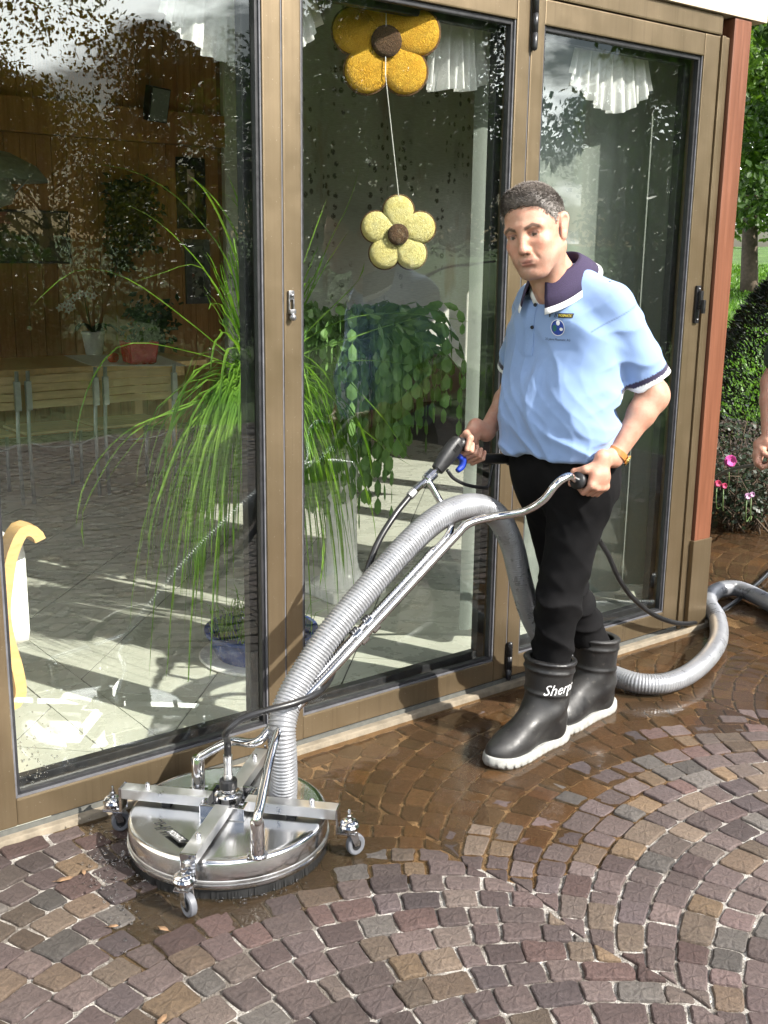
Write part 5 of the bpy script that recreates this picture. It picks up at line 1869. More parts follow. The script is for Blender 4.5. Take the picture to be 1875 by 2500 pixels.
def build_collar(parent):
    cen = np.array((.078, .0, 1.528))
    tilt = np.array(Matrix.Rotation(R(31), 3, 'Y'))
    def ring(r, h, ext, droop):
        out = []
        for k in range(49):
            a = R(24) + (2 * math.pi - R(48)) * k / 48
            fr = max(0, math.cos(a))
            rr_ = r + ext * (1 + .55 * max(0, math.cos(a) - .3))
            p = np.array((math.cos(a) * rr_ * (1.30 if math.cos(a) > 0 else 1.12), math.sin(a) * rr_, h - droop * (1 + .25 * abs(math.sin(a)) + .1 * fr)))
            out.append(Vector(RG.w(tilt @ p + cen)))
        return out
    A = [ring(.066, -.035, 0, 0), ring(.0665, .018, 0, 0), ring(.0695, .024, 0, 0), ring(.073, .020, .003, .002), ring(.076, .012, .018, .018), ring(.078, .006, .030, .036), ring(.079, .004, .037, .046)]
    m1 = MB()
    m1.rings(A[:6], closed=False)
    navy = simple('navy_rib_knit', (.035, .024, .060), .9, var=.2, scale=300, bump=.4, bscale=400)
    white = simple('white_rib_knit', (.80, .80, .80), .9, var=.05, scale=300)
    c = m1.build('collar', navy, parent, 'all', False)
    sol = c.modifiers.new('thickness', 'SOLIDIFY')
    sol.thickness = .0022
    e = MB().rings(A[5:], closed=False).build('collar_edge', white, c, 'all', False)
    so_ = e.modifiers.new('thickness', 'SOLIDIFY')
    so_.thickness = .0024
    # pale inside of the open neck band, two flaps
    for y in (-1, 1):
        pts = [tilt @ np.array(p) + cen for p in ((.074, y * .030, .004), (.092, y * .016, -.020), (.104, y * .004, -.050), (.110, y * .026, -.052), (.100, y * .040, -.022), (.082, y * .048, .0))]
        f = MB().add([Vector(RG.w(p)) for p in pts], [(0, 1, 4, 5), (1, 2, 3, 4)]).build('neck_band', white, c, 'all', False)
        sq = f.modifiers.new('thickness', 'SOLIDIFY')
        sq.thickness = .002
LEGS = (((.01, .085, .87), (.058, .050, .50), (.032, .004, .24)), ((-.01, -.085, .87), (-.105, -.080, .50), (-.262, -.066, .24)))
def build_trousers(parent):
    F = Field()
    F.cap((.014, -.065, .955), (.014, .065, .955), .122, None, .04)
    F.cap((.008, -.065, .88), (.008, .065, .88), .120, None, .05)
    F.ell((-.040, 0, .885), (.092, .135, .105), None, .05)
    for h, k_, b in LEGS:
        h, k_, b = map(np.array, (h, k_, b))
        F.cap(h, k_, .094, .073, .05)
        F.cap(k_, b, .073, .062, .02)
    F.fnp(lambda q: q[:, 2] - 1.03, (0, 0, .9), .6, .01, 'i')
    F.fnp(lambda q: .215 - q[:, 2], (0, 0, .6), 1.2, .01, 'i')
    def disp(q):
        f, l, z = q.T
        def ridge(x): return (1 - np.abs(np.sin(x * .5))) ** 1.7 - .33
        lo = sstep(.62, .50, z) * (.30 + .70 * sstep(.27, .36, z))
        d = -.0120 * lo * ridge(62 * z + 18 * l + 2.4 * np.sin(14 * f + 6 * z) + 1.6 * np.sin(26 * l))
        d += -.0045 * sstep(.50, .62, z) * ridge(30 * z - 40 * f + 2.0 * np.sin(9 * z + 12 * l)) * sstep(.97, .85, z)
        d += -.0060 * ridge(70 * f - 44 * z + 2 * np.sin(30 * l)) * np.exp(-((z - .82) / .08) ** 2)
        d += -.0015 * vnoise(q, 40) - .001 * vnoise(q, 110)
        return d
    F.disp = disp
    V_, Fc = F.mesh(.0050, 1)
    return sdf_object('trousers', RG.w(V_), Fc, M_DENIM, parent)
def build_boot(parent, heel, yaw, shaft_top, side):
    """heel: local position of the heel on the ground; yaw of the foot; shaft_top: local centre of the boot opening"""
    Ry = np.array(Matrix.Rotation(yaw, 3, 'Z'))
    h = np.array(heel, float)
    st = np.array(shaft_top, float)
    def q(x, y, z): return Ry @ np.array((x * 1.10, y * 1.04, z)) + h
    Z0 = .030 + h[2]
    F = Field()
    an = q(.075, 0, .13)
    F.cap(st + np.array((0, 0, .05)), an, .090, .068, .03)
    F.cap(an, q(.065, 0, .06), .064, .053, .03)
    F.cap(q(.055, 0, .065), q(.20, 0, .055), .050, .045, .04)
    F.ell(q(.245, 0, .050), (.096, .056, .050), Ry, .03)
    F.cap(q(.11, 0, .125), q(.235, 0, .070), .052, .040, .04)
    F.fnp(lambda p: (Z0 + .002) - p[:, 2], h, .6, .004, 'i')
    F.fnp(lambda p: p[:, 2] - (st[2] + .10 * (p[:, 0] - st[0]) * 1.0), st, .6, .004, 'i')
    F.cap(st + np.array((0, 0, .10)), st + np.array((0, 0, -.03)), .076, .071, .004, 's')
    def disp(p):
        z = p[:, 2] - .10 * (p[:, 0] - st[0])
        d = 0
        for zz, a in ((st[2] - .007, .0055), (st[2] - .036, .0050), (st[2] - .112, .0048)):
            d = d - a * np.exp(-((z - zz) / .0055) ** 2)
        d = d + .003 * np.sin(70 * p[:, 2] + 30 * p[:, 0]) * np.exp(-((p[:, 2] - .12) / .04) ** 2)
        return d - .0008 * vnoise(p, 60)
    F.disp = disp
    V_, Fc = F.mesh(.0043, 1)
    b = sdf_object('boot', RG.w(V_), Fc, M_BOOT, parent)
    b['label'] = 'left black rubber boot with white lettering' if side > 0 else 'right black rubber boot set behind'
    # sole: outline of the foot, notched edge
    out = []
    prof = [(-.012, 0), (-.008, .028), (.010, .044), (.05, .052), (.11, .050), (.17, .056), (.22, .061), (.27, .058), (.305, .045), (.328, .022), (.335, 0)]
    pts = [(x, y) for x, y in prof] + [(x, -y) for x, y in reversed(prof[1:-1])]
    dense = []
    loop = [Vector((x, y, 0)) for x, y in pts]
    dense = spline(loop, 180, True)
    rings = []
    for zz, gr, notch in ((.0, 1.0, 1), (.010, 1.03, 1), (.016, 1.03, 0), (.030, 1.02, 0), (.036, 1.0, 0), (.036, .90, 0)):
        ring = []
        for i, p in enumerate(dense):
            c = Vector((.16, 0, 0))
            d = (p - c) * gr
            if notch and i % 6 == 0: d *= .95
            spring = .014 * max(0, (c.x + d.x - .24) / .1) ** 2
            ring.append(Vector(RG.w(q(c.x + d.x, d.y, zz * (1 + .25 * max(0, (.06 - c.x - d.x) / .06)) + spring))))
        rings.append(ring)
    MB().rings(rings).build('sole', M_SOLE, b, 'all')
    return b, V_, Fc
def decal(me_pts, faces, cen, xd, yd, bvh, off, name, mat, parent):
    """lay a flat drawing (2-D points) on a surface"""
    cen, xd, yd = Vector(cen), Vector(xd).normalized(), Vector(yd).normalized()
    nrm = xd.cross(yd).normalized()
    vs = []
    for x, y in me_pts:
        p = cen + xd * x + yd * y + nrm * .12
        hit = bvh.ray_cast(p, -nrm, .4)
        vs.append((hit[0] + nrm * off) if hit[0] is not None else cen + xd * x + yd * y + nrm * off)
    return MB().add(vs, faces).build(name, mat, parent, False, False)
def text_mesh(txt, size, shear=0.0, res=2):
    cu = bpy.data.curves.new('lettering', 'FONT')
    cu.body = txt
    cu.size = size
    cu.shear = shear
    cu.resolution_u = res
    cu.align_x = 'LEFT'
    ob = bpy.data.objects.new('lettering', cu)
    COL.objects.link(ob)
    dg = bpy.context.evaluated_depsgraph_get()
    me = bpy.data.meshes.new_from_object(ob.evaluated_get(dg))
    bm = bmesh.new()
    bm.from_mesh(me)
    bmesh.ops.triangulate(bm, faces=bm.faces[:])
    bmesh.ops.subdivide_edges(bm, edges=[e for e in bm.edges if e.calc_length() > size * .35], cuts=1)
    bmesh.ops.triangulate(bm, faces=bm.faces[:])
    bm.verts.index_update()
    pts = [(v.co.x, v.co.y) for v in bm.verts]
    fs = [tuple(v.index for v in f.verts) for f in bm.faces]
    bm.free()
    bpy.data.objects.remove(ob)
    bpy.data.curves.remove(cu)
    bpy.data.meshes.remove(me)
    return pts, fs
def grid_patch(w, h, nx=8, ny=4, shear=0.0):
    pts = [(w * i / nx + shear * h * j / ny, h * j / ny) for j in range(ny + 1) for i in range(nx + 1)]
    fs = [(j * (nx + 1) + i, j * (nx + 1) + i + 1, (j + 1) * (nx + 1) + i + 1, (j + 1) * (nx + 1) + i) for j in range(ny) for i in range(nx)]
    return pts, fs
def disc_patch(r, n=28, rings=5):
    pts, fs = [(0, 0)], []
    for k in range(1, rings + 1):
        for i in range(n): pts.append((r * k / rings * math.cos(2 * math.pi * i / n), r * k / rings * math.sin(2 * math.pi * i / n)))
    for i in range(n): fs.append((0, 1 + i, 1 + (i + 1) % n))
    for k in range(rings - 1):
        for i in range(n): fs.append((1 + k * n + i, 1 + (k + 1) * n + i, 1 + (k + 1) * n + (i + 1) % n, 1 + k * n + (i + 1) % n))
    return pts, fs
def bvh_of(V_, Fc):
    W = RG.w(V_)
    return BVHTree.FromPolygons([tuple(p) for p in W], [tuple(int(i) for i in f) for f in Fc])
def cast_px(bvh, px, py):
    v = ray(px, py).normalized()
    h = bvh.ray_cast(Vector((0, 0, CAM_H)), v, 20)
    return h[0], h[1]

man = thing('person', 'man in light blue polo shirt, black trousers and rubber boots guiding the cleaner', 'person', RG.base)
body = build_body(man)
build_hair(man)
shirt, SV, SF = build_shirt(man)
build_collar(shirt)
build_trousers(man)
bootL, BV, BF = build_boot(man, (-.034, .000, -.014), R(6), (.030, .004, .290), 1)
bootR, _, _ = build_boot(man, (-.355, -.070, -.014), R(6), (-.262, -.066, .285), -1)

M_INK = simple('black_embroidery', (.012, .012, .015), .8)
M_YTHREAD = simple('yellow_embroidery', (.62, .50, .06), .8)
M_WTHREAD = simple('white_embroidery', (.8, .8, .8), .8)
M_BTHREAD = simple('blue_embroidery', (.015, .05, .30), .7, var=.3, scale=120)
sb = bvh_of(SV, SF)
def emblem():
    h, nrm = cast_px(sb, 1362, 800)
    if h is None: return
    yd = Vector((0, 0, 1))
    xd = yd.cross(Vector(nrm)).normalized()
    if xd.x < 0 and abs(xd.x) > .3: xd = -xd
    nn = xd.cross(yd)
    e = disc_patch(.0225)
    g_ = decal([(x, y) for x, y in e[0]], e[1], h, xd, yd, sb, .0016, 'globe_emblem', M_BTHREAD, shirt)
    rim_p, rim_f = [], []
    for i in range(32):
        a = 2 * math.pi * i / 32
        rim_p += [(.0222 * math.cos(a), .0222 * math.sin(a)), (.0240 * math.cos(a), .0240 * math.sin(a))]
    rim_f = [(2 * i, 2 * i + 1, (2 * i + 3) % 64, (2 * i + 2) % 64) for i in range(32)]
    decal(rim_p, rim_f, h, xd, yd, sb, .0018, 'emblem_rim', M_WTHREAD, g_)
    c = disc_patch(1.0, 14, 2)
    decal([(.002 + x * .0065, .014 + y * .0075) for x, y in c[0]], c[1], h, xd, yd, sb, .0022, 'emblem_land', M_WTHREAD, g_)
    decal([(.013 + x * .006, -.004 + y * .005) for x, y in c[0]], c[1], h, xd, yd, sb, .0022, 'emblem_land', M_WTHREAD, g_)
    decal([(-.010 + x * .007, -.002 + y * .010) for x, y in c[0]], c[1], h, xd, yd, sb, .0021, 'emblem_land', simple('green_embroidery', (.02, .12, .10), .8), g_)
    p = grid_patch(.044, .0135)
    bx_ = decal([(.000 + x, .0295 + y) for x, y in p[0]], p[1], h, xd, yd, sb, .0017, 'name_patch', M_INK, shirt)
    t = text_mesh('MOSMATIC', .0105)
    w_ = max(x for x, y in t[0])
    decal([(.003 + x / w_ * .038, .0325 + y) for x, y in t[0]], t[1], h, xd, yd, sb, .0025, 'lettering', M_YTHREAD, bx_)
    for x0 in (-.0125, -.0075):
        p = grid_patch(.0022, .0135, 2, 4, .35)
        decal([(x0 + x, .0295 + y) for x, y in p[0]], p[1], h, xd, yd, sb, .0018, 'stripe_mark', M_INK, shirt)
    for x0, y0, w, hh in ((-.038, .0400, .0085, .0022), (-.027, .0400, .0085, .0022), (-.0315, .0295, .0022, .0125), (-.0285, .0295, .0022, .0125)):
        p = grid_patch(w, hh, 3, 3)
        decal([(x0 + x, y0 + y) for x, y in p[0]], p[1], h, xd, yd, sb, .0018, 'twin_t_mark', M_INK, shirt)
    t = text_mesh('25 Jahre Mosmatic AG', .0095)
    w_ = max(x for x, y in t[0])
    decal([(-.043 + x / w_ * .084, -.038 + y) for x, y in t[0]], t[1], h, xd, yd, sb, .0018, 'lettering', M_INK, shirt)
emblem()
def placket():
    top, n1 = cast_px(sb, 1306, 735)
    bot, n2 = cast_px(sb, 1288, 868)
    if top is None or bot is None: return
    yd = (top - bot).normalized()
    nn = (Vector(n1) + Vector(n2)).normalized()
    xd = yd.cross(nn).normalized()
    L = (top - bot).length
    blue = simple('blue_placket_knit', (.215, .32, .55), .9, var=.05, scale=300)
    p = grid_patch(.034, L, 4, 14)
    pk = decal([(x - .017, y) for x, y in p[0]], p[1], bot, xd, yd, sb, .0022, 'placket', blue, shirt)
    sol = pk.modifiers.new('thickness', 'SOLIDIFY')
    sol.thickness = .002
    for fr in (.52, .92):
        h, n_ = cast_px(sb, 1306 * fr + 1288 * (1 - fr) + 4, 735 * fr + 868 * (1 - fr))
        if h is not None:
            MB().ball(h + Vector(n_) * .004, (.0058, .0058, .0058), 12, 8).build('button', M_INK, pk, 'all')
placket()
def boot_text():
    bb = bvh_of(BV, BF)
    h, nrm = cast_px(bb, 1348, 1686)
    if h is None: return
    yd = Vector((0, 0, 1))
    nn = Vector((nrm.x, nrm.y, 0)).normalized()
    xd = yd.cross(nn).normalized()
    t = text_mesh('Sherpa', .050, .35)
    # wrap round the shaft
    cx = RG.w(np.array((.034, .004, 0)))
    ang0 = math.atan2(h.y - cx[1], h.x - cx[0])
    vs = []
    for x, y in t[0]:
        a = ang0 + (x - .032) / .090
        d = Vector((math.cos(a), math.sin(a), 0))
        p = Vector((cx[0], cx[1], h.z + y - .018 + x * .05)) + d * .3
        hit = bb.ray_cast(p, -d, .4)
        vs.append(hit[0] + d * .0012 if hit[0] is not None else p - d * .215)
    MB().add(vs, t[1]).build('lettering', M_WTHREAD, bootL, False, False)
boot_text()
def watch():
    wr = L_WR + (L_EL - L_WR) * .06
    ax = unit(L_EL - L_WR)
    e1 = unit(np.cross(ax, (0, 1, 0)))
    e2 = np.cross(ax, e1)
    pts = []
    r = thing('wristwatch', 'gold wristwatch on a tan leather strap on the left wrist', 'watch', Vector(RG.w(wr)))
    rings = []
    for k in range(32):
        a = 2 * math.pi * k / 32
        d = e1 * math.cos(a) * .0335 + e2 * math.sin(a) * .0300
        u_ = d / np.linalg.norm(d)
        rings.append([Vector(RG.w(wr + d + ax * x + u_ * y)) for x, y in ((-.009, 0), (.009, 0), (.009, .0028), (-.009, .0028))])
    MB().rings(rings, loop=True).build('strap', simple('tan_leather', (.42, .16, .04), .5, var=.2, scale=60), r, True)
    # dial sits on the outer-back side of the wrist
    best = max(range(32), key=lambda k: (e1 * math.cos(2 * math.pi * k / 32) + e2 * math.sin(2 * math.pi * k / 32)) @ np.array((-.75, .62, .1)))
    a = 2 * math.pi * best / 32
    d = e1 * math.cos(a) * .0335 + e2 * math.sin(a) * .0300
    u_ = unit(d)
    z_ = Vector(RG.M @ u_)
    m = Matrix.Translation(Vector(RG.w(wr + d + u_ * .002))) @ z_.to_track_quat('Z', 'Y').to_matrix().to_4x4()
    gold = simple('polished_gold', (.80, .55, .18), .2, 1.0)
    MB().lathe([(0, 0), (.016, 0), (.0175, .002), (.0175, .006), (.0155, .0085), (.0145, .0080), (0, .0078)], 28, m).build('watch_case', gold, r, True)
    MB().lathe([(0, .0082), (.0140, .0082), (.0138, .0088), (0, .0090)], 24, m).build('dial', simple('cream_dial', (.75, .66, .42), .15), r, True)
    MB().tube([m @ Vector((.0175, 0, .004)), m @ Vector((.021, 0, .004))], .0025, 8).build('crown', gold, r, True)
watch()

# ------------------------------------------------------------------ helper at the right edge of the photo: forearm and hand in view
def helper_person():
    global RG
    hand = on_y(1866, 1128, 4.75)
    keep = RG
    rg = Rig(0, 0, R(30))
    sh_local = np.array((.0, .20, 0.0))
    rg.base = Vector((hand.x, hand.y, 0)) + rg.f * 0 - rg.l * .0
    # right arm is the one in view: put the hand at local (.06, -.26)
    rg.base = Vector((hand.x, hand.y, 0)) - rg.f * .10 + rg.l * .27
    rg.b = np.array(rg.base)
    RG = rg
    hz = hand.z
    r = thing('person', 'second person at the right photo edge, only forearm and hand holding a hose in view', 'person', rg.base)
    T = HeadT((.07, 0, 1.66), 0, R(6), 0, 1.04)
    F = Field()
    head_field(F, T)
    F.cap((.02, 0, 1.50), (.0, 0, 1.40), .062, .08, .03)
    F.cap((0, -.15, 1.41), (0, .15, 1.41), .05, None, .05)
    F.cap((0, 0, 1.38), (0, 0, .95), .10, .10, .05)
    wr, el = np.array((.085, -.262, hz + .085)), np.array((-.01, -.275, hz + .335))
    arms = ((np.array((0, -.185, 1.43)), el, wr, np.array((.10, -.27, hz)), unit((.9, .1, .3)), unit((-.3, 0, .95)), (0, -1, 0)),
            (np.array((0, .185, 1.43)), np.array((-.02, .26, 1.13)), np.array((.10, .22, .92)), np.array((.13, .215, .84)), unit((.95, 0, .2)), unit((-.2, 0, .97)), (0, 1, 0)))
    for sh, e_, w_, c, ax, up, out in arms:
        F.cap(sh, e_, .050, .041, .03)
        F.cap(e_, e_ + (w_ - e_) * .3, .043, .0445, .03)
        F.cap(e_ + (w_ - e_) * .3, w_, .0445, .028, .02)
        F.cap(w_, c + up * .075 + np.array(out) * .03, .028, .026, .02)
        hand_field(F, c, ax, up, out, rg=.014)
    for y in (-1, 1):
        F.cap((0, y * .09, .88), (.01, y * .09, .5), .075, .052, .03)
        F.cap((.01, y * .09, .5), (-.01, y * .09, .1), .052, .036, .03)
    V_, Fc = F.mesh(.0055, 1)
    c = np.tile(rgb(.56, .335, .245), (len(V_), 1))
    sdf_object('body', rg.w(V_), Fc, M_SKIN, r, c)
    H = Field()
    H.ell(T((-.018, 0, .046)), np.array((.101, .081, .088)) * T.s, T.R, .02)
    H.fnp(lambda q: (np.interp(T.inv(q)[:, 0], HX, HZ) - T.inv(q)[:, 2]) * .62, T((0, 0, .05)), .3, .01, 'i')
    H.disp = lambda q: .002 * vnoise(q, 240)
    v, f = H.mesh(.005, 1)
    sdf_object('hair', rg.w(v), f, simple('brown_hair', (.05, .035, .025), .6, var=.4, scale=200), r)
    S = Field()
    S.cap((.02, -.085, 1.34), (.02, .085, 1.34), .122, None, .05)
    S.cap((.02, -.07, 1.12), (.02, .07, 1.12), .132, None, .07)
    S.cap((.01, -.065, .97), (.01, .065, .97), .132, None, .06)
    S.cap((0, -.15, 1.43), (0, .15, 1.43), .06, None, .05)
    for sh, e_ in ((arms[0][0], arms[0][1]), (arms[1][0], arms[1][1])): S.cap(sh, sh + (e_ - sh) * .72, .066, .072, .03)
    S.fnp(lambda q: .93 - q[:, 2], (0, 0, .9), .6, .01, 'i')
    S.disp = lambda q: -.005 * np.sin(34 * q[:, 1] + 12 * q[:, 2] + 3 * np.sin(8 * q[:, 2])) - .002 * vnoise(q, 36)
    v, f = S.mesh(.007, 1)
    sdf_object('shirt', rg.w(v), f, simple('dark_green_cotton', (.03, .05, .035), .9), r)
    L = Field()
    L.cap((0, -.07, .93), (0, .07, .93), .125, None, .05)
    for y in (-1, 1):
        L.cap((0, y * .09, .86), (.01, y * .09, .5), .102, .080, .04)
        L.cap((.01, y * .09, .5), (-.01, y * .09, .11), .080, .074, .02)
    L.fnp(lambda q: .07 - q[:, 2], (0, 0, .5), 1., .01, 'i')
    L.disp = lambda q: -.006 * np.sin(60 * q[:, 2] + 20 * q[:, 1]) * sstep(.6, .3, q[:, 2]) - .002 * vnoise(q, 40)
    v, f = L.mesh(.008, 1)
    sdf_object('trousers', rg.w(v), f, M_DENIM, r)
    for y in (-1, 1):
        B_ = Field()
        B_.cap((-.01, y * .09, .12), (-.01, y * .09, .06), .058, .05, .03)
        B_.cap((-.02, y * .09, .05), (.14, y * .10, .045), .046, .042, .03)
        B_.ell((.17, y * .10, .042), (.07, .048, .042), None, .03)
        B_.fnp(lambda q: .002 - q[:, 2], (0, y * .09, 0), .5, .004, 'i')
        v, f = B_.mesh(.007, 1)
        sdf_object('boot', rg.w(v), f, M_BOOT, r)
    RG = keep
    return hand
HELP_HAND = helper_person()

# =================================================================== THE SURFACE CLEANER
def mat_steel(name, rough, col=(.62, .62, .63), scr=1.0):
    t = NT(name)
    v = t.coord('Object')
    n1 = t.noise(v, 9, 5, .65)
    n2 = t.noise(t.coord('Object', (220, 18, 60), (0, 0, .6)), 1.0, 3)
    n3 = t.noise(v, 55, 3)
    c = t.mix(t.ramp(n1, [(.35, .3), (.65, 0.)]), col, tuple(x * .85 for x in col))
    t.set(Base_Color=c, Metallic=1.0, Roughness=t.ramp(n1, [(.3, rough * .6), (.7, rough * 1.7)]))
    t.bump(t.math('ADD', t.math('MULTIPLY', n2, scr), t.math('MULTIPLY', n1, 1.5)), .05, .004)
    return t.m
M_STEEL = mat_steel('polished_stainless', .11)
M_DECK = mat_steel('deck_stainless', .15, (.66, .66, .66))
M_BRUSHED = mat_steel('brushed_stainless', .36, (.60, .60, .60), 2.0)
M_CHROME = mat_steel('chromed_tube', .06, (.70, .70, .71), .2)
M_BRISTLE = simple('black_bristles', (.008, .008, .008), .6, var=.4, scale=200)
M_BLACKHOSE = simple('black_hose_rubber', (.014, .014, .015), .32, var=.3, scale=30)
M_TYRE = simple('grey_castor_tyre', (.12, .125, .14), .5, var=.1)
M_BLACKPL = simple('black_plastic', (.016, .016, .017), .42, var=.25, scale=60, bump=.15, bscale=300)
M_BLUEPL = simple('blue_plastic', (.01, .035, .30), .4)
M_REDPL = simple('dark_red_plastic', (.14, .008, .01), .4)

DC = Vector((-.412, 2.742, -.006))
DR = .260
cleaner = thing('surface_cleaner', 'round stainless steel surface cleaner with castors on the wet paving', 'surface cleaner', DC)
mD = Matrix.Translation(DC) @ Matrix.Diagonal((1.035, 1.035, 1, 1))
deck = MB().lathe([(0, .1035), (.235, .1035), (.250, .1030), (.2565, .1000), (.2600, .0940), (.2600, .0400), (.2640, .0380), (.2650, .0325), (.2640, .0265), (.2560, .0260), (.2560, .0320), (0, .0330)], 96, mD).build('deck', M_DECK, cleaner, True)
MB().lathe([(.2595, .0490), (.2625, .0480), (.2625, .0430), (.2595, .0420)], 96, mD, False, False).build('clamp_band', M_BRUSHED, deck, True)
def bristles():
    b = MB()
    rr = random.Random(1)
    n = 1700
    for i in range(n):
        a = 2 * math.pi * i / n
        r0, r1 = .264, .264 + rr.uniform(-.004, .006)
        da = rr.uniform(-.008, .008)
        p0 = DC + Vector((r0 * math.cos(a), r0 * math.sin(a), .0270))
        p1 = DC + Vector((r1 * math.cos(a + da), r1 * math.sin(a + da), -.010 + rr.uniform(0, .003)))
        t = Vector((-math.sin(a), math.cos(a), 0)) * .0016
        b.add([p0 - t, p0 + t, p1 + t * .7, p1 - t * .7], [(0, 1, 2, 3)])
    b.build('brush_skirt', M_BRISTLE, cleaner, False, False)['kind'] = 'stuff'
    MB().lathe([(.2485, .030), (.2500, .0285), (.2490, .0000), (.2440, .0000)], 64, mD, False, False).build('brush_core', M_BRISTLE, cleaner, True)
bristles()
d1 = Vector((.985, -.170, 0)).normalized()
d2 = Vector((.190, .980, 0)).normalized()
def arm_frame(d):
    s_ = Vector((0, 0, 1)).cross(d)
    return Matrix(((d.x, s_.x, 0, DC.x), (d.y, s_.y, 0, DC.y), (0, 0, 1, DC.z), (0, 0, 0, 1)))
def castor(d, dist, zt, bolt=True, yaw=0.0):
    c = DC + d * dist
    m = Matrix.Translation(c) @ Matrix.Rotation(math.atan2(d.y, d.x) + yaw, 4, 'Z') @ Matrix.Diagonal((.86, .86, 1, 1))
    k = MB().lathe([(0, zt - .028), (.020, zt - .028), (.029, zt - .022), (.031, zt - .012), (.027, zt - .006), (.029, zt - .002), (.022, zt + .004), (.012, zt + .006), (0, zt + .006)], 24, m).build('castor_head', M_STEEL, cleaner, True)
    MB().lathe([(.0065, zt + .004), (.0065, zt + .010), (.0095, zt + .010), (.0095, zt + .018), (.0055, zt + .018), (.0050, zt + .033), (.0035, zt + .036), (0, zt + .036)], 6, m).build('castor_bolt', M_STEEL, k, True)
    wx, wr = -.022, .0305
    fk = MB()
    for y in (-.017, .017):
        fk.add([m @ Vector(q) for q in ((.012, y, zt - .024), (-.018, y, zt - .024), (wx - .010, y, wr), (wx + .010, y, wr), (.012, y * .82, zt - .024), (-.018, y * .82, zt - .024), (wx - .010, y * .82, wr), (wx + .010, y * .82, wr))],
               [(0, 1, 2, 3), (7, 6, 5, 4), (0, 3, 7, 4), (1, 5, 6, 2), (3, 2, 6, 7), (0, 4, 5, 1)])
    fk.build('castor_fork', M_STEEL, k)
    mw = m @ Matrix.Translation((wx, 0, wr)) @ Matrix.Rotation(math.pi / 2, 4, 'X')
    w = MB().lathe([(.016, -.010), (.026, -.0115), (.0300, -.0085), (.0305, 0), (.0300, .0085), (.026, .0115), (.016, .010)], 28, mw, False, False).build('wheel', M_TYRE, k, True)
    MB().lathe([(0, -.0125), (.006, -.0125), (.0065, -.0085), (.017, -.0080), (.017, .0080), (.0065, .0085), (.006, .0125), (0, .0125)], 20, mw).build('wheel_hub', M_BLACKPL, w, True)
for d, nm in ((d1, 'a'), (d2, 'b')):
    m = arm_frame(d)
    L = .302
    for x0, x1 in ((-L, -.050), (.050, L)):
        MB().box((x0, -.020, .1120), (x1, .020, .1420), m, .003).build('frame_tube', M_BRUSHED, cleaner)
        MB().box((x0 * .55 + x1 * .45, -.012, .1040), (x0 * .45 + x1 * .55, .012, .1118), m).build('frame_spacer', M_BLACKPL, cleaner)
        xe = x0 if x0 < 0 else x1
        sg = -1 if x0 < 0 else 1
        MB().box((xe + sg * .0005, -.020, .070), (xe + sg * .005, .020, .1415), m, .0015).box((xe, -.018, .0685), (xe + sg * .055, .018, .0735), m, .0015).build('castor_bracket', M_STEEL, cleaner)
        for xb in (x0 + .07 if x0 < 0 else x1 - .07,):
            mb = m @ Matrix.Translation((xb, .0, 0))
            MB().lathe([(0, .142), (.0075, .142), (.0075, .1555), (.0060, .157), (.0040, .1565), (0, .152)], 14, mb).build('bolt', M_STEEL, cleaner, True)
for d, s_, yw in ((d1, -1, .5), (d1, 1, -2.4), (d2, -1, -2.2), (d2, 1, .8)):
    lat = Vector((0, 0, 0))
    dd = d * s_
    keep_dc = DC.copy()
    DC = keep_dc + lat
    castor(dd, .335, .102, True, yw)
    DC = keep_dc
# hub box and swivel
hub = MB()
mh = arm_frame(d1)
for lo, hi in (((-.062, -.062), (.062, -.052)), ((-.062, .058), (.062, .068)), ((-.062, -.052), (-.052, .058)), ((.052, -.052), (.062, .058))):
    hub.box((lo[0], lo[1], .1042), (hi[0], hi[1], .1410), mh, .002)
hub.build('hub_frame', M_STEEL, cleaner)
sw = MB().lathe([(0, .104), (.040, .104), (.040, .112), (.028, .116), (.030, .128), (.037, .134), (.037, .150), (.030, .158), (.020, .160), (.020, .166), (0, .166)], 32, mD).build('swivel', M_STEEL, cleaner, True)
kn = [(.0, .166)]
MB().lathe([(0, .1665), (.0225, .1665), (.0235, .169), (.0235, .188), (.022, .191), (.012, .191), (0, .191)], 18, mD).build('coupling_ring', M_BLACKPL, sw)
MB().lathe([(0, .1915), (.0125, .1915), (.0125, .206), (.0105, .208), (.0105, .2400), (.0120, .2420), (.0120, .262), (0, .262)], 20, mD).build('hose_ferrule', M_BRUSHED, sw, True)
# posts and fork
p1, p2 = on_z(485, 1926, .104), on_z(629, 2089, .104)
for p in (p1, p2):
    MB().lathe([(0, .1038), (.026, .1038), (.026, .108), (.0185, .109), (.0180, .198), (.0150, .204), (0, .2045)], 24, Matrix.Translation((p.x, p.y, 0))).build('fork_post', M_CHROME, cleaner, True)
sh0, sh1 = on_o(672, 1775, .415), on_o(1118, 1292, .430)
axis = (sh1 - sh0).normalized()
sidev = axis.cross(Vector((0, 0, 1))).normalized()
if sidev.dot(N) < 0: sidev = -sidev
def tube_path(ctrl, r, n, name, mat, parent, seg=14):
    return MB().tube(spline(ctrl, n), r, seg).build(name, mat, parent, 'all')
off = .0145
top1 = Vector((p1.x, p1.y, .190))
top2 = Vector((p2.x, p2.y, .190))
near0, near1 = sh0 + sidev * off, sh1 + sidev * off
far0, far1 = sh0 - sidev * off + axis * .0, sh1 - sidev * off
gl = Vector(RG.w(GL_C))
glax = Vector(RG.M @ GL_AX)
grip_front = gl + glax * .062
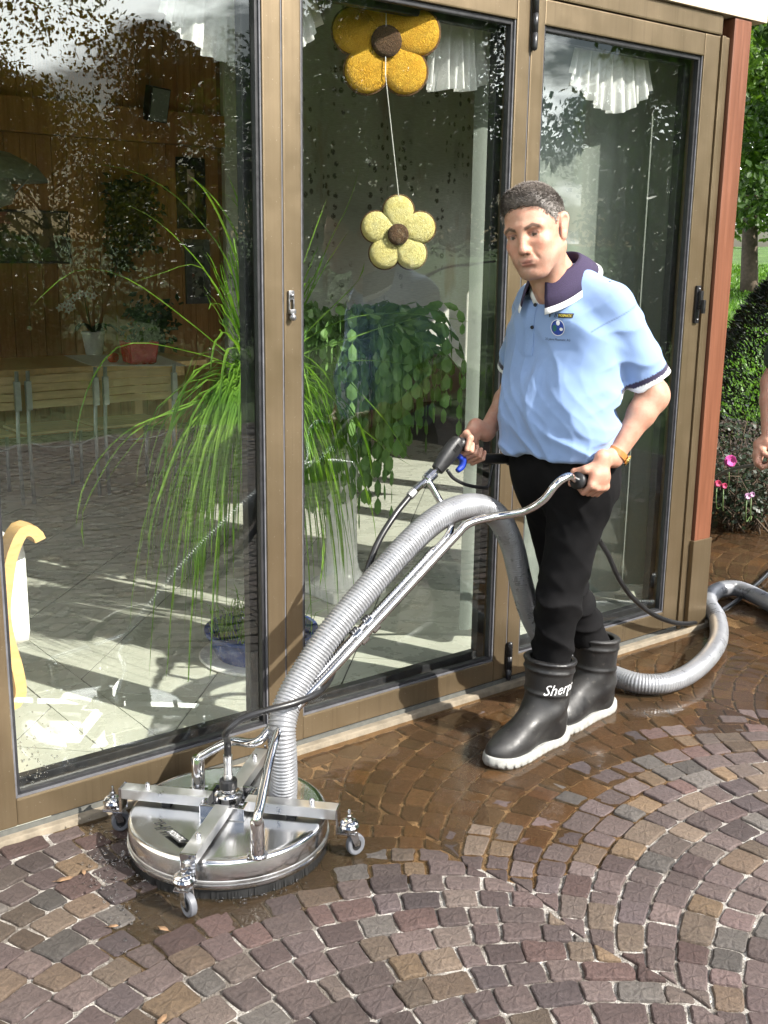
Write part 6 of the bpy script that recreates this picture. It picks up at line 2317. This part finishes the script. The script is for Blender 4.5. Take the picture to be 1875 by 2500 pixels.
tube_path([top2, top2 + Vector((.004, .004, .03)), top2.lerp(near0, .75) + Vector((0, 0, .012)), near0 + axis * .04, near0.lerp(near1, .35), near0.lerp(near1, .7), near1 - axis * .04,
           near1 + axis * .03 + N * .006, on_o(1205, 1262, .475), on_o(1275, 1250, .535), on_o(1325, 1222, .585), on_o(1358, 1182, .607), on_o(1388, 1163, .615), grip_front, gl - glax * .05], .0125, 150, 'handle_tube', M_CHROME, cleaner)
gun_joint = on_o(1044, 1172, .25)
tube_path([top1, top1 + Vector((.02, -.005, .022)), top1.lerp(far0, .45) + Vector((0, 0, .010)), far0 - axis * .06, far0 + axis * .03, far0.lerp(far1, .5), far1 - axis * .09], .0125, 90, 'handle_tube', M_CHROME, cleaner)
tube_path([far1 - axis * .14, far1 - axis * .03, on_o(1100, 1262, .34), on_o(1082, 1236, .29), gun_joint], .0105, 40, 'gun_carrier_tube', M_CHROME, cleaner)
for t in (.44, .50):
    c = sh0.lerp(sh1, t)
    MB().tube([c - axis * .012, c + axis * .012], .0300, 16, flat=.62).build('tube_clamp', M_STEEL, cleaner, True)
gm = spline([gl + glax * .064, gl - glax * .066], 12)
MB().tube(gm, [.026, .0255, .0185, .0180, .0185, .0180, .0185, .0180, .0185, .0180, .0185, .017], 20).build('grip', M_BLACKPL, cleaner, 'all')

# deck lettering
MW = simple('white_print', (.75, .75, .75), .5)
def deck_label():
    z = .1040
    c = on_z(400, 2030, z)
    xd = (on_z(436, 2058, z) - c).normalized()
    yd = Vector((0, 0, 1)).cross(xd)
    def lay(pts, fs, zz, name, mat, parent): return MB().add([c + xd * x + yd * y + Vector((0, 0, zz)) for x, y in pts], fs).build(name, mat, parent, False, False)
    p = grid_patch(.078, .026, 1, 1, .45)
    b = lay(p[0], p[1], .0008, 'name_plate', M_BLACKPL, deck)
    t = text_mesh('MOSMATIC', .024, .3)
    w = max(x for x, y in t[0])
    lay([(.008 + x / w * .066, .005 + y) for x, y in t[0]], t[1], .0012, 'lettering', MW, b)
    for x0 in (-.012, -.024):
        p = grid_patch(.006, .026, 1, 1, .45)
        lay([(x + x0, y) for x, y in p[0]], p[1], .0008, 'stripe_mark', M_BLACKPL, deck)
    for x0, y0, w, h in ((-.062, .020, .014, .005), (-.044, .020, .014, .005), (-.053, .0, .005, .020), (-.044, .0, .005, .020)):
        p = grid_patch(w, h, 1, 1, .2)
        lay([(x + x0, y + y0) for x, y in p[0]], p[1], .0008, 'twin_t_mark', M_BLACKPL, deck)
deck_label()

# trigger gun in the right hand
def gun():
    O = .242
    def g(x, y, o=O): return on_o(x, y, o)
    r = thing('trigger_gun', 'black trigger gun with blue trigger held in the right hand', 'spray gun', g(1100, 1105))
    a, b = g(1066, 1148), g(1124, 1072)
    ax = (b - a).normalized()
    sd = N
    up = sd.cross(ax).normalized()
    if up.z < 0: up = -up
    L = (b - a).length
    rings = []
    for t, h, w, dn in ((0, .010, .014, .012), (.02, .018, .018, .020), (.35, .026, .021, .024), (.7, .028, .022, .028), (.93, .024, .020, .026), (1.0, .012, .012, .014)):
        c = a + ax * L * t
        rings.append([c + up * (h * math.sin(q) if math.sin(q) > 0 else dn * math.sin(q)) + sd * w * math.copysign(abs(math.cos(q)) ** .6, math.cos(q)) for q in [2 * math.pi * k / 20 for k in range(20)]])
    MB().rings(rings).build('gun_body', M_BLACKPL, r, True)
    for k in range(4):
        c = a + ax * L * (.62 + .055 * k) + sd * .0225 + up * .006
        MB().box((-.0022, -.0012, -.008), (.0022, .0012, .008), Matrix.Translation(c) @ Matrix((( ax.x, sd.x, up.x, 0), (ax.y, sd.y, up.y, 0), (ax.z, sd.z, up.z, 0), (0, 0, 0, 1))), .0008).build('vent_slot', M_BRISTLE, r)
    gc = Vector(RG.w(GR_C))
    gax = Vector(RG.M @ GR_AX)
    hp = spline([a.lerp(b, .82) - up * .005, gc + gax * .055, gc, gc - gax * .06, g(1232, 1120), g(1246, 1126)], 30)
    MB().tube(hp, [.020] * 6 + [.0175] * 20 + [.016] * 4, 16).build('gun_handle', M_BLACKPL, r, 'all')
    MB().tube([g(1238, 1122), g(1250, 1130)], .0115, 14).build('steel_connector', M_CHROME, r, True)
    MB().tube([g(1248, 1129), g(1252, 1131), g(1266, 1138), g(1270, 1140)], [.013, .0165, .0165, .013], 10).build('red_coupling', M_REDPL, r)
    tr = spline([g(1118, 1112), g(1130, 1122), g(1128, 1138), g(1116, 1150)], 14)
    MB().tube(tr, [.008 + .004 * math.sin(math.pi * i / 13) for i in range(14)], 10).build('trigger', M_BLUEPL, r, 'all')
    gd = spline([g(1092, 1148), g(1108, 1168), g(1140, 1184), g(1176, 1190), g(1192, 1186), g(1198, 1160), g(1206, 1128), g(1222, 1116)], 40)
    MB().tube(gd, .0058, 10).build('trigger_guard', M_BLACKPL, r, 'all')
    # lance fittings
    l0, l1 = g(1012, 1198), g(1066, 1148)
    n_ = (l1 - l0)
    MB().tube([l0.lerp(l1, t) for t in (0, .30, .32, .5, .52, .62, .64, .86, .88, 1.0)], [.0115, .0115, .010, .010, .017, .017, .0185, .0185, .011, .0105], 12).build('lance_fitting', M_CHROME, r)
    MB().tube([g(1000, 1212), l0], .0135, 12).build('hose_ferrule', M_BRUSHED, r)
gun()

# ------------------------------------------------------------------ hoses
def mat_hose():
    t = NT('silver_grey_hose')
    v = t.coord('Object')
    n1 = t.noise(v, 12, 4)
    c = t.ramp(n1, [(.3, (.25, .255, .27)), (.7, (.33, .335, .35))])
    n2 = t.noise(v, 38, 4, .7)
    c = t.mix(t.ramp(n2, [(.58, 0.), (.70, .55)]), c, (.10, .095, .085))
    t.set(Base_Color=c, Roughness=t.ramp(n1, [(.3, .24), (.7, .40)]), Metallic=.45)
    return t.m
def suction_hose():
    c = [on_z(690, 1952, .100), on_o(692, 1905, .430), on_o(690, 1840, .435), on_o(688, 1780, .425), on_o(700, 1725, .405), on_o(735, 1655, .392), on_o(800, 1556, .385), on_o(880, 1458, .380), on_o(960, 1368, .375), on_o(1035, 1292, .365),
         on_o(1100, 1248, .350), on_o(1165, 1236, .325), on_o(1215, 1262, .295), on_o(1250, 1330, .265), on_o(1272, 1420, .235), on_o(1300, 1510, .20), on_o(1345, 1580, .19), on_z(1410, 1622, .055), on_z(1480, 1643, .038), on_z(1560, 1668, .036),
         on_z(1640, 1664, .036), on_z(1708, 1626, .036), on_z(1752, 1568, .036), on_z(1752, 1512, .036), on_z(1730, 1470, .036), on_z(1752, 1442, .036), on_z(1800, 1437, .036), on_z(1860, 1462, .036), on_z(1930, 1500, .036), on_z(2020, 1540, .036)]
    path = spline(c, 400)
    L = path_len(path)
    pitch_ = .0098
    n = int(L / pitch_) * 4
    path = spline(c, n + 1)
    rad = []
    for i in range(n + 1):
        t = i / n
        ph = (i % 4)
        amp = .0023 if t < .42 else .0012
        rad.append(.0375 + amp * (1, .25, -1, .25)[ph])
    m = MB().tube(path, rad, 22)
    ob = m.build('suction_hose', mat_hose(), None, 'all', False)
    return tag(ob, 'ribbed silver-grey suction hose arching from the cleaner and looping on the ground', 'hose')
suction_hose()
c = [DC + Vector((0, 0, .255)), DC + Vector((0, 0, .30)), on_o(552, 1790, .415), on_o(590, 1755, .43), on_o(650, 1735, .455), on_o(720, 1716, .470), on_o(775, 1692, .455), on_o(806, 1655, .39), on_o(824, 1590, .345), on_o(852, 1500, .315),
     on_o(885, 1425, .295), on_o(920, 1330, .275), on_o(962, 1260, .26), on_o(1000, 1212, .245)]
tag(MB().tube(spline(c, 120), .0098, 12).build('pressure_hose', M_BLACKHOSE, None, 'all'), 'short black pressure hose from the disc centre up to the trigger gun', 'hose')
c = [on_o(1268, 1139, .235), on_o(1300, 1160, .20), on_o(1370, 1215, .12), on_o(1440, 1290, .10), on_o(1482, 1350, .10), on_o(1512, 1415, .10), on_o(1550, 1465, .095), on_o(1602, 1504, .075), on_o(1660, 1522, .055), on_z(1712, 1516, .010),
     on_z(1752, 1496, .006), on_z(1800, 1466, .008), on_z(1850, 1424, .008), on_z(1900, 1380, .010), on_z(1990, 1330, .012)]
tag(MB().tube(spline(c, 140), .0105, 12).build('pressure_hose', M_BLACKHOSE, None, 'all'), 'long black pressure hose trailing from behind the man past the corner post', 'hose')
hh = HELP_HAND
c = [on_z(1660, 1330, .05), on_y(1700, 1200, 5.6), on_y(1748, 1163, 5.3), on_y(1790, 1145, 5.05), on_y(1835, 1137, 4.85), hh + Vector((.0, 0, -.005)), on_y(1960, 1140, 4.6), on_z(2060, 1420, .01)]
tag(MB().tube(spline(c, 70), .0075, 10).build('thin_hose', M_BLACKHOSE, None, 'all'), 'thin dark hose held in the hand at the right photo edge', 'hose')

# ------------------------------------------------------------------ drops and litter
def mat_drop():
    t = NT('water_drop')
    t.set(Base_Color=(.9, .9, .9), Roughness=.02, Transmission_Weight=1.0, IOR=1.33)
    return t.m
def drops():
    rr = random.Random(21)
    m = MB()
    for i in range(170):
        x, y = rr.gauss(275, 45), rr.gauss(2120, 80)
        p = on_z(x, y, 0)
        if (Vector((p.x, p.y, 0)) - DC).length < .275 or soz(p)[1] < .05: continue
        r = rr.uniform(.0015, .0042)
        m.ball((p.x, p.y, float(pave_h(np.array([p.x]), np.array([p.y]))[0]) + .004 + rr.uniform(0, .004) + (rr.uniform(0, .05) if rr.random() < .25 else 0)), r, 7, 5)
    for i in range(120):
        a = rr.uniform(2.6, 5.6)
        p = DC + Vector((math.cos(a), math.sin(a), 0)) * rr.uniform(.268, .30)
        m.ball((p.x, p.y, WATER_Z + .004 + rr.uniform(0, .004)), rr.uniform(.0012, .003), 7, 5)
    for i in range(110):
        x, y = rr.gauss(75, 35), rr.gauss(1850, 50)
        q = soz(on_o(x, y, -.024))
        if q[0] < .94 or q[2] < .125: continue
        m.ball(P(q[0], -.0245, q[2]), rr.uniform(.0012, .0030), 6, 5)
    return tag(m.build('splash_drops', mat_drop(), None, 'all'), 'spray of small water drops beside the disc and on the glass', 'water drops', None, 'stuff')
drops()
M_DRYLEAF = simple('dry_brown_leaf', (.20, .12, .065), .8, var=.4, scale=60)
def dry_leaf(px, py, size, rot, label):
    p = on_z(px, py, .004)
    m = Matrix.Translation(p) @ Matrix.Rotation(rot, 4, 'Z')
    pts = [(-1, 0, .1), (-.5, .35, .35), (.1, .42, .2), (.6, .2, .45), (1, 0, .2), (.55, -.28, .1), (0, -.4, .3), (-.55, -.3, .15), (0, 0, .05)]
    vs = [m @ Vector((x * size, y * size, z * size * .5)) for x, y, z in pts]
    o = MB().add(vs, [(8, i, (i + 1) % 8) for i in range(8)]).add([m @ Vector((-size, 0, .1 * size)), m @ Vector((-1.5 * size, .05 * size, .1 * size)), m @ Vector((-size, .08 * size, .1 * size))], [(0, 1, 2)]).build('dry_leaf', M_DRYLEAF, None, 'all', False)
    s = o.modifiers.new('thickness', 'SOLIDIFY')
    s.thickness = .0006
    tag(o, label, 'leaf')
dry_leaf(158, 2148, .022, .5, 'dry leaf on the setts, leftmost of those beside the disc')
dry_leaf(205, 2130, .014, 1.9, 'small dry leaf between the leftmost leaf and the disc')
dry_leaf(276, 2262, .013, .2, 'small dry leaf in front of the front castor, left of the wet patch')
dry_leaf(398, 2268, .018, 2.6, 'curled dry leaf lying in the wet patch in front of the front castor')
dry_leaf(396, 2490, .018, 1.2, 'dry leaf at the bottom edge of the photo')

# =================================================================== GARDEN
def land(x, y):
    r = math.hypot(x - 0.5, y - 3.5)
    return -.055 + .060 * max(0, r - 8.5) ** 1.0 * (1 if r < 45 else 45 / r) + .05 * math.sin(x * .35) * math.sin(y * .3) * min(1, max(0, r - 9) / 6)
def lawn():
    n = 110
    vs, fs = [], []
    for i in range(n + 1):
        for j in range(n + 1):
            x, y = -30 + 100 * i / n, -50 + 100 * j / n
            vs.append((x, y, land(x, y)))
    for i in range(n):
        for j in range(n):
            k = i * (n + 1) + j
            xm, ym = -30 + 100 * (i + .5) / n, -50 + 100 * (j + .5) / n
            fs.append((k, k + n + 1, k + n + 2, k + 1))
    return tag(MB().add(vs, fs).build('lawn', bpy.data.materials['lawn_soil'], None, 'all', False), kind='structure')
lawn()
M_GRASS = mat_leaf('grass_blade', (.055, .14, .015), (.14, .27, .03), .3)
def grass():
    rr = random.Random(31)
    vs, fs = [], []
    for i in range(20000):
        # along the view past the corner post, and a thinner scatter elsewhere
        if i < 15000:
            d = 10 + 26 * rr.random() ** 1.2
            a = rr.uniform(.25, .42)
            x, y = d * math.sin(a), d * math.cos(a)
        else:
            d = 9 + 14 * rr.random()
            a = rr.uniform(.5, 2.6)
            x, y = d * math.sin(a), 3.5 + d * math.cos(a)
        s_, o_, _z = soz(Vector((x, y, 0)))
        if o_ < -1.6 and s_ < 4.6 - o_: continue
        z = land(x, y)
        h = rr.uniform(.05, .11)
        az = rr.uniform(0, 6.28)
        w = .008 + .0009 * d
        dx, dy = math.cos(az) * w, math.sin(az) * w
        lx, ly = rr.gauss(0, .03), rr.gauss(0, .03)
        k = len(vs)
        vs += [(x - dx, y - dy, z), (x + dx, y + dy, z), (x + lx, y + ly, z + h)]
        fs.append((k, k + 1, k + 2))
    o = MB().add(vs, fs).build('grass', M_GRASS, None, False, False)
    tag(o, 'short green grass of the lawn beyond the terrace', 'grass', None, 'stuff')
grass()
M_BARK = simple('bark', (.10, .075, .055), .9, var=.35, scale=14, bump=.8, bscale=40)
def leaf_cloud(m, centre, rad, n, size, rr, shell=.55):
    """n leaf faces spread through a clump (vectorised)"""
    g_ = np.random.default_rng(rr.randrange(1 << 30))
    v = g_.normal(size=(n, 3))
    v /= np.linalg.norm(v, axis=1)[:, None]
    v *= (shell + (1 - shell) * g_.random(n) ** .6)[:, None]
    c = np.array(centre) + v * np.array(rad)
    a = v + g_.normal(size=(n, 3)) * .6 + np.array((0, 0, -.3))
    a /= np.linalg.norm(a, axis=1)[:, None]
    b = np.cross(a, g_.normal(size=(n, 3)))
    b /= np.linalg.norm(b, axis=1)[:, None] + 1e-9
    e = np.cross(a, b)
    s = (size * (.6 + .75 * g_.random(n)))[:, None]
    q = np.stack([c - b * s * .5, c + e * s * .30 + a * s * .1, c + b * s * .5, c - e * s * .30 + a * s * .06], 1).reshape(-1, 3)
    k = len(m.v)
    m.v.extend(q.tolist())
    m.f.extend((np.arange(n)[:, None] * 4 + np.arange(4)[None] + k).tolist())
def tree(x, y, h, w, label, mat, seed, nl=5200, leaf=.13, clear=.3, group='trees and shrubs around the lawn', cat='tree', name='garden_tree', yellow=None):
    rr = random.Random(seed)
    z0 = land(x, y) - .05
    r = thing(name, label, cat, (x, y, z0), group)
    t = MB()
    top = Vector((x + rr.uniform(-.2, .2), y + rr.uniform(-.2, .2), z0 + h * .8))
    base = Vector((x, y, z0))
    tp = spline([base, base.lerp(top, .35) + Vector((rr.uniform(-.12, .12), rr.uniform(-.12, .12), 0)), base.lerp(top, .7), top], 14)
    t.tube(tp, [h * .028 * (1 - .82 * i / 13) + .008 for i in range(14)], 8)
    ends = []
    for k in range(13):
        i0 = int(3 + rr.random() * 9)
        p = tp[i0]
        a = rr.uniform(0, 6.28)
        L = w * rr.uniform(.45, .95) * (1.1 - .04 * i0)
        d = Vector((math.cos(a), math.sin(a), rr.uniform(.15, .7)))
        e = p + d * L
        mid = p.lerp(e, .5) + Vector((0, 0, .08 * L))
        t.tube(spline([p, mid, e], 7), [.016 * h / 3 * (1 - .75 * q / 6) + .004 for q in range(7)], 6)
        ends += [e, mid.lerp(e, .5)]
    t.build('trunk', M_BARK, r, 'all', False)
    m = MB()
    zc = z0 + h * (clear + (1 - clear) * .5)
    blobs = []
    for e in ends:
        blobs.append((e, w * rr.uniform(.18, .34)))
    for k in range(9):
        a, q = rr.uniform(0, 6.28), w * rr.uniform(.1, .8)
        zz = rr.uniform(-.5, .5)
        sh = math.sqrt(max(.1, 1 - (zz * 1.7) ** 2))
        blobs.append((Vector((x + math.cos(a) * q * sh, y + math.sin(a) * q * sh, zc + zz * h * (1 - clear))), w * rr.uniform(.22, .40)))
    for c, q in blobs:
        if c.z - q * .8 < z0 + h * clear * .8: c = Vector((c.x, c.y, z0 + h * clear * .8 + q * .8))
        leaf_cloud(m, c, (q, q, q * .8), int(nl / len(blobs)), leaf, rr, .35)
    m.build('crown', mat, r, False, False)['kind'] = 'stuff'
    return r
M_LEAFA = mat_leaf('broad_leaf_green', (.020, .050, .008), (.050, .095, .015), .3)
M_LEAFB = mat_leaf('yellowing_leaf', (.050, .058, .009), (.13, .105, .014), .35)
M_LEAFC = mat_leaf('deep_green_leaf', (.008, .024, .006), (.020, .043, .010), .2)
M_LEAFD = mat_leaf('fresh_green_leaf', (.06, .13, .02), (.14, .24, .03), .35)
# seen past the post
def at_px(px, d):
    v = ray(px, 640)
    q = Vector((v.x, v.y, 0)).normalized() * d
    return q.x, q.y
TR = [(1835, 27, 7.4, 3.2, 'broad leafy tree filling the gap beside the corner post', M_LEAFD, 41, 9000, .22, .16), (1990, 25, 7.0, 3.0, 'dark leafy tree behind the clipped conifer at the right edge', M_LEAFA, 42, 7000, .22, .16),
      (1700, 31, 8.5, 3.6, 'pale green tree behind the post, farthest beyond the lawn', M_LEAFD, 43, 7000, .25, .12)]
for px, d, h, w, lab, mt, sd, nl, lf, cl_ in TR:
    x, y = at_px(px, d)
    tree(x, y, h, w, lab, mt, sd, int(nl * 1.8), lf * .75, cl_)
# mirrored in the panes
RT = [(13.6, -5.6, 4.7, 2.4, 'yellowing garden tree mirrored in the left glass door', M_LEAFB, 51, 6500, .14, .16), (10.6, 1.0, 5.6, 2.7, 'spreading tree mirrored at the top of the middle door', M_LEAFA, 52, 9000, .15, .34),
      (19.0, -12.0, 5.2, 3.4, 'tall yellow-green tree mirrored behind the dining table', M_LEAFB, 53, 8000, .20, .08), (22.0, -7.0, 5.6, 3.6, 'deep green tree mirrored in the left door beside the mullion', M_LEAFC, 54, 8000, .22, .06),
      (21.0, -1.6, 8.0, 3.6, 'large green tree mirrored behind the yellow flower', M_LEAFC, 55, 8500, .22, .06), (20.0, 4.6, 7.8, 3.4, 'green tree mirrored at the left of the right door', M_LEAFA, 56, 8000, .22, .06),
      (17.0, 9.6, 6.4, 3.0, 'round tree mirrored beside the red-brown post', M_LEAFC, 57, 7000, .20, .06), (26.0, -17.0, 6.6, 4.4, 'large dark tree mirrored at the left photo edge', M_LEAFC, 58, 8000, .26, .05),
      (12.8, 5.6, 6.0, 2.6, 'dense tree mirrored in the upper right door', M_LEAFA, 59, 8000, .16, .30)]
for x, y, h, w, lab, mt, sd, nl, lf, cl_ in RT: tree(x, y, h, w, lab, mt, sd, int(nl * 2.6), lf * .62, cl_)
def shrub(x, y, h, w, label, mat, seed, nl=4200, leaf=.085, name='garden_shrub'):
    rr = random.Random(seed)
    z0 = land(x, y) - .03
    r = thing(name, label, 'shrub', (x, y, z0), 'trees and shrubs around the lawn')
    st = MB()
    for k in range(7):
        a = rr.uniform(0, 6.28)
        e = Vector((x + math.cos(a) * w * .6, y + math.sin(a) * w * .6, z0 + h * rr.uniform(.6, .95)))
        st.tube(spline([Vector((x, y, z0)), Vector((x, y, z0)).lerp(e, .5) + Vector((0, 0, .1 * h)), e], 6), [.02, .017, .014, .011, .008, .005], 5)
    st.build('stems', M_BARK, r, 'all', False)
    m = MB()
    for k in range(12):
        a, q = rr.uniform(0, 6.28), w * rr.uniform(0, .72)
        zz = rr.uniform(.18, .84)
        leaf_cloud(m, Vector((x + math.cos(a) * q, y + math.sin(a) * q, z0 + h * zz)), (w * .38, w * .38, h * .2), nl // 12, leaf, rr, .3)
    m.build('foliage', mat, r, False, False)['kind'] = 'stuff'
SH = [(7.3, -5.6, 1.9, 1.5, 'leafy shrub mirrored at the left edge of the left door', M_LEAFC, 61), (8.7, -3.5, 1.8, 1.5, 'leafy shrub mirrored low in the left door', M_LEAFA, 62), (10.0, -1.4, 1.7, 1.4, 'dark shrub mirrored left of the cactus', M_LEAFC, 63),
      (12.6, 4.2, 1.8, 1.6, 'dark green shrub mirrored in the right door', M_LEAFC, 64), (10.6, -7.6, 2.4, 1.9, 'broad shrub mirrored behind the table chairs', M_LEAFC, 65), (12.0, -4.0, 2.5, 2.0, 'broad yellow-green shrub mirrored above the palm', M_LEAFB, 66),
      (15.5, -2.2, 2.6, 2.2, 'broad green shrub mirrored behind the cactus', M_LEAFA, 68), (13.5, 7.4, 2.2, 1.9, 'leafy shrub mirrored between the middle and right doors', M_LEAFA, 67), (16.0, -10.0, 3.0, 2.6, 'tall dark shrub mirrored above the dining table', M_LEAFC, 69),
      (17.5, -5.6, 3.0, 2.6, 'tall leafy shrub mirrored beside the mullion', M_LEAFC, 70)]
for x, y, h, w, lab, mt, sd in SH: shrub(x, y, h, w, lab, mt, sd)

# -- clipped conifer and rose bed at the right edge
def conifer():
    x, y = at_px(1965, 9.0)
    rr = random.Random(71)
    z0 = land(x, y) - .06
    r = thing('clipped_conifer', 'dark clipped conifer cone beside the lawn at the right photo edge', 'conifer', (x, y, z0))
    MB().tube([(x, y, z0), (x, y, z0 + .9), (x, y, z0 + 1.5)], [.07, .04, .01], 8).build('trunk', M_BARK, r, 'all', False)
    m = MB()
    H_, W_ = 1.70, .68
    vs, fs = [], []
    for i in range(17000):
        t = rr.random() ** .75
        zz = t * H_
        rad = W_ * (1 - t ** 2.6) ** .8 * min(1, .80 + t * 1.2) * (1 + .04 * math.sin(9 * t + 3)) * rr.uniform(.86, 1.03)
        a = rr.uniform(0, 6.28)
        rad *= 1 + .05 * math.sin(5 * a + 7 * t)
        c = Vector((x + rad * math.cos(a), y + rad * math.sin(a), z0 + zz + .04))
        d = Vector((math.cos(a) * .7 + rr.gauss(0, .3), math.sin(a) * .7 + rr.gauss(0, .3), .5 + rr.gauss(0, .3))).normalized()
        s = d.orthogonal().normalized()
        s = Matrix.Rotation(rr.uniform(0, 6.28), 3, d) @ s
        L = rr.uniform(.03, .065)
        k = len(vs)
        vs += [c - s * .008, c + s * .008, c + d * L]
        fs.append((k, k + 1, k + 2))
    m.add(vs, fs)
    m.build('foliage', mat_leaf('conifer_needles', (.003, .009, .003), (.007, .017, .005), .1), r, False, False)['kind'] = 'stuff'
conifer()
def bed_():
    rr = random.Random(81)
    x0, y0 = at_px(1810, 7.4)
    soil = MB()
    vs, fs = [], []
    n, mm = 40, 26
    for i in range(n + 1):
        for j in range(mm + 1):
            s_ = 5.0 + 4.6 * i / n
            o_ = -1.45 - .15 * math.sin(s_ * 2) - 2.8 * j / mm
            o_ = max(o_, -(s_ - 3.98) + .05)
            p = P(s_, o_, 0)
            vs.append((p.x, p.y, -.03 + .05 * min(1, j / 3) + rr.uniform(-.012, .012)))
    for i in range(n):
        for j in range(mm):
            k = i * (mm + 1) + j
            fs.append((k, k + mm + 1, k + mm + 2, k + 1))
    tag(soil.add(vs, fs).build('planting_bed', simple('dark_garden_soil', (.035, .024, .016), .95, var=.4, scale=30, bump=.9, bscale=60), None, 'all'), kind='structure')
bed_()
M_ROSELEAF = mat_leaf('rose_leaf', (.008, .018, .006), (.018, .034, .010), .15)
M_TWIG = simple('dry_twig', (.07, .048, .030), .85, var=.4, scale=40)
def rose_petal_mat(name, c): return simple(name, c, .6, var=.12, scale=40)
def rosebush(px, py, d, h, w, label, seed, roses):
    base = on_z(px, py, 0)
    v = ray(px, 1100)
    x, y = (Vector((v.x, v.y, 0)).normalized() * d).xy
    rr = random.Random(seed)
    r = thing('rose_bush', label, 'rose bush', (x, y, 0), 'rose bushes in the bed beside the house')
    st, lf = MB(), MB()
    for k in range(26):
        a = rr.uniform(0, 6.28)
        e = Vector((x + math.cos(a) * w * rr.uniform(.3, 1), y + math.sin(a) * w * rr.uniform(.3, 1), h * rr.uniform(.35, 1.0)))
        b0 = Vector((x + rr.gauss(0, .08), y + rr.gauss(0, .08), 0))
        pth = spline([b0, b0.lerp(e, .5) + Vector((rr.gauss(0, .05), rr.gauss(0, .05), .1 * h)), e], 8)
        st.tube(pth, [.0065 - .0006 * i for i in range(8)], 5)
        for q in range(8):
            p0 = pth[rr.randrange(2, 8)]
            d_ = Vector((rr.gauss(0, 1), rr.gauss(0, 1), rr.gauss(.1, .6))).normalized()
            st.tube([p0, p0 + d_ * .06, p0 + d_ * .12 + Vector((0, 0, -.02))], [.003, .002, .001], 4)
            for z in range(6):
                c = p0 + d_ * rr.uniform(.02, .13) + Vector((rr.gauss(0, .025), rr.gauss(0, .025), rr.gauss(0, .025)))
                aa = Vector((rr.gauss(0, 1), rr.gauss(0, 1), rr.gauss(0, .5))).normalized()
                bb = aa.orthogonal().normalized()
                s = rr.uniform(.02, .04)
                lf.add([c, c + aa * s * .5 + bb * s * .35, c + aa * s, c + aa * s * .5 - bb * s * .35], [(0, 1, 2, 3)])
    st.build('stems', M_TWIG, r, 'all', False)
    lf.build('foliage', M_ROSELEAF, r, False, False)['kind'] = 'stuff'
    for (rx, ry, size, mt) in roses:
        c = on_y(rx, ry, y - .44)
        f = MB()
        for ring_, (n, rad, el) in enumerate(((5, .18, 1.2), (6, .45, .9), (7, .75, .55), (8, 1.0, .2))):
            for i in range(n):
                a = 2 * math.pi * i / n + ring_ * .5
                d_ = Vector((math.cos(a), 0, math.sin(a)))
                t = Vector((-math.sin(a), 0, math.cos(a)))
                o_ = Vector((0, -1, 0))
                c0 = c + d_ * size * rad * .35 + o_ * size * .5 * math.sin(el)
                R_ = size * .48
                f.add([c + d_ * size * rad * .1, c0 + t * R_ + o_ * .1 * size, c0 + d_ * R_ * .9 + t * R_ * .6 + o_ * size * .25 * math.sin(el), c0 + d_ * R_ * 1.1 + o_ * size * .15, c0 + d_ * R_ * .9 - t * R_ * .6 + o_ * size * .25 * math.sin(el), c0 - t * R_ + o_ * .1 * size], [(0, 1, 2, 3, 4, 5)])
        f.build('rose', mt, r, 'all', False)
        st2 = MB().tube(spline([c + Vector((0, .01, -.01)), c + Vector((.01, .02, -.15)), Vector((x, y, .1))], 8), .0035, 5)
        st2.build('flower_stem', M_STEM, r, 'all', False)
PINK, RPINK, PALE = rose_petal_mat('deep_pink_petal', (.72, .12, .42)), rose_petal_mat('red_pink_petal', (.62, .08, .18)), rose_petal_mat('pale_pink_petal', (.62, .38, .58))
rosebush(1780, 1240, 7.0, .62, .38, 'rose bush with the large pink bloom beside the post', 91, [(1782, 1125, .042, PINK), (1752, 1180, .024, RPINK), (1768, 1186, .020, RPINK)])
rosebush(1850, 1250, 6.8, .45, .40, 'dry twiggy rose bush with small pale blooms at the right edge', 92, [(1825, 1211, .022, PALE), (1836, 1207, .018, PALE)])
rosebush(1905, 1240, 7.6, .60, .45, 'leafy rose bush under the clipped conifer, right photo edge', 93, [])
